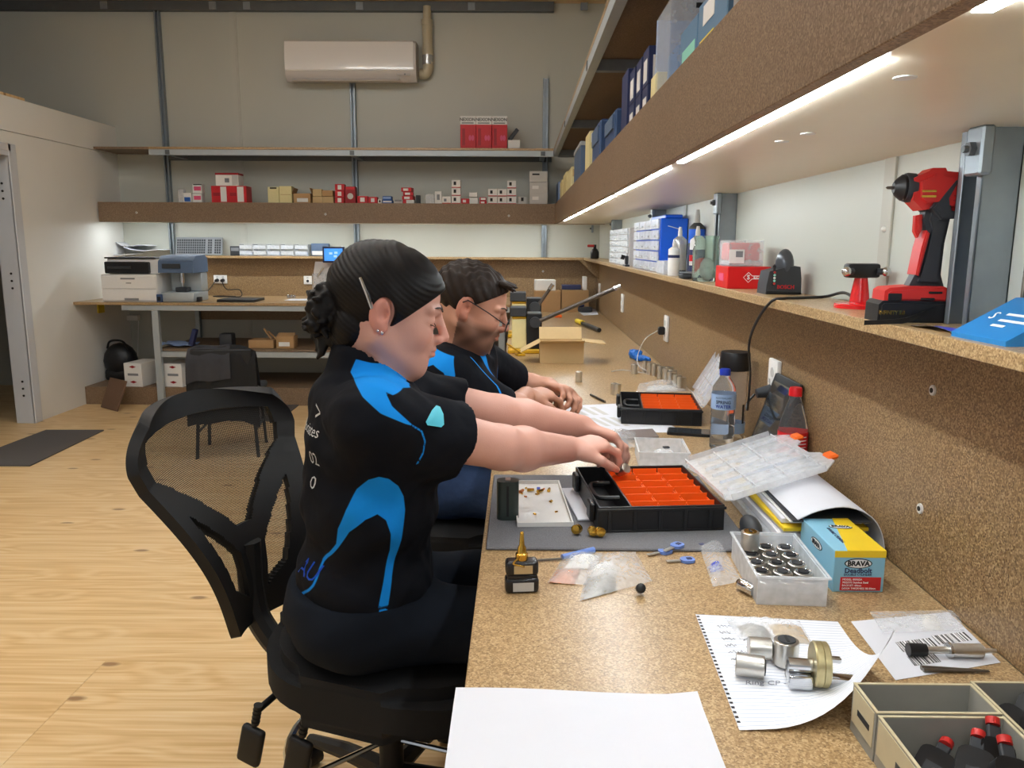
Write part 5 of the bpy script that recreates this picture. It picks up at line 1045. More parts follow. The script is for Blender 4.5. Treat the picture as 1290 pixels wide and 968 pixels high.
MB().box((0, 0, h_ + 0.0012), (r_ * 0.5, r_ * 0.9, 0.003), 0.001).build('slot', 'nickel', t); MB().b2((-r_ * 0.1, -r_ * 0.76, h_ * 0.1), (r_ * 0.1, -r_ * 0.751, h_ * 0.9)).build('groove', 'black_plastic', t)
# ---- oil bottle
q = B(657, 748); s_ = S(q); t = thing('oil_bottle', 'small dark oil bottle with brass nozzle at bench edge', 'bottle', (q.x, q.y + 0.012, BZ), R(6)); w_ = 42 * s_
m_ = MB()
for z0, z1, sc in ((0, 0.026, 1.0), (0.029, 0.054, 0.97)): m_.box((0, 0, (z0 + z1) / 2), (w_ * sc, w_ * 0.5 * sc, z1 - z0), 0.006, None, 3)
m_.box((0, 0, 0.0275), (w_ * 0.88, w_ * 0.42, 0.006), 0.001); m_.build('body', 'oil_bottle', t)
MB().b2((-w_ * 0.28, -w_ * 0.2565, 0.004), (w_ * 0.34, -w_ * 0.2525, 0.019), 0.0005).build('label', 'card_grey', t); MB().b2((-w_ * 0.25, -w_ * 0.2485, 0.034), (w_ * 0.3, -w_ * 0.2445, 0.048), 0.0005).build('label', 'card_tan', t)
m_ = MB(); m_.lathe([(0.0105, 0.0545), (0.0105, 0.064), (0.008, 0.066), (0.007, 0.074), (0.0045, 0.079), (0.003, 0.1), (0.0015, 0.101)], 14); m_.build('nozzle', 'brass', t)
m_ = MB(); m_.tube(bez([(-0.008, -0.012, 0.060), (-0.015, -0.013, 0.052), (-0.004, -0.015, 0.049), (0.003, -0.0145, 0.047)], 5), 0.0015, 6); m_.build('cap_strap', 'brass', t)
# ---- plastic zip bags
def film(name, label, pts, h_, contents, clip=None, cat='bag', seed=1, extra=None):
    """crumpled clear bag; pts = 4 bench points (world xy) in order"""
    random.seed(seed); a, b, c, d = [Vector((p[0], p[1], 0)) for p in pts]; o0 = (a + b + c + d) / 4
    t = thing(name, label, cat, (o0.x, o0.y, BZ + 0.0008)); N = 16
    P = []
    for i in range(N):
        row = []
        for j in range(N):
            u, v = i / (N - 1), j / (N - 1); q = a.lerp(b, u).lerp(d.lerp(c, u), v) - o0
            dome = h_ * (math.sin(math.pi * u) * math.sin(math.pi * v)) ** 0.6
            row.append(Vector((q.x, q.y, 0.002 + dome + random.uniform(0, h_ * 0.55) * (0.15 + math.sin(math.pi * u) * math.sin(math.pi * v)))))
        P.append(row)
    m_ = MB(); m_.sheet(P, 0.0); m_.build('film', 'clear_film', t, ang=60)
    for (u0, u1, v0, v1, mt, hh) in contents:
        N2 = 7; Q = [[None] * N2 for _ in range(N2)]
        for i in range(N2):
            for j in range(N2):
                u, v = lerp(u0, u1, i / (N2 - 1)), lerp(v0, v1, j / (N2 - 1)); q = a.lerp(b, u).lerp(d.lerp(c, u), v) - o0
                e = math.sin(math.pi * i / (N2 - 1)) * math.sin(math.pi * j / (N2 - 1)); Q[i][j] = Vector((q.x, q.y, 0.0008 + hh * e ** 0.5))
        m_ = MB(); m_.sheet(Q, 0.0); m_.build('contents', mt, t)
    return t
def q2(*pp): return [(B(*p).x, B(*p).y) for p in pp]
film('zip_bag', 'clear zip bag of copper pins beside the oil bottle', q2((690, 736), (745, 740), (760, 698), (712, 700)), 0.012, [(0.02, 0.6, 0.02, 0.45, 'copper_bits', 0.008), (0.2, 0.95, 0.5, 0.9, 'card_white', 0.013)], seed=4)
film('zip_bag', 'large crumpled clear zip bag of steel pins', q2((730, 760), (822, 735), (800, 697), (742, 704)), 0.016, [(0.03, 0.5, 0.03, 0.5, 'steel_bits', 0.011), (0.1, 0.55, 0.45, 0.7, 'card_white', 0.016)], seed=9)
film('zip_bag', 'clear bag with blue clip beside the two brass-ended cylinders', q2((898, 742), (935, 735), (905, 680), (880, 688)), 0.010, [(0.1, 0.6, 0.3, 0.45, 'cap_blue', 0.013)], seed=12)
q = B(806, 748); m_ = MB(); m_.lathe([(0.007, 0), (0.008, 0.003), (0.008, 0.012), (0.005, 0.014), (0, 0.014)], 12); setp(m_.build('plastic_stopper', 'black_plastic', None, q, (R(60), 0, 0)), 'small black plastic cap beside the steel pin bag', 'cap'); bpy.data.objects['plastic_stopper'].location.z = BZ + 0.008
m_ = MB(); a, b = B(677, 708), B(708, 706); m_.cyl((a.x, a.y, BZ + 0.003), (b.x, b.y, BZ + 0.003), 0.0022, n=8); t = thing('screwdriver', 'thin screwdriver with blue handle behind the zip bags', 'screwdriver', (0, 0, 0)); m_.build('shaft', 'steel_bit', t)
m_ = MB(); c = B(748, 697); m_.cyl((b.x, b.y, BZ + 0.006), (c.x, c.y, BZ + 0.006), 0.005, 0.006, n=10); m_.build('handle', 'key_blue', t)
# ---- blue-headed keys
def key(label, p, rz, head, group, z=0.0012, blade=0.026):
    t = thing('key', label, 'key', (p.x, p.y, BZ + z), rz, group)
    m_ = MB(); m_.prism(rounded_rect(0.026, 0.022, 0.009), 0, 0.005); m_.build('head', head, t)
    MB().b2((0.0135, -0.004, 0.0015), (0.0135 + blade, 0.004, 0.0035), 0.0005).build('blade', 'nickel', t); MB().box((-0.003, 0, 0.0055), (0.009, 0.008, 0.001)).build('window', 'navy' if head == 'key_blue' else 'charcoal', t)
    return t
for k, (px, py, rz, z) in enumerate(((838, 697, 3.6, 0), (853, 693, 3.9, 0.0055), (866, 708, 3.3, 0), (882, 690, 3.5, 0))):
    key(['blue-headed key nearest the zip bags', 'blue-headed key lying on top of another', 'blue-headed key lying lowest on the bare bench', 'blue-headed key nearest the blue-clipped bag'][k], B(px, py), rz, 'key_blue', 'blue keys', 0.0008 + z)
# ---- lock cylinders
def cyl_mesh(r_, L_, n=20):
    m_ = MB(); m_.lathe([(r_ * 0.9, 0), (r_, 0.001), (r_, L_ - 0.001), (r_ * 0.9, L_)], n); return m_
def lock_cylinder(label, loc, rot, r_=0.016, L_=0.036, group='lock cylinders', oval=True, mt='nickel', face='brass'):
    t = thing('lock_cylinder', label, 'lock cylinder', loc, 0, group, rot)
    m_ = MB()
    if oval:
        pts = [(r_ * math.cos(a), r_ * math.sin(a)) for a in [R(-50 + 280 * k / 16) for k in range(17)]]; w2 = r_ * 0.55
        pts += [(-w2, -r_ * 1.7), (w2, -r_ * 1.7)] if True else []
        m_.prism(pts, 0, L_)
    else: m_.lathe([(r_ * 0.93, 0), (r_, 0.001), (r_, L_ - 0.001), (r_ * 0.93, L_)], 22)
    m_.build('body', mt, t)
    m_ = MB(); m_.lathe([(r_ * 0.72, L_ + 0.0002), (r_ * 0.7, L_ + 0.0015), (0, L_ + 0.0015)], 18); f = m_.build('plug_face', face, t)
    MB().box((0, 0, L_ + 0.0018), (r_ * 0.22, r_ * 0.9, 0.0008)).build('keyway', 'ink', f)
    return t
for k, (px, py) in enumerate(((729, 481), (774, 497), (799, 471))):
    q = B(px, py); lock_cylinder(['lone silver lock cylinder standing before the open carton', 'silver lock cylinder standing behind the second parts case', 'silver lock cylinder standing beside the blue glove'][k], q, (0, 0, R(k * 40)), 0.015 if k else 0.014, 0.042, 'standing lock cylinders', k == 1, 'nickel', 'nickel')
row = [(812, 470), (818, 472), (824, 474), (831, 477), (838, 481), (844, 485), (851, 489), (846, 478), (856, 482), (861, 492)]
for k, (px, py) in enumerate(row):
    q = B(px, py); q.x = min(q.x, XR - 0.06)
    lock_cylinder(['silver lock cylinder at the glove end of the wall row'] [0] if k == 0 else 'silver lock cylinder standing in the row along the wall board', q, (0, 0, R(90)), 0.0125, 0.052, 'row of lock cylinders by the wall', True, 'nickel', 'nickel')
for k, (px, py, rz) in enumerate(((930, 742, 0.5), (938, 716, 0.4))):
    q = B(px, py); t = thing('brass_end_cylinder', ['steel cylinder with brass end, lower on the bench', 'steel cylinder with brass end touching the clear tub'][k], 'cylinder', (q.x, q.y, BZ + 0.0105), 0, 'brass-ended cylinders', (R(90), 0, rz))
    m_ = MB(); m_.lathe([(0.009, 0.004), (0.01, 0.006), (0.01, 0.034), (0.009, 0.036)], 18); m_.build('barrel', 'chrome', t); m_ = MB(); m_.lathe([(0, 0), (0.007, 0.0), (0.009, 0.0038)], 18); m_.build('brass_end', 'brass', t)
# ---- clear tub of cylinders
q = B(953, 762); t = thing('clear_tub', 'clear plastic tub packed with lock cylinders', 'tub', (q.x, q.y, BZ), R(-3)); TW, TD, TH_ = 0.108, 0.19, 0.046
def open_box(m_, w_, d_, h_, th=0.0018, flare=0.0):
    m_.b2((0, 0, 0), (w_, d_, th))
    for a, b in (((0, 0, th), (w_, th, h_)), ((0, d_ - th, th), (w_, d_, h_)), ((0, th, th), (th, d_ - th, h_)), ((w_ - th, th, th), (w_, d_ - th, h_))): m_.b2(a, b)
    if flare:
        for a, b in (((-flare, -flare, h_), (w_ + flare, 0.0, h_ + 0.003)), ((-flare, d_, h_), (w_ + flare, d_ + flare, h_ + 0.003)), ((-flare, 0, h_), (0, d_, h_ + 0.003)), ((w_, 0, h_), (w_ + flare, d_, h_ + 0.003))): m_.b2(a, b)
    return m_
open_box(MB(), TW, TD, TH_, 0.002, 0.004).build('tub', 'frosted', t)
cb_me = cyl_mesh(0.0152, 0.03).mesh('cyl'); 
for i in range(3):
    for j in range(5):
        p = t.matrix_basis @ Vector((0.02 + i * 0.034, 0.022 + j * 0.036, 0.0025))
        lt = thing('tub_cylinder', 'grey lock cylinder standing in the clear tub', 'lock cylinder', p, 0, 'lock cylinders in the tub')
        link('body', cb_me, 'nickel', lt)
        m_ = MB(); m_.lathe([(0.009, 0.0302), (0.009, 0.0325), (0, 0.0325)], 14); m_.build('plug_face', 'ink' if (i + j) % 2 else 'charcoal', lt); m_ = MB(); m_.lathe([(0.0105, 0.0303), (0.0125, 0.0318), (0.0125, 0.0303)], 14, cap=False); m_.build('rim', 'chrome', lt)
p = t.matrix_basis @ Vector((0.02, 0.145, 0.0358)); lt = lock_cylinder('tall steel cylinder with brass top standing on the packed tub', p, (0, 0, 0), 0.0155, 0.032, None, False, 'nickel', 'brass')
# ---- deadbolt carton
q = B(1048, 746); t = thing('deadbolt_carton', 'pale blue deadbolt carton with yellow top corner', 'carton', (q.x, q.y, BZ)); bw, bd, bh = 0.083, 0.155, 0.071
MB().b2((0, 0, 0), (bw, bd, bh), 0.001).build('body', 'brava_blue', t)
m_ = MB(); m_.prism([(0.02, 0.0), (bw, 0.0), (bw, bd), (0.055, bd)], bh + 0.0001, bh + 0.0008); m_.build('yellow_panel', 'brava_yellow', t)
MB().b2((0.0, -0.0009, bh - 0.011), (bw, -0.0001, bh)).build('yellow_edge', 'brava_yellow', t)
MB().b2((0.012, -0.0009, 0.003), (bw - 0.005, -0.0001, 0.026)).build('red_panel', 'brava_red', t)
def oval(t, loc, w_, h_, rot, txt, sz):
    m_ = MB(); m_.lathe([(1, 0), (1, 0.0006)], 24, Matrix.Diagonal((w_, h_, 1, 1))); o = m_.build('oval', 'ink', t, loc, rot); 
    m_ = MB(); m_.lathe([(1, 0.0007), (1, 0.001)], 24, Matrix.Diagonal((w_ * 0.92, h_ * 0.84, 1, 1))); m_.build('oval_inner', 'white_ink', o)
    tx = text(txt, sz, 'ink', o, (0, 0, 0.0013), (0, 0, 0), bold=0.0004); return o
oval(t, (bw * 0.47, -0.0002, bh * 0.70), 0.0225, 0.0085, FACE_SOUTH, 'BRAVA', 0.0115)
oval(t, (bw * 0.62, bd * 0.7, bh + 0.001), 0.02, 0.008, (0, 0, R(-8)), 'BRAVA', 0.010); oval(t, (-0.0002, bd * 0.5, bh * 0.75), 0.025, 0.008, (R(90), 0, R(-90)), 'BRAVA', 0.011)
text('Deadbolt', 0.0118, 'navy', t, (bw * 0.48, -0.0004, bh * 0.52), FACE_SOUTH, bold=0.0002); text('DOUBLE CYLINDER', 0.0052, 'navy', t, (bw * 0.48, -0.0004, bh * 0.425), FACE_SOUTH)
for k, s2 in enumerate(('MODEL: 8000/2A', '70SS/STS Stainless Steel', 'BACKSET: 60mm', 'DOOR THICKNESS 35-50mm')): text(s2, 0.0044, 'white_ink', t, (0.015, -0.0012, 0.0222 - k * 0.0052), FACE_SOUTH, align='LEFT')
text('DOUBLE CYLINDER', 0.008, 'navy', t, (0.028, bd * 0.45, bh + 0.0004), (0, 0, R(-90)))
# ---- document folder with papers against the wall
t = thing('document_folder', 'white curved document wallet stuffed with papers against the wall', 'folder', (0, 0, 0)); y0, y1 = 1.37, 1.75
pr_ = [(0.505, 0.783), (0.54, 0.80), (0.585, 0.808), (0.62, 0.80), (0.645, 0.782), (0.66, 0.755), (0.667, 0.725), (0.668, 0.7115)]
P = [[Vector((x, lerp(y0, y1, j / 4) - 0.0 * i, z)) for j in range(5)] for i, (x, z) in enumerate(bez([(a, 0, b) for a, b in pr_], 3) and [(q.x, q.z) for q in bez([(a, 0, b) for a, b in pr_], 3)])]
m_ = MB(); m_.sheet(P, 0.0016); m_.build('cover', 'paper', t)
m_ = MB(); m_.b2((0.47, 1.38, BZ + 0.0004), (0.655, 1.74, BZ + 0.022), 0.003); m_.build('clear_tray', 'frosted', t)
random.seed(5)
for k, (mt, dz, th) in enumerate((('paper', 0.0225, 0.014), ('card_grey', 0.037, 0.006), ('brava_yellow', 0.0435, 0.008), ('paper', 0.052, 0.010), ('card_white', 0.0625, 0.004), ('charcoal', 0.067, 0.004))):
    x0 = 0.475 + 0.008 * random.random() + 0.004 * k; m_ = MB(); m_.box(((x0 + 0.640) / 2, 1.555 + random.uniform(-0.02, 0.02), BZ + dz + th / 2), (0.640 - x0, 0.33, th - 0.0006), 0.001, (0, 0, R(random.uniform(-1.5, 1.5)))); m_.build('paper_bundle', mt, t)
t = thing('dark_tape_tool', 'dark grey rounded tool under the open clear lid', 'tool', (0.452, 1.47, BZ + 0.0005)); m_ = MB(); m_.sphere((0, 0, 0.021), 0.021, 16, (0.9, 2.0, 1.0)); m_.build('shell', 'charcoal', t); MB().box((0, -0.0, 0.0035), (0.03, 0.07, 0.005), 0.002).build('base', 'black_plastic', t)
# ---- bottles, cup, tablet, phone
def bottle(name, label, loc, prof, body, n=28):
    t = thing(name, label, 'bottle', loc); m_ = MB(); m_.lathe(prof, n); m_.build('bottle', body, t); return t
H = 0.226; rb = 0.033
t = bottle('water_bottle', 'clear spring water bottle with blue cap', (0.566, 2.15, BZ), [(0.026, 0), (rb, 0.006), (rb, 0.03), (rb * 0.95, 0.035), (rb, 0.04), (rb, 0.062), (rb * 0.95, 0.067), (rb, 0.072), (rb, 0.092), (rb * 0.96, 0.097), (rb, 0.102), (rb, 0.16), (rb * 0.9, 0.178), (rb * 0.55, 0.196), (0.0135, 0.203), (0.0135, 0.208)], 'pet')
m_ = MB(); m_.lathe([(0.024, 0.002), (rb * 0.94, 0.008), (rb * 0.94, 0.128), (0, 0.128)], 24); m_.build('water', 'water', t)
m_ = MB(); m_.lathe([(rb + 0.0006, 0.116), (rb + 0.0006, 0.158)], 28, cap=False); lb = m_.build('label', 'label_blue', t)
m_ = MB(); m_.lathe([(0.0148, 0.2085), (0.0148, 0.222), (0.013, H), (0, H)], 20); m_.build('cap', 'cap_blue', t)
def curved_text(body, size, mt, parent, r_, z, ang0, bold=0.0):
    o = text(body, size, mt, parent, None, None, bold=bold)
    for v in o.data.vertices:
        a = ang0 + v.co.x / r_; h_ = v.co.y; v.co = Vector((r_ * math.sin(a), -r_ * math.cos(a), z + h_))
    return o
AN = -0.27
curved_text('AUSTRALIAN', 0.0075, 'navy', lb, rb + 0.0012, 0.149, AN); curved_text('SPRING', 0.0125, 'navy', lb, rb + 0.0012, 0.137, AN, 0.0003); curved_text('WATER', 0.0125, 'cap_blue', lb, rb + 0.0012, 0.125, AN, 0.0003)
H = 0.238; rc = 0.0335
t = bottle('cola_bottle', 'cola bottle with red cap and red label', (0.638, 1.80, BZ), [(0.024, 0), (rc * 0.95, 0.006), (rc, 0.02), (rc * 0.93, 0.06), (rc, 0.085), (rc, 0.135), (rc * 0.92, 0.155), (rc * 0.62, 0.19), (0.0135, 0.21), (0.0135, 0.218)], 'pet')
m_ = MB(); m_.lathe([(0.022, 0.003), (rc * 0.9, 0.008), (rc * 0.93, 0.02), (rc * 0.86, 0.06), (rc * 0.93, 0.085), (rc * 0.93, 0.10), (0, 0.10)], 24); m_.build('cola', 'cola', t)
m_ = MB(); m_.lathe([(rc + 0.0007, 0.082), (rc + 0.0007, 0.136)], 28, cap=False); lb = m_.build('label', 'cola_red', t)
m_ = MB(); m_.lathe([(0.0148, 0.2185), (0.0148, 0.233), (0.013, H), (0, H)], 20); m_.build('cap', 'cola_red', t)
curved_text('Coca-Cola', 0.017, 'white_ink', lb, rc + 0.0013, 0.110, -1.05, 0.0004)
for k in range(5): m_ = MB(); m_.sheet([[Vector(((rc + 0.0012) * math.sin(a), -(rc + 0.0012) * math.cos(a), z)) for z in (0.126 - k * 0.008, 0.128 - k * 0.008)] for a in [0.0 + 0.1 * q for q in range(8)]], 0); m_.build('small_print', 'white_ink', lb)
m_ = MB(); Q = [[Vector(((rc + 0.0011) * math.sin(a), -(rc + 0.0011) * math.cos(a), z)) for z in (0.124, 0.134)] for a in (-0.35, -0.25, -0.15)]; m_.sheet(Q, 0); m_.build('label_panel', 'white_ink', lb)
t = bottle('shaker_cup', 'tall clear cup with wide black lid behind the water bottle', (0.615, 2.235, BZ), [(0.033, 0), (0.035, 0.005), (0.039, 0.21), (0.0365, 0.21), (0.033, 0.008)], 'pet')
m_ = MB(); m_.lathe([(0.0425, 0.2103), (0.044, 0.213), (0.041, 0.258), (0.039, 0.262), (0, 0.262)], 28); m_.build('lid', 'black_plastic', t)
m_ = MB(); m_.lathe([(0.0365, 0.03), (0.0372, 0.06)], 28, cap=False); m_.build('print_band', 'label_blue', t); m_ = MB(); Q = [[Vector(((0.0385) * math.sin(a), -(0.0385) * math.cos(a), z)) for z in (0.06, 0.115)] for a in (0.5, 0.6, 0.7)]; m_.sheet(Q, 0); m_.build('scale_print', 'ink', t)
t = thing('tablet', 'black tablet leaning against the wall board behind the cola', 'tablet', (0.597, 1.93, BZ + 0.002), 0, None, (0, R(17.5), 0))
m_ = MB(); m_.b2((-0.009, -0.092, 0), (0.0, 0.092, 0.245), 0.003, 2); m_.build('case', 'black_plastic', t); MB().b2((-0.0102, -0.078, 0.018), (-0.0091, 0.078, 0.225)).build('glass', 'glass_dark', t)
t = thing('phone', 'black phone lying on bench beside the second parts case', 'phone', (0.525, 2.325, BZ + 0.0004), R(-14)); m_ = MB(); m_.prism(rounded_rect(0.15, 0.072, 0.009), 0, 0.008); m_.build('body', 'black_plastic', t); m_ = MB(); m_.prism(rounded_rect(0.142, 0.066, 0.007), 0.0082, 0.0086); m_.build('screen', 'glass_dark', t)
# ---- outlets on the wall board
def wall_outlet(px, py, label):
    p = onx(px, py, XR - 0.0165); t = thing('power_outlet', label, 'outlet', p, 0, 'wall outlets')
    MB().b2((-0.012, -0.036, -0.058), (0, 0.036, 0.058), 0.003, 2).build('plate', 'card_white', t)
    for z in (-0.025, 0.025): MB().cyl((-0.0121, 0, z), (-0.0132, 0, z), 0.013, n=12).build('socket', 'card_grey', t)
    MB().b2((-0.0145, 0.012, -0.006), (-0.0121, 0.022, 0.006)).build('switch', 'card_grey', t); return t
o1 = wall_outlet(841, 414, 'white outlet with black plug above the blue glove'); m_ = MB(); m_.box((-0.028, 0, -0.01), (0.03, 0.03, 0.036), 0.005); m_.build('plug', 'black_plastic', o1)
wall_outlet(785, 382, 'white outlet between the blue glove and the back corner'); wall_outlet(756, 366, 'white outlet next to the back corner cartons')
o2 = wall_outlet(978, 481, 'white outlet behind the leaning tablet'); m_ = MB(); m_.cyl((-0.013, 0, -0.025), (-0.05, 0, -0.032), 0.018, 0.012, n=14); m_.build('plug', 'charcoal', o2)
# black cord from stand over shelf edge to the lamp plug on the bench
pts = [onz(1100, 391, SZ) + Vector((0.0, 0.05, 0.004)), Vector((0.66, 1.62, SZ + 0.02)), Vector((0.67, 1.75, SZ + 0.004)), Vector((0.60, 1.72, SZ + 0.003)), Vector((0.565, 1.70, SZ + 0.003)), Vector((0.541, 1.715, SZ - 0.006)), Vector((0.537, 1.80, SZ - 0.06)), Vector((0.545, 1.87, SZ - 0.12)), Vector((0.57, 1.93, SZ - 0.2)), Vector((0.585, o2.location.y - 0.06, o2.location.z - 0.06)), o2.location + Vector((-0.075, -0.01, -0.055)), o2.location + Vector((-0.0545, 0, -0.034))]
cable('extension_lead', 'black power lead hanging over the shelf edge to the outlet', pts, 0.0032, 'black_plastic', 'cord', 8)
e = o1.location; cable('thin_grey_cable', 'thin pale cable looping from outlet down to the bench', [e + Vector((-0.045, 0, -0.01)), e + Vector((-0.1, 0, -0.05)), e + Vector((-0.13, 0.0, -0.12)), Vector((e.x - 0.14, e.y - 0.1, BZ + 0.03)), Vector((e.x - 0.1, e.y - 0.16, BZ + 0.004)), Vector((e.x - 0.2, e.y - 0.06, BZ + 0.003)), Vector((e.x - 0.26, e.y - 0.1, BZ + 0.003))], 0.0022, 'card_grey')
# ---- blue glove
random.seed(2); q = B(800, 452); t = thing('blue_glove', 'crumpled blue rubber glove on the bench by the wall', 'glove', (min(q.x, 0.60), q.y, BZ + 0.0005)); m_ = MB()
m_.sphere((0, 0, 0.022), 0.05, 18, (0.7, 1.15, 0.45))
for v in m_.bm.verts: v.co += Vector((random.uniform(-1, 1), random.uniform(-1, 1), random.uniform(-1, 1))) * 0.006; v.co.z = max(v.co.z, 0.0005)
for k in range(4): m_.tube(bez([(0.01 * k - 0.01, -0.03, 0.012), (0.012 * k, -0.07, 0.014), (0.02 * k - 0.005, -0.10 - 0.004 * k, 0.010)], 4), [0.012] * 4 + [0.011] * 4 + [0.008], 8)
m_.build('glove', 'glove_blue', t, ang=60)
# ---- notepad page with handwriting and lock parts
t = thing('notepad_page', 'torn ruled notepad page with handwriting and curled corner', 'paper', (0, 0, 0)); N = 15
A_, B_, C_, D_ = Vector((0.274, 1.14, 0)), Vector((0.261, 0.845, 0)), Vector((0.462, 0.842, 0)), Vector((0.484, 1.12, 0))
def page_pt(u, v):     # u across, v down
    q = A_.lerp(D_, u).lerp(B_.lerp(C_, u), v); c = max(0, (u + v - 1.15)) ; q.z = BZ + 0.0012 + 0.55 * c * c * 0.28 + 0.002 * math.sin(u * 7) * v
    if c > 0: q.x -= 0.02 * c * c; q.y += 0.05 * c * c
    return q
P = [[page_pt(i / (N - 1), j / (N - 1)) for j in range(N)] for i in range(N)]
m_ = MB(); m_.sheet(P, 0.0); uvl = m_.bm.loops.layers.uv.new('uv')
idx = {}
for i in range(N):
    for j in range(N): idx[tuple(round(c, 6) for c in P[i][j])] = (i / (N - 1), j / (N - 1))
for f in m_.bm.faces:
    for lp in f.loops: lp[uvl].uv = idx.get(tuple(round(c, 6) for c in lp.vert.co), (0, 0))
m_.build('page', 'ruled_paper', t)
hole = MB().box((0, 0, 0), (0.004, 0.0035, 0.0004)).mesh('tear')
for k in range(28): o = link('perforation', hole, 'ink', t, page_pt(0.012, 0.03 + 0.034 * k) + Vector((0, 0, 0.0008)))
def writing(u, v, body, size, rz=0.0): text(body, size, 'pencil', t, page_pt(u, v) + Vector((0, 0, 0.001)), (0, 0, rz), 'handwriting', 0.0001, 'LEFT', shear=0.3)
for k in range(7):
    m_ = MB(); n_ = (9, 5, 6, 5, 8, 7, 4)[k]; a = page_pt(0.12, 0.13 + 0.065 * k) + Vector((0, 0, 0.0012)); m_.tube([a + Vector((0.0035 * i * 0.5, 0.003 * math.sin(i * 2.1 + k) + 0.0015 * math.sin(i * 5.3), 0)) for i in range(2 * n_)], 0.0004, 4); m_.build('handwriting', 'pencil', t)
writing(0.14, 0.66, 'Ring CP - top u', 0.014); writing(0.62, 0.70, '?', 0.02)
for k in range(4):
    a = page_pt(0.26, 0.14 + 0.065 * k) + Vector((0, 0, 0.0012)); m_ = MB(); m_.tube(bez([a, a + Vector((0.012, 0.010, 0)), a + Vector((0.026, 0.014, 0))], 4), 0.0005, 4); m_.build('handwriting', 'ink', t)
zp = BZ + 0.0045
def lying(label, px, py, rz, L_=0.036, r_=0.0145, up=False, group='loose lock cylinders on the page'):
    q = onz(px, py, zp); return lock_cylinder(label, (q.x, q.y, zp + (0 if up else r_)), (0, 0, rz) if up else (R(90), 0, rz), r_, L_, group, False, 'nickel', 'charcoal')
lying('grey lock cylinder lying nearest the torn page edge', 926, 849, R(74)); lying('grey lock cylinder lying behind the first on the page', 942, 828, R(82), 0.03); lying('grey lock cylinder standing upright on the page', 989, 836, 0, 0.034, 0.0165, True)
q = onz(1031, 868, zp); t2 = thing('rim_lock_body', 'round brass-toned rim lock with chrome block on the page', 'lock', (q.x, q.y + 0.01, zp), R(-8))
m_ = MB(); m_.lathe([(0.027, -0.010), (0.0285, -0.008), (0.0285, -0.0005), (0.027, 0.0), (0.0285, 0.0005), (0.0285, 0.007), (0.026, 0.009)], 32, Matrix.Translation((0.004, 0, 0.0285)) @ Matrix.Rotation(R(90), 4, 'Y')); m_.build('disc', 'brass', t2); t2.children[-1].data.materials[0] = mat('pale_brass', srgb(196, 184, 140), 0.35, 0.85, var=0.2, scale=90)
m_ = MB(); m_.b2((-0.036, -0.018, 0.0), (-0.0065, 0.016, 0.018), 0.003, 2); m_.cyl((-0.036, -0.002, 0.026), (-0.0065, -0.002, 0.026), 0.009, n=18); m_.build('chrome_block', 'chrome', t2)
m_ = MB(); m_.b2((0.0135, -0.014, 0.002), (0.05, 0.004, 0.017), 0.003, 2); m_.b2((0.0135, 0.0, 0.03), (0.03, 0.008, 0.038), 0.002); m_.build('tail', 'chrome', t2)
film('zip_bag', 'clear bag with silver parts at the top of the notepad page', [(0.32, 1.06), (0.42, 1.045), (0.425, 1.115), (0.315, 1.125)], 0.012, [(0.55, 0.98, 0.1, 0.8, 'card_tan', 0.01), (0.1, 0.5, 0.2, 0.7, 'steel_bits', 0.009)], seed=21)
# ---- barcode paper, clear sleeve, tools
a, b, c, d = B(1072, 784), B(1195, 772), B(1283, 836), B(1128, 858); c.x = min(c.x, XR - 0.03)
t = thing('barcode_sheet', 'white delivery sheet with barcodes under the pin tool', 'paper', (0, 0, 0)); m_ = MB(); m_.sheet([[a + Vector((0, 0, 0.0006)), d + Vector((0, 0, 0.0006))], [b + Vector((0, 0, 0.0006)), c + Vector((0, 0, 0.0006))]], 0.0003); m_.build('sheet', 'paper', t)
def on_sheet(u0, u1, v0, v1, mt, nm): 
    f = lambda u, v: a.lerp(b, u).lerp(d.lerp(c, u), v) + Vector((0, 0, 0.0012)); m_ = MB(); m_.sheet([[f(u0, v0), f(u0, v1)], [f(u1, v0), f(u1, v1)]], 0.0003); m_.build(nm, mt, t)
on_sheet(0.25, 0.6, 0.45, 0.62, 'barcode', 'barcode'); on_sheet(0.62, 0.95, 0.42, 0.58, 'barcode', 'barcode'); on_sheet(0.25, 0.5, 0.7, 0.85, 'barcode', 'barcode'); on_sheet(0.7, 0.95, 0.66, 0.8, 'barcode', 'barcode')
film('clear_sleeve', 'flat clear plastic sleeve with white sticker near the wall', q2((1112, 800), (1215, 797), (1205, 771), (1095, 773)), 0.004, [(0.55, 0.75, 0.1, 0.85, 'card_white', 0.0045)], 'sleeve', seed=31)
a, b = B(1143, 828), B(1278, 830); b.x = min(b.x, XR - 0.03); d_ = (b - a).normalized(); z = Vector((0, 0, 0.011)); t = thing('pin_tool', 'black-knobbed steel plug tool lying on the barcode sheet', 'tool', (0, 0, 0))
m_ = MB(); m_.cyl(a + z, a + d_ * 0.024 + z, 0.009, 0.0085, n=18); m_.build('knob', 'black_plastic', t); m_ = MB(); m_.cyl(a + d_ * 0.0245 + z, a + d_ * 0.055 + z, 0.005, n=12); m_.cyl(a + d_ * 0.055 + z, a + d_ * 0.1 + z, 0.0095, n=18); m_.cyl(a + d_ * 0.1 + z, b + z, 0.004, 0.003, n=10); m_.build('shaft', 'nickel', t); m_ = MB(); m_.cyl(a + d_ * 0.054 + z, a + d_ * 0.058 + z, 0.0105, n=18); m_.build('collar', 'chrome', t)
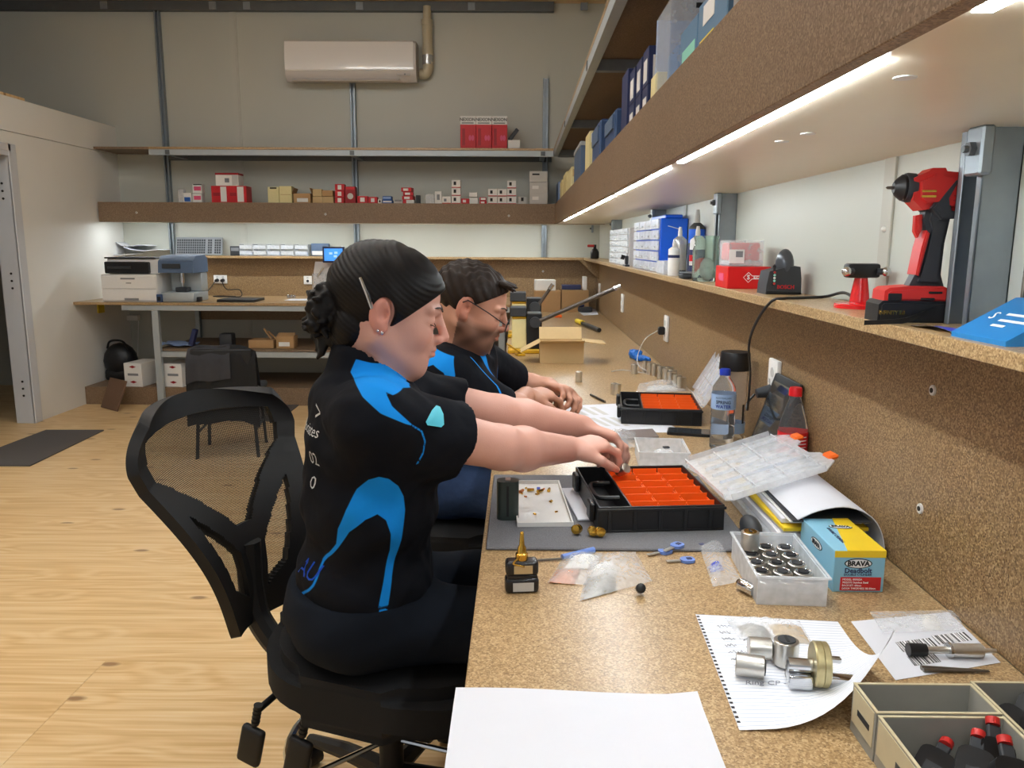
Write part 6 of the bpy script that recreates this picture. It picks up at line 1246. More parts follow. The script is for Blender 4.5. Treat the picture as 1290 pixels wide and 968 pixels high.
a, b = B(1160, 845), B(1245, 848); t = thing('tweezers', 'dark steel tweezers lying beside the plug tool', 'tweezers', (0, 0, 0)); m_ = MB(); m_.cyl(a + Vector((0, 0, 0.004)), b + Vector((0, 0, 0.003)), 0.0035, 0.0015, n=8); m_.cyl(a + Vector((0, -0.006, 0.004)), b + Vector((0, -0.002, 0.003)), 0.003, 0.0012, n=8); m_.build('arms', 'steel_bit', t)
# ---- torn cartons of key blanks
def torn_carton(label, x0, y0, w_, d_, h_, rz=0.0):
    t = thing('torn_carton', label, 'carton', (x0, y0, BZ + 0.0005), rz, 'cut-down grey cartons'); th = 0.003
    m_ = MB(); open_box(m_, w_, d_, h_, th); m_.build('walls', 'carton_grey', t)
    m_ = MB()
    for a, b in (((-0.0003, -0.0003, h_), (w_ + 0.0003, th, h_ + 0.0012)), ((-0.0003, d_ - th, h_), (w_ + 0.0003, d_ + 0.0003, h_ + 0.0012)), ((-0.0003, th, h_), (th, d_ - th, h_ + 0.0012)), ((w_ - th, th, h_), (w_ + 0.0003, d_ - th, h_ + 0.0012))): m_.b2(a, b)
    m_.build('torn_edge', 'carton_edge', t)
    m_ = MB(); m_.b2((-0.0008, 0.004, 0.014), (-0.0001, d_ - 0.004, h_ - 0.002)); m_.b2((0.004, -0.0008, 0.014), (w_ - 0.004, -0.0001, h_ - 0.002)); m_.build('printed_side', 'carton_edge', t)
    m_ = MB(); m_.b2((-0.0014, d_ * 0.2, h_ * 0.5), (-0.0009, d_ * 0.7, h_ * 0.62)); m_.build('print', 'charcoal', t)
    return t
tA = torn_carton('empty cut-down carton with a white slip inside', 0.392, 0.791, 0.136, 0.060, 0.058); setp(MB().box((0.47, 0.826, BZ + 0.012), (0.07, 0.03, 0.0015), 0, (R(30), 0, 0)).build('paper_slip', 'paper'), 'white paper slip inside the empty cut-down carton', 'paper')
tB = torn_carton('cut-down carton of black and red key blanks', 0.393, 0.632, 0.136, 0.157, 0.056); tC = torn_carton('cut-down carton of plain black key blanks', 0.532, 0.66, 0.115, 0.20, 0.056)
random.seed(11)
def blank(label, loc, rot, red, group):
    t = thing('key_blank', label, 'key blank', (loc[0], loc[1], loc[2] + 0.008), 0, group, rot); t.scale = (1.35, 1.35, 1.35)
    m_ = MB(); m_.prism(rounded_rect(0.034, 0.026, 0.008), 0, 0.011); m_.build('head', 'black_plastic', t); MB().box((-0.006, 0, 0.0113), (0.012, 0.012, 0.0008)).build('recess', 'charcoal', t)
    MB().b2((0.0172, -0.005, 0.003), (0.028, 0.005, 0.008), 0.001).build('neck', 'charcoal', t)
    if red: m_ = MB(); m_.cyl((0.0285, 0, 0.0055), (0.034, 0, 0.0055), 0.0052, n=12); m_.build('red_tip', 'tool_red', t)
    else: MB().b2((0.0285, -0.004, 0.004), (0.05, 0.004, 0.007)).build('blade', 'nickel', t)
for k, (x, y, z, rx, ry, rz) in enumerate(((0.425, 0.80, 0.012, 0.2, -0.2, 0.8), (0.462, 0.79, 0.018, 0.1, -0.5, 1.0), (0.49, 0.805, 0.02, 0.3, -0.7, 1.2), (0.445, 0.755, 0.02, -0.2, -0.3, 0.4), (0.48, 0.76, 0.028, 0.2, -0.6, 1.3), (0.505, 0.745, 0.022, 0.1, -0.4, 0.9), (0.43, 0.735, 0.01, 0.0, -0.1, 1.5))):
    blank('black key blank with red tip in the cut-down carton', (x + 0.006, y - 0.055, BZ + z), (rx, ry, rz), True, 'red-tipped key blanks')
for k, (x, y, z, rx, ry, rz) in enumerate(((0.565, 0.88, 0.012, 0.2, -0.3, 0.3), (0.60, 0.89, 0.02, 0.2, -0.9, 0.6), (0.57, 0.84, 0.02, 0.1, -0.3, 0.9), (0.605, 0.84, 0.022, 0.2, -0.2, 1.6), (0.58, 0.80, 0.014, 0, -0.2, 0.5))):
    blank('plain black key blank in the carton beside the wall', (x - 0.008, y - 0.055, BZ + z), (rx, ry, rz), False, 'plain key blanks')
m_ = MB(); m_.sphere((0.422, 0.72, BZ + 0.034), 0.009, 14); setp(m_.build('steel_ball', 'chrome'), 'shiny steel ball among the red-tipped key blanks', 'ball')
# ---- plain A4 sheet at the bench end
m_ = MB(); P = [[Vector((lerp(-0.077, 0.228, i / 8), lerp(0.72, 0.928 - 0.01 * i / 8, j / 6), BZ + 0.0008 + (0.0015 * (1 + math.sin(i * 0.8)) if j > 3 else 0) + (0.004 if i == 8 and j == 6 else 0))) for j in range(7)] for i in range(9)]; m_.sheet(P, 0.0); setp(m_.build('blank_paper', 'paper'), 'blank white A4 sheet on the bench edge', 'paper')
# ---- middle bench: papers, mats, bags and second tub
t = thing('job_sheet', 'white job sheets with print under the second parts case', 'paper', (0, 0, 0)); a, b, c, d = B(700, 512), B(800, 508), B(905, 548), B(770, 545)
m_ = MB(); m_.sheet([[a + Vector((0, 0, 0.0003)), d + Vector((0, 0, 0.0003))], [b + Vector((0, 0, 0.0003)), Vector((0.50, 2.34, BZ + 0.0003))]], 0.0002); m_.build('sheet', 'paper', t)
for k in range(6):
    f = lambda u, v: a.lerp(b, u).lerp(d.lerp(Vector((0.50, 2.34, BZ)), u), v) + Vector((0, 0, 0.0009)); u = 0.1 + 0.13 * (k % 3) ; v = 0.1 if k < 3 else 0.5
    m_ = MB(); m_.sheet([[f(u, v), f(u, v + 0.3)], [f(u + 0.07, v), f(u + 0.07, v + 0.3)]], 0.0001); m_.build('print', 'card_grey', t)
q = [B(*p) for p in ((693, 550), (822, 543), (830, 553), (700, 560))]; m_ = MB(); m_.prism([(p.x, p.y) for p in q], BZ + 0.0012, BZ + 0.007); setp(m_.build('brown_mat', 'mat_brown'), 'brown felt mat strip under the silver bag', 'mat')
film('foil_bag', 'silvery clear bag of parts beside the hands', q2((745, 572), (800, 566), (803, 546), (760, 545)), 0.02, [(0.2, 0.8, 0.2, 0.8, 'steel_bits', 0.014)], seed=41)
film('bubble_bag', 'clear bubble bag behind the second parts case', q2((800, 497), (868, 494), (862, 482), (806, 484)), 0.018, [(0.2, 0.8, 0.2, 0.7, 'card_grey', 0.008)], seed=45)
q = B(805, 590); t = thing('clear_parts_tub', 'clear plastic tub with a small silver bag inside', 'tub', (q.x, q.y, BZ), R(-4)); open_box(MB(), 0.125, 0.15, 0.04, 0.0018, 0.003).build('tub', 'frosted', t); m_ = MB(); m_.sphere((0.07, 0.07, 0.02), 0.03, 10, (1, 1, 0.5)); m_.build('silver_bag', 'clear_film', t); MB().box((0.075, 0.075, 0.037), (0.02, 0.008, 0.004), 0.001, (0.2, 0.1, 0.6)).build('clip', 'charcoal', t)
for k, (p0, p1) in enumerate((((838, 592), (872, 600)), ((852, 583), (876, 597)))):
    a, b = B(*p0), B(*p1); m_ = MB(); m_.cyl((a.x, a.y, BZ + 0.004), (b.x, b.y, BZ + 0.004), 0.0035, n=8); setp(m_.build('clear_tube', 'frosted'), ['clear plastic tube lying before the parts tub', 'clear plastic tube lying beside the parts tub'][k], 'tube')
a, b = B(744, 499), B(762, 508); m_ = MB(); t = thing('pen', 'black pen lying on the bench near the job sheets', 'pen', (0, 0, 0)); m_.cyl((a.x, a.y, BZ + 0.005), (b.x, b.y, BZ + 0.005), 0.004, n=10); m_.build('barrel', 'black_plastic', t); m_ = MB(); d_ = (b - a).normalized(); m_.cyl((b.x, b.y, BZ + 0.005), (b.x + d_.x * 0.012, b.y + d_.y * 0.012, BZ + 0.005), 0.0035, 0.001, n=10); m_.build('tip', 'chrome', t)
# ---- far bench: open carton, tools, machines, cartons
q = B(680, 458); t = thing('open_carton', 'open brown cardboard carton with flaps out on the bench', 'carton', (q.x, q.y, BZ)); w_, d_, h_ = 0.208, 0.15, 0.098
open_box(MB(), w_, d_, h_, 0.003).build('walls', 'card_tan', t)
for nm, c, dm, rt in (('flap', (w_ / 2, -0.03, h_ + 0.009), (w_, 0.065, 0.003), (R(-16), 0, 0)), ('flap', (w_ / 2, d_ + 0.02, h_ + 0.028), (w_, 0.07, 0.003), (R(52), 0, 0)), ('flap', (-0.045, d_ / 2, h_ - 0.022), (0.105, d_, 0.003), (0, R(-28), 0)), ('flap', (w_ + 0.05, d_ / 2, h_ + 0.0), (0.105, d_, 0.003), (0, R(6), 0))):
    MB().box(c, dm, 0, rt).build(nm, 'card_tan', t)
a, b = B(727, 408), B(755, 419); t = thing('utility_knife', 'yellow and black utility knife on the far bench', 'knife', (0, 0, 0)); d_ = (b - a); m_ = MB(); m_.cyl((a.x, a.y, BZ + 0.0195), (a.x + d_.x * 0.25, a.y + d_.y * 0.25, BZ + 0.0195), 0.018, n=12); m_.build('head', 'yellow', t); m_ = MB(); m_.tube(bez([(a.x + d_.x * 0.25, a.y + d_.y * 0.25, BZ + 0.016), (a.x + d_.x * 0.6, a.y + d_.y * 0.6, BZ + 0.018), (b.x, b.y, BZ + 0.0155)], 5), 0.014, 10); m_.build('grip', 'black_plastic', t)
q = B(703, 400); setp(MB().box((0, 0, 0.01), (0.06, 0.05, 0.02), 0.006).build('orange_block', 'orange', None, q), 'small orange block on the far bench', 'block')
a, b, c, d = [onz(*p, BZ) for p in ((722, 388), (745, 382), (772, 397), (735, 398))]; m_ = MB(); m_.sheet([[a, d], [b, Vector((min(c.x, 0.64), c.y, c.z))]], 0.0); o = m_.build('far_papers', 'paper', None, (0, 0, 0.0015)); setp(o, 'white papers on the far bench under a dark tool', 'paper')
q = onz(737, 394, BZ); t = thing('dark_hand_tool', 'small dark hand tool lying on the far papers', 'tool', (q.x, q.y, BZ + 0.0035), R(15)); MB().box((0, 0, 0.022), (0.11, 0.08, 0.042), 0.012, None, 2).build('body', 'charcoal', t); MB().box((-0.03, 0.02, 0.055), (0.05, 0.04, 0.022), 0.006).build('blue_top', 'navy', t)
for k, (x0, x1, yt, lab) in enumerate(((673, 706.5, 367, 'brown carton in the back corner carrying white packets'), (707.5, 742, 366, 'brown carton in the back corner carrying a navy box'))):
    a, b = ony(x0, 389, 6.62), ony(x1, yt, 6.62); t = thing('corner_carton', lab, 'carton', ((a.x + b.x) / 2, 6.75, BZ), 0, 'cartons in the back corner'); w_ = b.x - a.x; h_ = b.z - BZ
    MB().b2((-w_/2, -0.13, 0), (w_/2, 0.13, h_), 0.002).build('body', 'card_brown', t); MB().b2((-w_/2, -0.02, h_ + 0.0002), (w_/2, 0.0, h_ + 0.001)).build('tape', 'card_tan', t)
    if k == 0: setp(MB().box((0, 0, 0.045), (0.17, 0.1, 0.09), 0.004, (0, 0, 0.1)).build('white_packet', 'card_white', None, ((a.x + b.x) / 2 - 0.02, 6.72, BZ + h_ + 0.001)), 'white packet on the corner carton', 'packet')
    else:
        setp(MB().box((0, 0, 0.02), (0.16, 0.1, 0.038), 0.003).build('navy_packet', 'navy', None, ((a.x + b.x) / 2 - 0.03, 6.72, BZ + h_ + 0.0015)), 'navy packet on the corner carton', 'packet'); setp(MB().box((0, 0, 0.055), (0.03, 0.14, 0.11), 0.002).build('white_book', 'card_white', None, (b.x - 0.03, 6.72, BZ + h_ + 0.0005)), 'white book standing on the corner carton', 'book')
def press(label, loc, tip, sc=1.0, pale=True):
    t = thing('lever_press', label, 'press', loc, 0, 'lever presses')
    Mx = lambda lo, hi, nm, mt, bv=0.004: MB().b2([c * sc for c in lo], [c * sc for c in hi], bv).build(nm, mt, t)
    Mx((-0.10, -0.10, 0), (0.08, -0.02, 0.02), 'base_rail', 'machine_yellow'); Mx((-0.10, 0.02, 0), (0.08, 0.10, 0.02), 'base_rail', 'machine_yellow')
    if pale: Mx((-0.08, -0.06, 0.0205), (-0.005, 0.05, 0.175), 'cream_column', 'card_cream')
    Mx((-0.08, -0.06, 0.176), (-0.005, 0.05, 0.188), 'yellow_cap', 'machine_yellow'); Mx((-0.003, -0.07, 0.0205), (0.075, 0.06, 0.205), 'side_plate', 'black_plastic'); Mx((-0.09, -0.07, 0.1885), (-0.006, 0.06, 0.235), 'jaw_block', 'charcoal')
    m_ = MB(); m_.cyl(Vector((0.04, -0.0705, 0.16)) * sc, Vector((0.04, -0.10, 0.16)) * sc, 0.028 * sc, n=16); m_.build('pivot', 'charcoal', t)
    p0 = Vector((0.055, -0.085, 0.165)) * sc; tp = Vector(tip) - Vector(loc); m_ = MB(); m_.cyl(p0, tp, 0.011, 0.010, n=12); lv = m_.build('lever', 'lever_steel', t); d_ = (tp - p0).normalized(); m_ = MB(); m_.cyl(tp - d_ * 0.03, tp + d_ * 0.004, 0.0125, n=12); m_.build('end_grip', 'chrome', lv)
    return t
tp = ony(781, 361, 4.02); press('black lever press with long steel bar lever beside open carton', (0.045, 4.16, BZ + 0.0005), tp)
tp = ony(696, 359, 4.75); press('smaller lever press with short bar standing behind the first', (0.05, 4.86, BZ + 0.0005), tp, 1.15)
q = B(648, 441); t = thing('yellow_guide', 'yellow sheet metal guide beside the lever press', 'guide', (-0.02, 3.98, BZ + 0.0005), R(20)); m_ = MB(); m_.box((0, 0, 0.035), (0.09, 0.05, 0.004), 0.001, (0, R(35), 0)); m_.build('plate', 'machine_yellow', t); MB().box((0.03, 0, 0.006), (0.04, 0.05, 0.012), 0.002).build('foot', 'machine_yellow', t)
# ================================================================== OFFICE CHAIRS
mat('chair_black', srgb(20, 20, 22), 0.55, var=0.15, scale=60)
mat('chair_fabric', srgb(17, 17, 19), 0.85, var=0.25, scale=500, bump=0.3)
mat('jacket_grey', srgb(50, 50, 54), 0.9, var=0.12, scale=40)
def mesh_fabric():
    m, nt, b = newmat('chair_mesh'); N = nt.nodes.new; L = nt.links.new
    tc = N('ShaderNodeTexCoord'); sp = N('ShaderNodeSeparateXYZ'); L(tc.outputs['UV'], sp.inputs[0]); outs = []
    for k in (0, 1):
        a = N('ShaderNodeMath'); a.operation = 'MULTIPLY'; a.inputs[1].default_value = 1.0; L(sp.outputs[k], a.inputs[0])
        f = N('ShaderNodeMath'); f.operation = 'FRACT'; L(a.outputs[0], f.inputs[0])
        g = N('ShaderNodeMath'); g.operation = 'GREATER_THAN'; g.inputs[1].default_value = 0.42; L(f.outputs[0], g.inputs[0]); outs.append(g)
    mn = N('ShaderNodeMath'); mn.operation = 'MULTIPLY'; L(outs[0].outputs[0], mn.inputs[0]); L(outs[1].outputs[0], mn.inputs[1])   # 1 = hole
    tr = N('ShaderNodeBsdfTransparent'); ms = N('ShaderNodeMixShader'); out = nt.nodes['Material Output']
    b.inputs['Base Color'].default_value = C4(srgb(26, 24, 23)); b.inputs['Roughness'].default_value = 0.7
    L(mn.outputs[0], ms.inputs[0]); L(b.outputs[0], ms.inputs[1]); L(tr.outputs[0], ms.inputs[2]); L(ms.outputs[0], out.inputs['Surface'])
mesh_fabric()
def pinside(poly, x, y):
    c = False; n = len(poly)
    for i in range(n):
        (x1, y1), (x2, y2) = poly[i], poly[(i + 1) % n]
        if (y1 > y) != (y2 > y) and x < (x2 - x1) * (y - y1) / (y2 - y1) + x1: c = not c
    return c
def back_point(u, v):
    """u -1..1 across, v 0..1 up; local x = forward, y = left, z = up (0 at the bottom of the rest)"""
    hw = 0.10 + 0.16 * min(1, max(0, v) / 0.82) ** 0.9 if v < 0.82 else 0.26 - 0.055 * ((v - 0.82) / 0.18) ** 2.2
    y = u * hw; bow = 0.055 * (u * u) * (0.5 + v)
    x = -0.03 - 0.10 * v + 0.075 * math.sin(math.pi * min(1, v * 1.35)) * 0.6 + bow
    z = 0.53 * v - 0.035 * (u * u) * v
    return Vector((x, y, z))
def office_chair(label, loc, rz, seat_z, ring=True, name='office_chair', cat='chair'):
    t = thing(name, label, cat, loc, rz)
    U = 84; V = 104
    shield = [(-0.80, 0.90), (0.80, 0.90), (0.84, 0.74), (0.12, 0.42), (-0.12, 0.42), (-0.84, 0.74)]
    lowr = [(0.80, 0.58), (0.26, 0.32), (0.26, 0.12), (0.66, 0.20)]; lowl = [(-x, y) for x, y in lowr]
    solid, net = MB(), MB(); uvl = net.bm.loops.layers.uv.new('uv')
    V_, N_ = {}, {}
    zb = seat_z - 0.04; off = Vector((-0.315, 0, zb)); tilt = Matrix.Rotation(R(-7), 3, 'Y')
    P = lambda i, j: tilt @ back_point(-1 + 2 * i / U, j / V) + off
    keep = {}
    for i in range(U):
        for j in range(V):
            u, v = -1 + 2 * (i + .5) / U, (j + .5) / V; keep[i, j] = not any(pinside(q, u, v) for q in (shield, lowr, lowl))
    def vert(d, bm, i, j, o):
        k_ = (i, j, o)
        if k_ not in d:
            n = (P(min(i + 1, U), j) - P(max(i - 1, 0), j)).cross(P(i, min(j + 1, V)) - P(i, max(j - 1, 0))).normalized()
            d[k_] = bm.verts.new(P(i, j) + n * o)
        return d[k_]
    T = 0.011
    for (i, j), s_ in keep.items():
        c = [(i, j), (i + 1, j), (i + 1, j + 1), (i, j + 1)]
        if s_:
            solid.bm.faces.new([vert(V_, solid.bm, a, b, T) for a, b in c]); solid.bm.faces.new([vert(V_, solid.bm, a, b, -T) for a, b in reversed(c)])
            for (a, b), (di, dj) in zip(((0, 1), (1, 2), (2, 3), (3, 0)), ((0, -1), (1, 0), (0, 1), (-1, 0))):
                if not keep.get((i + di, j + dj), False): p, q = c[a], c[b]; solid.bm.faces.new([vert(V_, solid.bm, *p, -T), vert(V_, solid.bm, *q, -T), vert(V_, solid.bm, *q, T), vert(V_, solid.bm, *p, T)])
        else:
            f = net.bm.faces.new([vert(N_, net.bm, a, b, 0) for a, b in c])
            for lp, (a, b) in zip(f.loops, c): lp[uvl].uv = (a / U * 150, b / V * 160)
    if name == 'office_chair': solid.build('back_frame', 'chair_black', t, ang=60); net.build('back_mesh', 'chair_mesh', t, ang=0)
    else: solid.bm.free(); net.bm.free()
    # spine bracket, seat, lift, base
    if name == 'office_chair': m_ = MB(); m_.tube(bez([(-0.352, 0, zb + 0.18), (-0.35, 0, zb + 0.06), (-0.325, 0, zb - 0.02), (-0.24, 0, zb - 0.085), (-0.06, 0, zb - 0.09)], 5), 0.028, 10); m_.build('back_bracket', 'chair_black', t)
    m_ = MB(); m_.prism(rounded_rect(0.47, 0.49, 0.15, 8), -0.105, -0.0, None, None, 1.0)
    m_.bm.verts.ensure_lookup_table()
    for e_ in [f for f in m_.bm.faces if len(f.verts) > 8]: pass
    bmesh.ops.bevel(m_.bm, geom=[e_ for e_ in m_.bm.edges if abs(e_.verts[0].co.z - e_.verts[1].co.z) < 1e-6], offset=0.026, segments=4, affect='EDGES')
    for v in m_.bm.verts: v.co.z += seat_z + (0.035 * max(0, -v.co.x / 0.235) ** 3) - (0.03 * max(0, (v.co.x - 0.12) / 0.12) ** 2)
    m_.build('seat', 'chair_fabric', t, (0.03, 0, 0.0), None, 60)
    MB().b2((-0.13, -0.11, seat_z - 0.145), (0.16, 0.11, seat_z - 0.107), 0.01).build('mechanism', 'chair_black', t)
    for x in (-0.17, -0.06):
        m_ = MB(); m_.cyl((x, -0.11, seat_z - 0.105), (x, -0.225, seat_z - 0.105), 0.007); lv = m_.build('lever', 'chair_black', t)
        m_ = MB()
        for k in range(5): m_.cyl((x - 0.002 * k, -0.225, seat_z - 0.095 - 0.009 * k), (x - 0.002 * (k + 1), -0.225, seat_z - 0.103 - 0.009 * k), 0.009, 0.0075, n=12)
        m_.box((x - 0.02, -0.228, seat_z - 0.185), (0.052, 0.018, 0.085), 0.008, (0, R(14), 0), 3); m_.build('paddle', 'chair_black', lv)
    m_ = MB(); m_.cyl((0, 0, 0.12), (0, 0, seat_z - 0.126), 0.027, n=18); m_.build('gas_lift', 'chair_black', t)
    if ring:
        m_ = MB(); m_.tube([(0.22 * math.cos(2 * math.pi * k / 32), 0.22 * math.sin(2 * math.pi * k / 32), seat_z - 0.27) for k in range(32)], 0.010, 8, closed=True)
        m_.build('foot_ring', 'chrome', t)
        for k in range(3): m_ = MB(); a = 2 * math.pi * k / 3; m_.cyl((0.02 * math.cos(a), 0.02 * math.sin(a), seat_z - 0.27), (0.215 * math.cos(a), 0.215 * math.sin(a), seat_z - 0.27), 0.006, n=8); m_.build('ring_spoke', 'chrome', t)
    for k in range(5):
        a = 2 * math.pi * k / 5 + 0.3; c, s_ = math.cos(a), math.sin(a)
        m_ = MB(); m_.tube([(0.02 * c, 0.02 * s_, 0.11), (0.16 * c, 0.16 * s_, 0.095), (0.29 * c, 0.29 * s_, 0.068)], [0.024, 0.02, 0.014], 8); m_.build('base_arm', 'chair_black', t)
        m_ = MB(); m_.cyl((0.29 * c - 0.018 * s_, 0.29 * s_ + 0.018 * c, 0.0265), (0.29 * c + 0.018 * s_, 0.29 * s_ - 0.018 * c, 0.0265), 0.026, n=14); m_.build('castor', 'chair_black', t)
    return t
CH = Vector((-0.275, 1.585, 0)); CHZ = 0.465
oc = office_chair('black mesh-back office chair under the person with the hair clip', CH, R(-19), CHZ)
oc2 = office_chair('black backless work stool under the person wearing glasses', (-0.235, 2.38, 0), R(-4), 0.45, False, 'work_stool', 'stool')
# chair with a jacket draped over its back
t = thing('draped_chair', 'black stool chair with dark jacket draped over its back', 'chair', (-1.76, 4.75, 0), R(100)); t.scale = (0.95, 0.95, 0.88)
m_ = MB(); m_.box((0, 0, 0.44), (0.40, 0.42, 0.05), 0.02, None, 3); m_.build('seat', 'chair_fabric', t); m_ = MB(); m_.box((-0.2, 0, 0.62), (0.03, 0.36, 0.26), 0.012, (0, R(-6), 0), 3); m_.build('backrest', 'chair_black', t)
for x in (-0.16, 0.16):
    for y in (-0.16, 0.16): m_ = MB(); m_.cyl((x * 1.15, y * 1.15, 0), (x, y, 0.415), 0.011, n=10); m_.build('leg', 'chair_black', t)
for y in (-0.172, 0.172): m_ = MB(); m_.cyl((-0.172, y, 0.18), (0.172, y, 0.18), 0.008, n=8); m_.build('stretcher', 'chair_black', t)
jk = thing('draped_jacket', 'dark grey jacket hanging over the back of the stool chair', 'jacket', t.location, R(100)); jk.scale = t.scale; P = []; random.seed(8)
for i in range(19):
    a = i / 18; row = []
    for j in range(17):
        b = -1 + 2 * j / 16; w_ = 0.20 + 0.03 * abs(a - 0.5); y = b * w_
        if a < 0.5: x = -0.222 - 0.03 * (0.5 - a) + 0.008 * math.sin(9 * b + 5 * a) - 0.06 * max(0, abs(b) - 0.8); z = 0.765 - (0.5 - a) * 1.0
        else: x = -0.165 + 0.04 * (a - 0.5) + 0.006 * math.sin(8 * b); z = 0.765 - (a - 0.5) * 0.5
        if abs(a - 0.5) < 0.03: x = -0.195; z = 0.772
        z -= 0.035 * b * b + 0.01 * math.sin(5 * b + 2 * a)
        row.append(Vector((x, y, z)))
    P.append(row)
m_ = MB(); m_.sheet(P, 0.004); m_.build('cloth', 'chair_fabric', jk, ang=70)
P = [[q + Vector((-0.008 if i < 9 else 0.006, 0, 0.008)) for q in r_] for i, r_ in enumerate(P) if 5 <= i <= 13]; m_ = MB(); m_.sheet([r_[6:] for r_ in P], 0.004); m_.build('lining', 'jacket_grey', jk, ang=70)
# ================================================================== PEOPLE (smooth implicit bodies, meshed once)
def colmat(name, rough, sss=0.0, bump=0.0, scale=300):
    m, nt, b = newmat(name); a = nt.nodes.new('ShaderNodeAttribute'); a.attribute_name = 'col'
    nt.links.new(a.outputs['Color'], b.inputs['Base Color']); b.inputs['Roughness'].default_value = rough
    if sss: b.inputs['Subsurface Weight'].default_value = sss; b.inputs['Subsurface Radius'].default_value = (0.012, 0.005, 0.003); b.inputs['Subsurface Scale'].default_value = 0.5
    n = nt.nodes.new('ShaderNodeTexNoise'); n.inputs['Scale'].default_value = scale; tc = nt.nodes.new('ShaderNodeTexCoord'); nt.links.new(tc.outputs['Object'], n.inputs['Vector'])
    bp = nt.nodes.new('ShaderNodeBump'); bp.inputs['Strength'].default_value = bump; bp.inputs['Distance'].default_value = 0.002; nt.links.new(n.outputs['Fac'], bp.inputs['Height']); nt.links.new(bp.outputs[0], b.inputs['Normal'])
    return m
colmat('skin', 0.5, 0.0, 0.12, 400); 
def shirt_mat():
    m, nt, b = newmat('polo_cloth'); N = nt.nodes.new; L = nt.links.new
    a = N('ShaderNodeAttribute'); a.attribute_name = 'panel'
    mr = N('ShaderNodeMapRange'); mr.inputs[1].default_value = -0.0006; mr.inputs[2].default_value = 0.0006; L(a.outputs['Fac'], mr.inputs[0])
    mx = N('ShaderNodeMix'); mx.data_type = 'RGBA'; mx.inputs[6].default_value = C4(srgb(10, 12, 20)); mx.inputs[7].default_value = C4(srgb(16, 138, 226)); L(mr.outputs[0], mx.inputs[0]); L(mx.outputs[2], b.inputs['Base Color'])
    b.inputs['Roughness'].default_value = 0.85; b.inputs['Specular IOR Level'].default_value = 0.2
    n = N('ShaderNodeTexNoise'); n.inputs['Scale'].default_value = 9; n.inputs['Detail'].default_value = 3; tc = N('ShaderNodeTexCoord'); L(tc.outputs['Object'], n.inputs['Vector'])
    bp = N('ShaderNodeBump'); bp.inputs['Strength'].default_value = 0.5; bp.inputs['Distance'].default_value = 0.02; L(n.outputs['Fac'], bp.inputs['Height']); L(bp.outputs[0], b.inputs['Normal'])
shirt_mat()
mat('trouser_navy', srgb(18, 23, 32), 0.88, var=0.2, scale=25, bump=0.4, spec=0.2)
mat('denim', srgb(44, 66, 104), 0.85, var=0.3, scale=60, bump=0.4)
mat('hair_dark', srgb(15, 10, 9), 0.5, var=0.5, scale=60, stretch=(1, 1, 6), spec=0.3)
mat('hair_brown', srgb(38, 27, 20), 0.55, var=0.5, scale=70, spec=0.3)
mat('lash', srgb(40, 26, 22), 0.6, var=0.1, scale=60)
mat('shoe', srgb(24, 24, 26), 0.6, var=0.1, scale=40)
mat('teal_badge', srgb(90, 200, 222), 0.5, var=0.04, scale=60)
mat('glass_lens', (0.95, 0.97, 0.98), 0.03, trans=0.95, ior=1.1, var=0.01, scale=10)
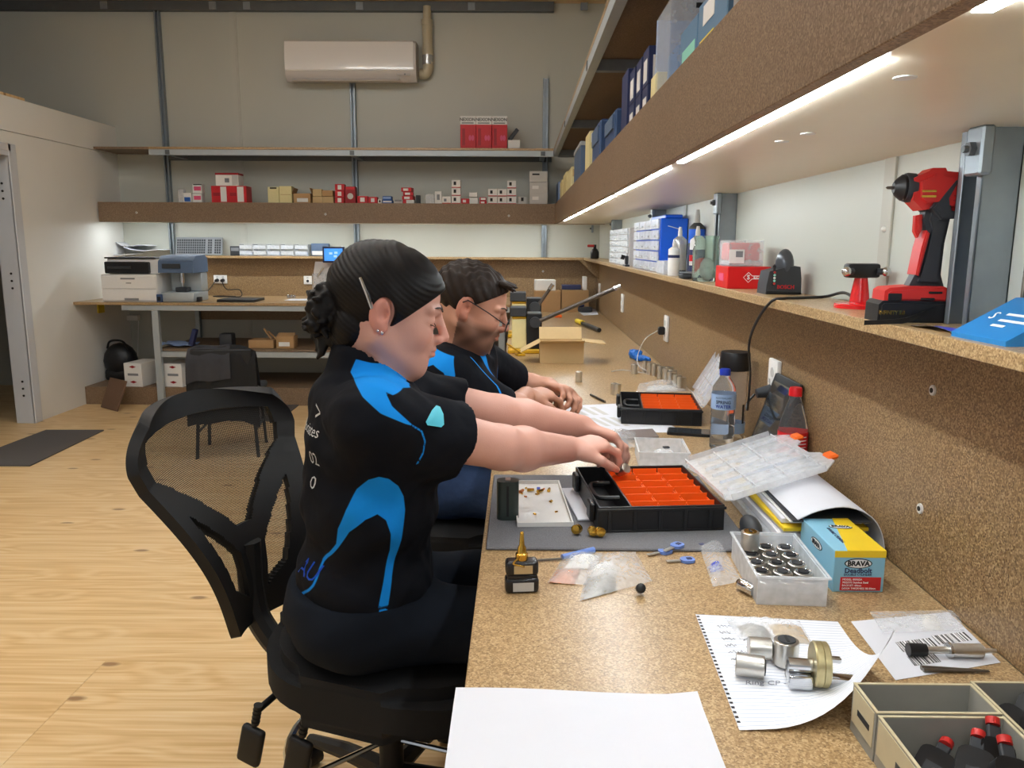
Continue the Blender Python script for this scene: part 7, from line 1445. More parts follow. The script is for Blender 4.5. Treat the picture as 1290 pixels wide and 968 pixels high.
class SDF:
    def __init__(s, lo, hi, h):
        s.lo = np.array(lo, float); s.h = h; s.n = np.ceil((np.array(hi) - s.lo) / h).astype(int) + 1; s.D = np.full(s.n, 0.08, np.float32)
    def sub(s, lo, hi):
        a = np.maximum(0, np.floor((np.array(lo) - s.lo) / s.h).astype(int)); b = np.minimum(s.n, np.ceil((np.array(hi) - s.lo) / s.h).astype(int) + 1)
        if np.any(b <= a): return None, None
        g = np.meshgrid(*[s.lo[k] + s.h * np.arange(a[k], b[k]) for k in range(3)], indexing='ij'); return tuple(slice(a[k], b[k]) for k in range(3)), np.stack(g, -1)
    def comb(s, sl, d, k, mode):
        a = s.D[sl]
        if mode == 'sub': d = -d; hh = np.maximum(k - np.abs(a - d), 0) / max(k, 1e-6); s.D[sl] = np.maximum(a, d) + hh * hh * k * 0.25
        else: hh = np.maximum(k - np.abs(a - d), 0) / max(k, 1e-6); s.D[sl] = np.minimum(a, d) - hh * hh * k * 0.25
    def cone(s, a, b, ra, rb, k=0.015, mode='add'):
        a, b = np.array(a, float), np.array(b, float); m_ = max(ra, rb) + k + 3 * s.h
        sl, p = s.sub(np.minimum(a, b) - m_, np.maximum(a, b) + m_)
        if sl is None: return
        ab = b - a; t = np.clip(((p - a) @ ab) / max(ab @ ab, 1e-12), 0, 1); d = np.linalg.norm(p - a - t[..., None] * ab, axis=-1) - (ra + (rb - ra) * t); s.comb(sl, d, k, mode)
    def ell(s, c, r, ax=None, k=0.015, mode='add'):
        """ellipsoid with axis matrix ax (rows = local axes)"""
        c = np.array(c, float); r = np.array(r, float); ax = np.eye(3) if ax is None else np.array(ax, float); m_ = max(r) + k + 3 * s.h
        sl, p = s.sub(c - m_, c + m_)
        if sl is None: return
        q = (p - c) @ ax.T; k0 = np.linalg.norm(q / r, axis=-1); k1 = np.linalg.norm(q / (r * r), axis=-1); d = k0 * (k0 - 1) / np.maximum(k1, 1e-9); s.comb(sl, d, k, mode)
    def grid(s): return np.stack(np.meshgrid(*[s.lo[k] + s.h * np.arange(s.n[k]) for k in range(3)], indexing='ij'), -1)
    def mesh(s, name):
        D = s.D; n = s.n; ins = D < 0
        cs = [ins[i:n[0] - 1 + i, j:n[1] - 1 + j, k:n[2] - 1 + k] for i in (0, 1) for j in (0, 1) for k in (0, 1)]
        tot = sum(c.astype(np.int8) for c in cs); act = (tot > 0) & (tot < 8); idx = -np.ones(act.shape, np.int64); ii = np.argwhere(act); idx[act] = np.arange(len(ii))
        acc = np.zeros((len(ii), 3)); cnt = np.zeros(len(ii)); offs = [np.array(o) for o in ((0,0,0),(0,0,1),(0,1,0),(0,1,1),(1,0,0),(1,0,1),(1,1,0),(1,1,1))]
        vals = [D[tuple((ii + o).T)] for o in offs]
        for a in range(8):
            for b in range(a + 1, 8):
                if np.abs(offs[a] - offs[b]).sum() != 1: continue
                va, vb = vals[a], vals[b]; x = (va < 0) != (vb < 0); t = np.where(x, va / np.where(x, va - vb, 1), 0)
                acc += np.where(x[:, None], offs[a] + t[:, None] * (offs[b] - offs[a]), 0); cnt += x
        V = s.lo + s.h * (ii + acc / cnt[:, None]); F = []
        for ax in range(3):
            o1, o2 = [(1, 2), (2, 0), (0, 1)][ax]; sl0 = [slice(0, n[k] - 1) if k == ax else slice(1, n[k] - 1) for k in range(3)]; sl1 = list(sl0); sl1[ax] = slice(1, n[ax])
            a, b = ins[tuple(sl0)], ins[tuple(sl1)]; e = np.argwhere(a != b); fl = a[tuple(e.T)]
            base = e + np.array([0 if k == ax else 1 for k in range(3)])
            def at(d1, d2): q = base.copy(); q[:, o1] += d1; q[:, o2] += d2; return idx[tuple(q.T)]
            quad = np.stack([at(-1, -1), at(0, -1), at(0, 0), at(-1, 0)], 1); quad[~fl] = quad[~fl][:, ::-1]; F.append(quad)
        F = np.concatenate(F); F = F[(F >= 0).all(1)]
        # keep the largest connected piece only
        me = bpy.data.meshes.new(name); me.vertices.add(len(V)); me.vertices.foreach_set('co', V.astype(np.float32).ravel()); me.loops.add(len(F) * 4); me.loops.foreach_set('vertex_index', F.astype(np.int32).ravel()); me.polygons.add(len(F)); me.polygons.foreach_set('loop_start', np.arange(len(F), dtype=np.int32) * 4); me.update(calc_edges=True); me.validate(); me.shade_smooth()
        return me, V
def rel(me, root):
    """store the mesh relative to the person's base"""
    me.transform(Matrix.Translation(-root.location)); return me
def setcol(me, cols):
    a = me.attributes.new('col', 'FLOAT_COLOR', 'POINT'); c = np.ones((len(me.vertices), 4), np.float32); c[:, :3] = cols; a.data.foreach_set('color', c.ravel())
def polydist(P, poly):
    """signed distance of points to polygon, positive inside"""
    poly = np.array(poly); d = np.full(len(P), 1e9); ins = np.zeros(len(P), bool); n = len(poly)
    for i in range(n):
        a, b = poly[i], poly[(i + 1) % n]; ab = b - a; t = np.clip(((P - a) @ ab) / max(ab @ ab, 1e-12), 0, 1); d = np.minimum(d, np.linalg.norm(P - a - t[:, None] * ab, axis=1))
        c = ((a[1] > P[:, 1]) != (b[1] > P[:, 1])); x = (b[0] - a[0]) * (P[:, 1] - a[1]) / (b[1] - a[1] if b[1] != a[1] else 1e-9) + a[0]; ins ^= c & (P[:, 0] < x)
    return np.where(ins, d, -d)
def linedist(P, pts, w_):
    pts = np.array(pts); d = np.full(len(P), 1e9)
    for a, b in zip(pts[:-1], pts[1:]): ab = b - a; t = np.clip(((P - a) @ ab) / max(ab @ ab, 1e-12), 0, 1); d = np.minimum(d, np.linalg.norm(P - a - t[:, None] * ab, axis=1))
    return w_ - d
def rot_about(v, axis, a): return Matrix.Rotation(a, 3, axis) @ v
def hand(S_, wrist, d, nrm, side, curl, k=0.006, sc=1.0, thumb=0.6, spread=0.06):
    """palm from wrist along d, palm side facing nrm; side = +1 when the thumb lies along d x nrm"""
    d = Vector(d).normalized(); nrm = Vector(nrm); nrm = (nrm - d * nrm.dot(d)).normalized(); lat = d.cross(nrm) * side; w = Vector(wrist)
    ax = [list(d), list(lat), list(nrm)]
    S_.ell(w + d * 0.046 * sc, (0.052 * sc, 0.040 * sc, 0.0165 * sc), ax, 0.02); S_.ell(w + d * 0.072 * sc, (0.022 * sc, 0.041 * sc, 0.0135 * sc), ax, 0.01)
    tips = []
    for f in range(4):
        L_ = (0.072, 0.080, 0.075, 0.060)[f] * sc; off = (0.030, 0.0105, -0.010, -0.029)[f] * sc; b = w + d * (0.082, 0.088, 0.085, 0.077)[f] * sc + lat * off; dr = rot_about(d, nrm, -side * spread * (1.5 - f)); a = 0.0; r0 = (0.0092, 0.0094, 0.009, 0.008)[f] * sc
        for s_, (fr, rr) in enumerate(((0.46, 0.96), (0.30, 0.88), (0.24, 0.78))):
            a += curl[f][s_]; v = rot_about(dr, lat.normalized() * side, a * side) if False else (dr * math.cos(a) + nrm * math.sin(a)); e = b + v * L_ * fr
            S_.cone(b, e, r0, r0 * rr, k if s_ else 0.008); b = e; r0 *= rr
        tips.append(b)
    tb = w + d * 0.028 * sc + lat * 0.030 * sc + nrm * 0.006 * sc; t1 = tb + (d * 0.6 + lat * 0.65 + nrm * thumb * 0.5).normalized() * 0.038 * sc; t2 = t1 + (d * 0.85 + lat * 0.05 + nrm * thumb).normalized() * 0.03 * sc; t3 = t2 + (d * 0.9 - lat * 0.25 + nrm * thumb).normalized() * 0.024 * sc
    S_.cone(w + d * 0.02 * sc + lat * 0.015 * sc, tb, 0.016 * sc, 0.015 * sc, 0.012); S_.cone(tb, t1, 0.0145 * sc, 0.011 * sc, 0.012); S_.cone(t1, t2, 0.0108 * sc, 0.0098 * sc, 0.005); S_.cone(t2, t3, 0.0098 * sc, 0.008 * sc, 0.004)
    return tips
def head(S_, o, F, U, Rr, sc=1.0, male=False):
    ax = [list(F), list(U), list(Rr)]; P = lambda f, u, r: Vector(o) + (F * f + U * u + Rr * r) * sc
    E = lambda f, u, r, rad, k=0.02, mode='add': S_.ell(P(f, u, r), [q * sc for q in rad], ax, k * sc, mode)
    E(-0.012, 0.038, 0, (0.094, 0.082, 0.071), 0.02); E(0.03, 0.03, 0, (0.066, 0.072, 0.064)); E(0.042, -0.028, 0, (0.05, 0.07, 0.055), 0.025); E(0.06, -0.075, 0, (0.032, 0.03, 0.036), 0.03)
    for s_ in (-1, 1):
        S_.cone(P(-0.002, -0.045, s_ * 0.052), P(0.062, -0.094, s_ * 0.018), 0.020 * sc, 0.018 * sc, 0.03 * sc); E(0.064, -0.03, s_ * 0.034, (0.028, 0.026, 0.022), 0.02)
        E(0.096, 0.0, s_ * 0.033, (0.014, 0.012, 0.017), 0.012, 'sub'); E(0.078, -0.001, s_ * 0.032, (0.0155, 0.0125, 0.0165), 0.006)
        S_.cone(P(0.095, 0.018, s_ * 0.014), P(0.083, 0.019, s_ * 0.046), 0.0075 * sc, 0.006 * sc, 0.012 * sc)
        E(0.105, -0.036, s_ * 0.0125, (0.0105, 0.008, 0.0085), 0.006)
        # ear
        E(-0.006, -0.002, s_ * 0.073, (0.019, 0.032, 0.009), 0.006); E(0.0, 0.003, s_ * 0.0835, (0.0105, 0.021, 0.0075), 0.003, 'sub'); E(0.004, 0.0, s_ * 0.078, (0.006, 0.009, 0.008), 0.003, 'sub'); E(0.004, -0.026, s_ * 0.073, (0.009, 0.010, 0.007), 0.005)
    E(0.066, -0.100, 0, (0.022, 0.017, 0.022), 0.02)
    S_.cone(P(0.096, 0.012, 0), P(0.117, -0.030, 0), 0.0068 * sc, 0.0092 * sc, 0.010 * sc)
    E(0.088, -0.052, 0, (0.014, 0.014, 0.022), 0.015); E(0.098, -0.0555, 0, (0.0085, 0.005, 0.020), 0.004); E(0.097, -0.066, 0, (0.009, 0.0062, 0.018), 0.004); S_.cone(P(0.108, -0.0605, 0.016), P(0.108, -0.0605, -0.016), 0.0015 * sc, 0.0015 * sc, 0.003 * sc, 'sub')
    return P
def frame(yaw, pitch, roll=0.0):
    F = Vector((math.cos(yaw) * math.cos(pitch), math.sin(yaw) * math.cos(pitch), -math.sin(pitch))); Rr = Vector((math.sin(yaw), -math.cos(yaw), 0)); U = Rr.cross(F)
    if roll: U = Matrix.Rotation(roll, 3, F) @ U; Rr = Matrix.Rotation(roll, 3, F) @ Rr
    return F, U, Rr
def W(px, py, y): return ony(px, py, y)
NZ = lambda X, a, f: a * (np.sin(X[..., 0] * f + 1.3 * np.sin(X[..., 2] * f * 0.7)) * np.sin(X[..., 2] * f * 0.9 + X[..., 1] * f * 0.6))
SK = np.array(srgb(216, 162, 144)); SKM = np.array(srgb(200, 146, 122))
# ------------------------------------------------------------------ the woman
th = R(15); f_ = Vector((math.cos(th), math.sin(th), 0)); r_ = Vector((math.sin(th), -math.cos(th), 0)); AX = [list(f_), list(r_), [0, 0, 1]]
YM = 1.50; spine = [W(459, 800, YM), W(461, 720, YM), W(466, 630, YM), W(468, 555, YM), W(459, 497, YM)]
shR = spine[4] + r_ * 0.155 + f_ * 0.012 + Vector((0, 0, -0.022)); shL = spine[4] - r_ * 0.155 + f_ * 0.03 + Vector((0, 0, -0.022))
elR = W(632, 564, 1.50); wrR = W(716, 566, 1.665); elL = W(628, 522, 1.75); wrL = W(733, 538, 1.86)
wroot = thing('person', 'person in black and blue polo shirt with silver hair clip, seated in mesh chair', 'person', (spine[0].x, spine[0].y, CHZ))
HF, HU, HR = frame(R(6), R(11)); HO = W(486, 391, 1.50)
nb = spine[4] + f_ * 0.005 + Vector((0, 0, 0.045))
# body: head, neck, arms, hands, inner torso in one surface
B_ = SDF((-0.52, 1.16, 0.60), (0.36, 2.05, 1.32), 0.0028)
hp = head(B_, HO, HF, HU, HR, 1.01)
B_.cone(hp(-0.028, -0.03, 0), nb - Vector((0, 0, 0.05)), 0.050, 0.056, 0.03); B_.cone(hp(0.02, -0.085, 0), nb + f_ * 0.03, 0.034, 0.045, 0.03)
for p, (a, b, c) in zip(spine, ((0.11, 0.15, 0.1), (0.108, 0.14, 0.1), (0.11, 0.145, 0.1), (0.108, 0.15, 0.09), (0.075, 0.14, 0.05))): B_.ell(p, (a, b, c), AX, 0.04)
for sh, el, wr in ((shR, elR, wrR), (shL, elL, wrL)):
    md = sh.lerp(el, 0.5); B_.cone(sh, md, 0.047, 0.0475, 0.02); B_.cone(md, el, 0.0475, 0.0425, 0.02); fm = el.lerp(wr, 0.3) + Vector((0, 0, -0.002)); B_.cone(el, fm, 0.0425, 0.0425, 0.015); B_.cone(fm, wr, 0.0425, 0.0285, 0.02)
fd = (wrR - elR).normalized(); tR = hand(B_, wrR + fd * 0.0, Vector((0.88, 0.45, 0.06)), Vector((0.15, 0.2, -1)), -1, [(0.55, 0.8, 0.4), (0.75, 0.95, 0.5), (0.85, 1.0, 0.5), (0.9, 1.0, 0.5)], sc=0.96)
fd = (wrL - elL).normalized(); tL = hand(B_, wrL, Vector((0.88, 0.02, -0.30)), Vector((-0.3, -0.25, -1)), 1, [(0.25, 0.5, 0.35), (0.4, 0.6, 0.4), (0.5, 0.7, 0.4), (0.55, 0.8, 0.4)], sc=0.96)
me, V = B_.mesh('body'); loc = (V - np.array(HO)) @ np.array([list(HF), list(HU), list(HR)]).T / 1.01
def skin_cols(V, loc, base, beard=False):
    C = np.tile(base, (len(V), 1)).astype(np.float32); n = 0.5 + 0.5 * np.sin(V[:, 0] * 61 + 3 * np.sin(V[:, 2] * 47)) * np.sin(V[:, 1] * 53 + V[:, 2] * 31); C *= (1 - 0.05 * n[:, None])
    near = np.linalg.norm(loc, axis=1) < 0.2
    lip = near & (((loc[:, 0] - 0.104) / 0.016) ** 2 + ((loc[:, 1] + 0.0605) / 0.0105) ** 2 + (loc[:, 2] / 0.021) ** 2 < 1); C[lip] = C[lip] * np.array((0.92, 0.72, 0.70))
    ear = near & (np.abs(loc[:, 2]) > 0.070) & (np.abs(loc[:, 1]) < 0.04) & (loc[:, 0] < 0.02); C[ear] *= np.array((1.0, 0.80, 0.78))
    chk = near & (loc[:, 0] > 0.03); w_ = np.exp(-(((loc[:, 0] - 0.075) / 0.03) ** 2 + ((loc[:, 1] + 0.03) / 0.025) ** 2 + ((np.abs(loc[:, 2]) - 0.042) / 0.025) ** 2)) * chk; C *= 1 - w_[:, None] * np.array((0.0, 0.07, 0.07))
    nose = near & (loc[:, 0] > 0.104) & (loc[:, 1] > -0.046) & (loc[:, 1] < -0.01); C[nose] *= np.array((1.0, 0.88, 0.88))
    if beard:
        jaw = np.clip((-0.028 - loc[:, 1] + 0.35 * np.clip(0.03 - loc[:, 0], 0, 1)) / 0.02, 0, 1) * np.clip((loc[:, 1] + 0.135) / 0.02, 0, 1) * near * (loc[:, 0] > -0.012) * np.clip((0.128 - loc[:, 0]) / 0.01, 0, 1); up = np.exp(-(((loc[:, 1] + 0.046) / 0.006) ** 2)) * near * (loc[:, 0] > 0.08) * (np.abs(loc[:, 2]) < 0.03) * (loc[:, 0] < 0.112)
        jaw = np.maximum(jaw * ~lip, up * ~lip)[:, None] * (0.62 + 0.25 * n[:, None]); C = C * (1 - jaw) + np.array(srgb(74, 52, 42)) * jaw
    return C
setcol(me, skin_cols(V, loc, SK)); body = link('body', rel(me, wroot), 'skin', wroot)
# hair: cap with combed grooves, swept to a curly bun
def hair_cap(S_, o, F, U, Rr, sc, grow, line, groove):
    ax = np.array([list(F), list(U), list(Rr)]); G = S_.grid(); q = (G - np.array(o)) @ ax.T / sc
    def e(c, r): z = q - np.array(c); k0 = np.linalg.norm(z / r, axis=-1); k1 = np.linalg.norm(z / (np.array(r) ** 2), axis=-1); return k0 * (k0 - 1) / np.maximum(k1, 1e-9)
    a = e((-0.012, 0.038, 0), np.array((0.094, 0.082, 0.071)) + grow); b = e((0.03, 0.03, 0), np.array((0.066, 0.072, 0.064)) + grow); hh = np.maximum(0.02 - np.abs(a - b), 0) / 0.02; d = np.minimum(a, b) - hh * hh * 0.005
    return q, d, e
Hh = SDF(np.array(HO) - 0.21, np.array(HO) + 0.19, 0.0026); q, d, e = hair_cap(Hh, HO, HF, HU, HR, 1.01, 0.0095, None, None)
gro = 0.0006 * np.sin((q[..., 1] + 0.55 * q[..., 0] + 0.4 * np.abs(q[..., 2])) * 640 + 4 * np.sin(q[..., 0] * 30)) + 0.0012 * np.sin(q[..., 1] * 90 + q[..., 0] * 70 + 2 * np.sin(q[..., 0] * 40))
cut = np.where(q[..., 0] > 0.012, ((q[..., 0] - 0.104) * 0.96 - (q[..., 1] - 0.060)) / 1.39, -0.055 - q[..., 1] - 0.35 * q[..., 0])
earcut = -e((0.0, -0.004, 0.08), (0.022, 0.034, 0.03)); earcut2 = -e((0.0, -0.004, -0.08), (0.022, 0.034, 0.03))
d = np.maximum(np.maximum(d + gro, cut), np.maximum(earcut, earcut2)); Hh.D = np.minimum(Hh.D, d.astype(np.float32))
nape = e((-0.055, -0.036, 0), (0.043, 0.060, 0.058)) + gro; Hh.D = np.minimum(Hh.D, nape.astype(np.float32))
random.seed(6)
bun0 = (-0.112, -0.015, 0.01)
Hh.ell(hp(-0.115, -0.02, 0.008), (0.026, 0.045, 0.034), [list(HF), list(HU), list(HR)], 0.012)
for k in range(70):
    a, b = random.uniform(0, 6.28), random.uniform(-1, 1); c0 = Vector(hp(-0.116 + 0.026 * math.cos(a) * math.sqrt(1 - b * b), -0.02 + 0.046 * b, 0.008 + 0.034 * math.sin(a) * math.sqrt(1 - b * b))); tg = (HF * random.uniform(-1, 1) + HU * random.uniform(-1, 0.4) + HR * random.uniform(-1, 1)).normalized(); Hh.cone(c0, c0 + tg * random.uniform(0.008, 0.02), 0.0065, 0.0038, 0.004)
for k in range(14):
    c = Vector(hp(-0.125 + 0.006 * k, -0.055 - 0.006 * (k % 3), -0.02 + 0.004 * k)); c1 = c - HU * (0.022 + 0.006 * (k % 3)) + HF * 0.008 * math.sin(k); Hh.cone(c, c1, 0.008, 0.006, 0.005); Hh.cone(c1, c1 - HU * 0.012 + HF * 0.008 * math.cos(k * 2), 0.006, 0.003, 0.003)
me, V = Hh.mesh('hair'); hr = link('hair', rel(me, wroot), 'hair_dark', wroot)
lc = lambda p: Vector(p) - wroot.location
m_ = MB(); m_.tube([lc(hp(-0.050, 0.055, 0.072)), lc(hp(-0.032, 0.028, 0.082)), lc(hp(-0.02, 0.006, 0.086))], [0.0034, 0.0042, 0.0036], 8); m_.build('hair_clip', 'chrome', hr)
m_ = MB(); m_.sphere(lc(hp(0.004, -0.034, 0.079)), 0.0032, 10); m_.sphere(lc(hp(-0.004, -0.031, 0.080)), 0.0026, 10); m_.build('earring', 'chrome', body)
def face_bits(hp, lc, body, hairmat):
    for s_ in (-1, 1):
        m_ = MB(); m_.tube(bez([lc(hp(0.0935, -0.006, s_ * 0.020)), lc(hp(0.0955, -0.0095, s_ * 0.032)), lc(hp(0.086, -0.007, s_ * 0.045))], 5), 0.0009, 6); m_.build('eyelash', 'lash', body)
        m_ = MB(); m_.tube(bez([lc(hp(0.1045, 0.0185, s_ * 0.014)), lc(hp(0.0985, 0.0255, s_ * 0.032)), lc(hp(0.083, 0.022, s_ * 0.049))], 5), [0.0016] * 5 + [0.0018] * 3 + [0.001] * 3, 6); m_.build('eyebrow', hairmat, body)
face_bits(hp, lc, body, 'hair_dark')
# polo shirt
T_ = SDF((-0.60, 1.12, 0.54), (0.06, 1.92, 1.13), 0.0036)
for p, (a, b, c) in zip(spine, ((0.166, 0.214, 0.12), (0.136, 0.172, 0.12), (0.134, 0.17, 0.12), (0.128, 0.175, 0.10), (0.098, 0.165, 0.060))): T_.ell(p, (a, b, c), AX, 0.05)
T_.ell(spine[3] + f_ * 0.05 + Vector((0, 0, -0.015)), (0.09, 0.14, 0.085), AX, 0.05)
def sleeve(S_, sh, el, k0, r0, r1, cut):
    e = sh.lerp(el, cut); S_.cone(sh - (el - sh).normalized() * 0.01, e, r0, r1, 0.05); n = np.array((el - sh).normalized()); pe = np.array(e); m_ = 0.1
    sl, P = S_.sub(pe - m_, pe + m_); t = (P - pe) @ n; near = np.linalg.norm(P - pe - t[..., None] * n, axis=-1) < r1 + 0.02; S_.D[sl] = np.where(near, np.maximum(S_.D[sl], t), S_.D[sl])
sleeve(T_, shR, elR, 0, 0.066, 0.069, 0.60); sleeve(T_, shL, elL, 0, 0.062, 0.064, 0.66)
nd = (Vector(hp(-0.02, -0.06, 0)) - nb).normalized(); T_.cone(nb - nd * 0.03, nb + nd * 0.035, 0.08, 0.068, 0.03); T_.cone(nb + nd * 0.012, nb + nd * 0.11, 0.0595, 0.064, 0.002, 'sub'); T_.cone(nb + nd * 0.03 + f_ * 0.05, nb + f_ * 0.1 + nd * 0.02, 0.03, 0.05, 0.01, 'sub')
G = T_.grid(); T_.D += NZ(G, 0.0028, 42).astype(np.float32) + NZ(G[..., [2, 0, 1]], 0.002, 75).astype(np.float32)
bot = 0.578; T_.D = np.maximum(T_.D, (bot - G[..., 2] + 0.12 * ((G[..., 0] - spine[0].x) * f_.x) * 0.3).astype(np.float32))
me, V = T_.mesh('polo_shirt'); o_ = np.array(spine[2]); st = np.stack([(V - o_) @ np.array(f_), V[:, 2]], 1)
def side(px, py, y=1.335): p = W(px, py, y); return ((p - spine[2]).dot(f_), p.z)
pan = polydist(st, [side(*p) for p in ((477, 600), (490, 604), (503, 616), (511, 632), (513, 650), (508, 687), (496, 734), (490, 767), (477, 767), (485, 734), (493, 700), (493, 675), (487, 658), (476, 650), (460, 655), (440, 671), (427, 694), (410, 720), (407, 719), (424, 690), (426, 668), (436, 643), (450, 618), (464, 604))])
pan = np.maximum(pan, linedist(st, [side(*p) for p in ((409, 719), (395, 748), (380, 772), (366, 784))], 0.0016)); pan = np.maximum(pan, polydist(st, [side(*p) for p in ((478, 770), (489, 770), (489, 795), (476, 797))]))
sd = lambda px, py: side(px, py, (1.45 if px > 495 else 1.40) if py < 490 and px > 460 else 1.30)
cr = polydist(st, [sd(*p) for p in ((470, 461), (487, 463), (505, 470), (531, 485), (520, 482), (501, 479), (489, 488), (487, 497), (495, 514), (523, 540), (512, 536), (479, 520), (457, 501), (447, 484), (455, 467))]); cr = np.maximum(cr, linedist(st, [sd(*p) for p in ((522, 540), (534, 548), (539, 562), (536, 578), (529, 593))], 0.0014)); cr = np.maximum(cr, linedist(st, [sd(*p) for p in ((530, 485), (545, 490), (553, 500), (556, 512))], 0.0014))
pan = np.maximum(pan, cr); at = me.attributes.new('panel', 'FLOAT', 'POINT'); at.data.foreach_set('value', pan.astype(np.float32)); shirt = link('polo_shirt', rel(me, wroot), 'polo_cloth', wroot)
# prints on the back of the shirt and the sleeve badge
def snap(ob, p, d, off=0.0015):
    h, l, n, i = ob.ray_cast(Vector(p) - wroot.location if ob.parent == wroot else p, d); return (l, n) if h else (None, None)
bpy.context.view_layer.update()
def cloth_print(body_txt, size, zz, lat, mt, ob, root, yaw):
    o = text(body_txt, size, mt, ob, None, None, 'print', 0.0002); me = o.data; fw = Vector((math.cos(yaw), math.sin(yaw), 0)); rt = Vector((math.sin(yaw), -math.cos(yaw), 0)); c0 = spine[2] - root.location
    for v in me.vertices:
        p = Vector((c0.x, c0.y, zz - root.location.z)) - fw * 0.5 + rt * (lat + v.co.x) + Vector((0, 0, v.co.y)); hit, l, n, i = ob.ray_cast(p, fw)
        v.co = (l - fw * 0.0012) if hit else p + fw * 0.36
for s2, sz, zz, la, mt in (('>', 0.055, W(383, 517, 1.42).z, 0.085, 'white_ink'), ('Associates', 0.028, W(383, 540, 1.42).z, 0.04, 'white_ink'), ('02', 0.034, W(376, 573, 1.42).z, 0.085, 'white_ink'), ('0', 0.034, W(376, 603, 1.42).z, 0.085, 'white_ink'), ('AU', 0.045, W(370, 712, 1.42).z, 0.075, 'bright_blue')): cloth_print(s2, sz, zz, la, mt, shirt, wroot, th)
bc = sh = shR.lerp(elR, 0.44) + Vector((0, 0, 0.022)); dv = Vector((0.10, -0.9, 0.35)).normalized(); m_ = MB(); axx = (elR - shR).normalized(); up = dv.cross(axx).normalized() * -1; Q = []
tri = [(-0.018, 0.014), (-0.014, 0.019), (0.014, 0.017), (0.019, 0.011), (0.015, -0.008), (0.006, -0.021), (-0.002, -0.022), (-0.009, -0.010)]; vs = []
def badge(sc, off):
    out = []
    for a, b in tri:
        p = bc + axx * a * sc + up * b * sc - wroot.location + dv * 0.2; hit, l, n, i = shirt.ray_cast(p, -dv); out.append((l + dv * off) if hit else p - dv * 0.13)
    return out
rings = [[m_.bm.verts.new(q) for q in badge(sc, 0.004)] for sc in (1.0, 0.66, 0.33)]; cc = m_.bm.verts.new(sum((v.co for v in rings[2]), Vector()) / len(tri) + dv * 0.001)
for ra, rb in zip(rings[:-1], rings[1:]):
    for k in range(len(tri)): m_.bm.faces.new((ra[k], ra[(k + 1) % len(tri)], rb[(k + 1) % len(tri)], rb[k]))
for k in range(len(tri)): m_.bm.faces.new((rings[2][k], rings[2][(k + 1) % len(tri)], cc))
m_.build('sleeve_badge', 'teal_badge', shirt)
# trousers
Q_ = SDF((-0.55, 1.16, 0.10), (0.30, 1.90, 0.74), 0.005); hipR, hipL = spine[0] + r_ * 0.078 + Vector((0, 0, -0.035)), spine[0] - r_ * 0.078 + Vector((0, 0, -0.035)); hipR.z = hipL.z = CHZ + 0.083
Q_.ell(Vector((spine[0].x, spine[0].y, CHZ + 0.115)), (0.138, 0.178, 0.11), AX, 0.05); Q_.ell(Vector((spine[0].x, spine[0].y, CHZ + 0.08)) - f_ * 0.03, (0.12, 0.18, 0.09), AX, 0.05)
kR, kL = Vector((0.13, 1.47, CHZ + 0.06)), Vector((0.10, 1.68, CHZ + 0.06))
for hp_, kn, ft in ((hipR, kR, Vector((0.06, 1.44, 0.16))), (hipL, kL, Vector((0.03, 1.66, 0.16)))): Q_.cone(hp_, kn, 0.082, 0.064, 0.04); Q_.cone(kn, ft, 0.064, 0.05, 0.03)
G = Q_.grid(); Q_.D += NZ(G, 0.003, 40).astype(np.float32); Q_.D = np.maximum(Q_.D, (G[..., 2] - 0.615).astype(np.float32)); Q_.D = np.maximum(Q_.D, (0.16 - G[..., 2]).astype(np.float32)); Q_.D = np.maximum(Q_.D, np.where(G[..., 0] > BX0 - 0.02, G[..., 2] - (BZ - 0.04), -1).astype(np.float32))
Q_.D = np.maximum(Q_.D, np.where((G[..., 2] < CHZ + 0.02) & (G[..., 0] < -0.10), CHZ + 0.0005 - G[..., 2], -1).astype(np.float32))
me, V = Q_.mesh('trousers'); link('trousers', rel(me, wroot), 'trouser_navy', wroot)
for ft in (Vector((0.06, 1.44, 0.10)), Vector((0.03, 1.66, 0.10))): m_ = MB(); m_.sphere(lc(ft + Vector((0.05, 0, 0))), 0.05, 14, (2.3, 0.85, 0.9)); m_.cyl(lc(ft + Vector((0, 0, 0.0))), lc(ft + Vector((0, 0, 0.08))), 0.045, n=14); m_.build('shoe', 'shoe', wroot)
# ------------------------------------------------------------------ the man
th2 = R(-12); f2 = Vector((math.cos(th2), math.sin(th2), 0)); r2 = Vector((math.sin(th2), -math.cos(th2), 0)); AX2 = [list(f2), list(r2), [0, 0, 1]]; YM2 = 2.12
sp2 = [Vector((-0.235, 2.38, 0.58)), Vector((-0.23, 2.38, 0.69)), Vector((-0.215, 2.37, 0.79)), Vector((-0.20, 2.36, 0.87)), Vector((-0.18, 2.35, 0.935))]
mroot = thing('person', 'person in glasses and black and blue polo shirt, seated on backless stool', 'person', (sp2[0].x, sp2[0].y, 0.45))
s2R = sp2[4] + r2 * 0.175 + Vector((0, 0, -0.025)); s2L = sp2[4] - r2 * 0.175 + Vector((0, 0, -0.025)); e2R = Vector((-0.025, 2.27, 0.775)); w2R = Vector((0.025, 2.47, 0.795)); e2L = Vector((0.01, 2.68, 0.785)); w2L = Vector((0.10, 2.62, 0.80))
MF, MU, MR = frame(R(-3), R(17)); MO = W(587, 388, 2.20) - MR * 0.075; nb2 = sp2[4] + f2 * 0.02 + Vector((0, 0, 0.05))
A_ = SDF((-0.48, 2.08, 0.52), (0.28, 2.82, 1.28), 0.0032); mp = head(A_, MO, MF, MU, MR, 1.03, True)
A_.cone(mp(-0.025, -0.03, 0), nb2 - Vector((0, 0, 0.06)), 0.056, 0.062, 0.03); A_.cone(mp(0.015, -0.08, 0), nb2 + f2 * 0.03, 0.038, 0.05, 0.03)
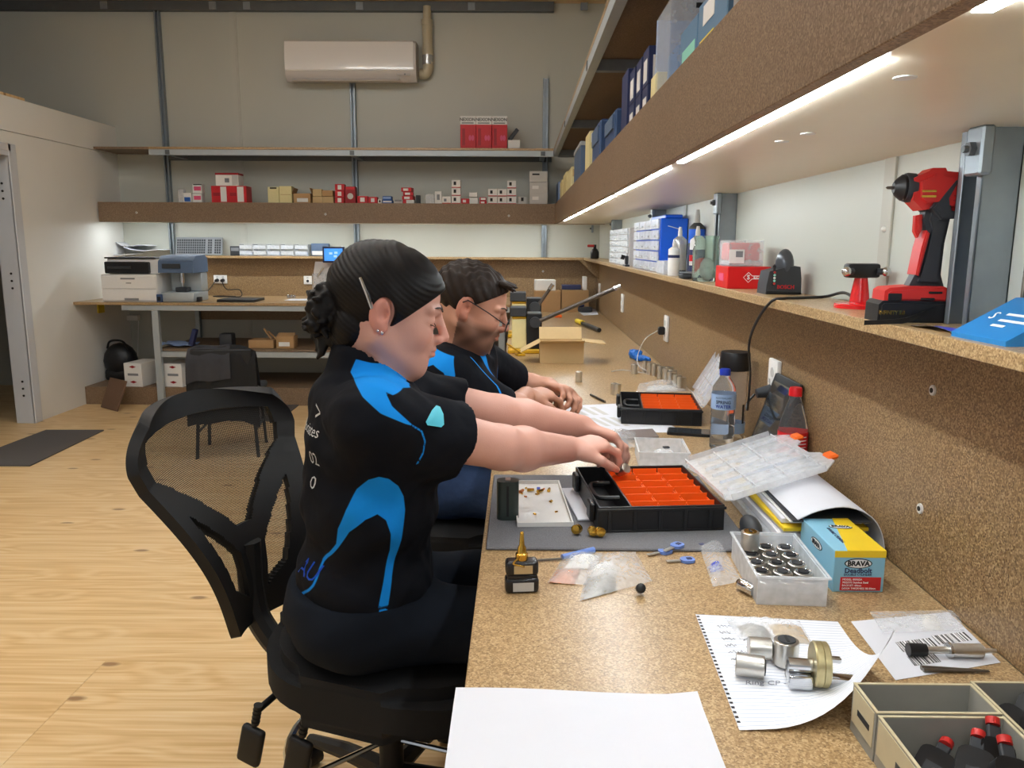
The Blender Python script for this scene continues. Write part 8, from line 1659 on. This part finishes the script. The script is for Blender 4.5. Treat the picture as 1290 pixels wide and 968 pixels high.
for p, (a, b, c) in zip(sp2, ((0.11, 0.15, 0.1), (0.11, 0.15, 0.1), (0.11, 0.15, 0.1), (0.11, 0.16, 0.09), (0.08, 0.15, 0.05))): A_.ell(p, (a, b, c), AX2, 0.04)
for sh, el, wr in ((s2R, e2R, w2R), (s2L, e2L, w2L)):
    md = sh.lerp(el, 0.5); A_.cone(sh, md, 0.05, 0.049, 0.02); A_.cone(md, el, 0.049, 0.043, 0.02); fm = el.lerp(wr, 0.3); A_.cone(el, fm, 0.043, 0.044, 0.015); A_.cone(fm, wr, 0.044, 0.030, 0.02)
hand(A_, w2R, Vector((0.75, 0.55, -0.02)), Vector((0.1, 0.35, -1)), -1, [(0.5, 0.7, 0.4), (0.7, 0.9, 0.5), (0.8, 0.9, 0.5), (0.9, 1.0, 0.5)], sc=1.05)
hand(A_, w2L, Vector((0.6, -0.55, -0.05)), Vector((-0.3, -0.3, -1)), 1, [(0.5, 0.7, 0.4), (0.7, 0.8, 0.5), (0.8, 0.9, 0.5), (0.9, 1.0, 0.5)], sc=1.05)
me, V = A_.mesh('body'); loc = (V - np.array(MO)) @ np.array([list(MF), list(MU), list(MR)]).T / 1.03; setcol(me, skin_cols(V, loc, SKM, True)); mbody = link('body', rel(me, mroot), 'skin', mroot)
Hm = SDF(np.array(MO) - 0.18, np.array(MO) + 0.18, 0.003); q, d, e = hair_cap(Hm, MO, MF, MU, MR, 1.03, 0.006, None, None)
gro = 0.0014 * np.sin(q[..., 2] * 420 + 5 * np.sin(q[..., 0] * 50)) * np.clip(q[..., 1] / 0.05, 0.3, 1) + 0.0015 * np.sin(q[..., 0] * 210 + q[..., 1] * 160)
cut = np.where(q[..., 0] > 0.012, np.maximum(((q[..., 0] - 0.098) * 0.75 - (q[..., 1] - 0.072)) / 1.25, 0.0 - q[..., 1]), -0.048 - q[..., 1] - 0.1 * q[..., 0]); earcut = np.maximum(-e((0.002, -0.004, 0.08), (0.022, 0.036, 0.03)), -e((0.002, -0.004, -0.08), (0.022, 0.036, 0.03)))
Hm.D = np.minimum(Hm.D, np.maximum(np.maximum(d + gro, cut), earcut).astype(np.float32))
for k in range(15): s_ = -0.052 + 0.0075 * k; Hm.cone(mp(0.070, 0.088, s_ * 0.9), mp(0.106 + 0.006 * math.sin(k * 2.1), 0.083 + 0.006 * math.cos(k * 1.3), s_), 0.008, 0.0032, 0.004)
me, V = Hm.mesh('hair'); link('hair', rel(me, mroot), 'hair_brown', mroot); lc2 = lambda p: Vector(p) - mroot.location; face_bits(mp, lc2, mbody, 'hair_brown')
gl = None
for s_ in (-1, 1):
    c = mp(0.118, -0.020, s_ * 0.032); ring = [lc2(c + (MR * math.cos(a) * 0.024 + MU * math.sin(a) * 0.0155) * 1.03) for a in [2 * math.pi * k / 20 for k in range(20)]]
    m_ = MB(); m_.tube(ring, 0.0012, 6, closed=True); m_.tube([lc2(mp(0.114, -0.014, s_ * 0.056)), lc2(mp(0.06, 0.006, s_ * 0.074)), lc2(mp(0.0, 0.022, s_ * 0.080)), lc2(mp(-0.012, 0.012, s_ * 0.081))], 0.0016, 6)
    if s_ == -1: m_.tube([lc2(mp(0.119, -0.016, -0.009)), lc2(mp(0.122, -0.013, 0)), lc2(mp(0.119, -0.016, 0.009))], 0.0013, 6)
    g1 = m_.build('spectacle_frame', 'ink', mroot); m_ = MB(); vs = [m_.bm.verts.new(p) for p in ring]; m_.bm.faces.new(vs); m_.build('lens', 'glass_lens', g1)
T2 = SDF((-0.50, 2.06, 0.50), (0.16, 2.80, 1.08), 0.004)
for p, (a, b, c) in zip(sp2, ((0.14, 0.19, 0.09), (0.138, 0.185, 0.12), (0.136, 0.185, 0.12), (0.132, 0.19, 0.10), (0.10, 0.175, 0.062))): T2.ell(p, (a, b, c), AX2, 0.05)
sleeve(T2, s2R, e2R, 0, 0.068, 0.07, 0.85); sleeve(T2, s2L, e2L, 0, 0.068, 0.07, 0.8); nd = (Vector(mp(-0.02, -0.06, 0)) - nb2).normalized(); T2.cone(nb2 - nd * 0.03, nb2 + nd * 0.015, 0.082, 0.07, 0.03); T2.cone(nb2, nb2 + nd * 0.09, 0.063, 0.062, 0.002, 'sub'); T2.cone(nb2 + nd * 0.02 + f2 * 0.06, nb2 + f2 * 0.12 - Vector((0, 0, 0.02)), 0.03, 0.045, 0.01, 'sub')
G = T2.grid(); T2.D += NZ(G, 0.003, 40).astype(np.float32); T2.D = np.maximum(T2.D, (0.555 - G[..., 2]).astype(np.float32)); T2.D = np.maximum(T2.D, np.where(G[..., 0] > BX0 - 0.01, BZ + 0.004 - G[..., 2], -1).astype(np.float32))
me, V = T2.mesh('polo_shirt'); q = V - np.array(sp2[4]); fr = q @ np.array(f2); lt = q @ np.array(r2); z = q[:, 2]; fs = np.stack([lt, z], 1); ss = np.stack([fr, z], 1)
front = np.maximum.reduce([polydist(fs, [(s_ * 0.05, 0.07), (s_ * 0.085, 0.05), (s_ * 0.075, -0.03), (s_ * 0.05, -0.10), (s_ * 0.042, -0.10), (s_ * 0.055, -0.03)]) for s_ in (-1, 1)]); front = np.where(fr > 0.0, front, -1); front = np.maximum(front, np.where(fr > 0, np.maximum(linedist(fs, [(0.135, 0.02), (0.12, -0.06), (0.145, -0.15)], 0.0022), linedist(fs, [(-0.135, 0.02), (-0.12, -0.06), (-0.145, -0.15)], 0.0022)), -1))
cres = polydist(ss, [(-0.05, 0.03), (-0.01, 0.05), (0.045, 0.03), (0.055, -0.02), (0.04, -0.05), (0.03, -0.01), (0.0, 0.012), (-0.03, 0.0)]); cres = np.where(np.abs(lt) > 0.09, cres, -1)
at = me.attributes.new('panel', 'FLOAT', 'POINT'); at.data.foreach_set('value', np.maximum(front, cres).astype(np.float32)); link('polo_shirt', rel(me, mroot), 'polo_cloth', mroot)
J_ = SDF((-0.46, 2.08, 0.08), (0.36, 2.70, 0.72), 0.005); J_.ell(sp2[0] + Vector((0, 0, -0.01)), (0.145, 0.185, 0.11), AX2, 0.05)
for hp_, kn, ft in ((sp2[0] + r2 * 0.09 + Vector((0, 0, -0.03)), Vector((0.17, 2.24, 0.53)), Vector((0.16, 2.22, 0.12))), (sp2[0] - r2 * 0.09 + Vector((0, 0, -0.03)), Vector((0.22, 2.47, 0.53)), Vector((0.22, 2.45, 0.12)))): J_.cone(hp_, kn, 0.093, 0.068, 0.04); J_.cone(kn, ft, 0.068, 0.055, 0.03)
G = J_.grid(); J_.D += NZ(G, 0.003, 40).astype(np.float32); J_.D = np.maximum(J_.D, (0.10 - G[..., 2]).astype(np.float32)); J_.D = np.maximum(J_.D, np.where(G[..., 0] > BX0 - 0.02, G[..., 2] - (BZ - 0.04), -1).astype(np.float32)); J_.D = np.maximum(J_.D, np.where((G[..., 2] < 0.49) & (G[..., 0] < 0.02), 0.4505 - G[..., 2], -1).astype(np.float32))
me, V = J_.mesh('jeans'); link('jeans', rel(me, mroot), 'denim', mroot)
for ft in (Vector((0.16, 2.22, 0.05)), Vector((0.22, 2.45, 0.05))): m_ = MB(); m_.sphere(lc2(ft + Vector((0.04, 0, 0))), 0.05, 14, (2.4, 0.9, 0.98)); m_.cyl(lc2(ft), lc2(ft + Vector((0, 0, 0.08))), 0.047, n=14); m_.build('shoe', 'shoe', mroot)
# small parts held in the hands
tip = (tR[0] + tL[0]) / 2; m_ = MB(); m_.lathe([(0.011, 0), (0.012, 0.002), (0.012, 0.028), (0.009, 0.03)], 16); o = m_.build('held_cylinder', 'nickel', None, (tR[0].x + 0.004, tR[0].y + 0.012, tR[0].z - 0.012), (R(60), 0, R(40))); setp(o, 'small grey lock cylinder held above the orange bins', 'lock cylinder')
m_ = MB(); m_.tube([Vector((0.115, 2.54, 0.775)), Vector((0.14, 2.535, 0.785)), Vector((0.15, 2.53, 0.765))], 0.003, 8); setp(m_.build('small_hook_pick', 'ink'), 'small dark hooked pick held in fingers above the job sheets', 'pick')
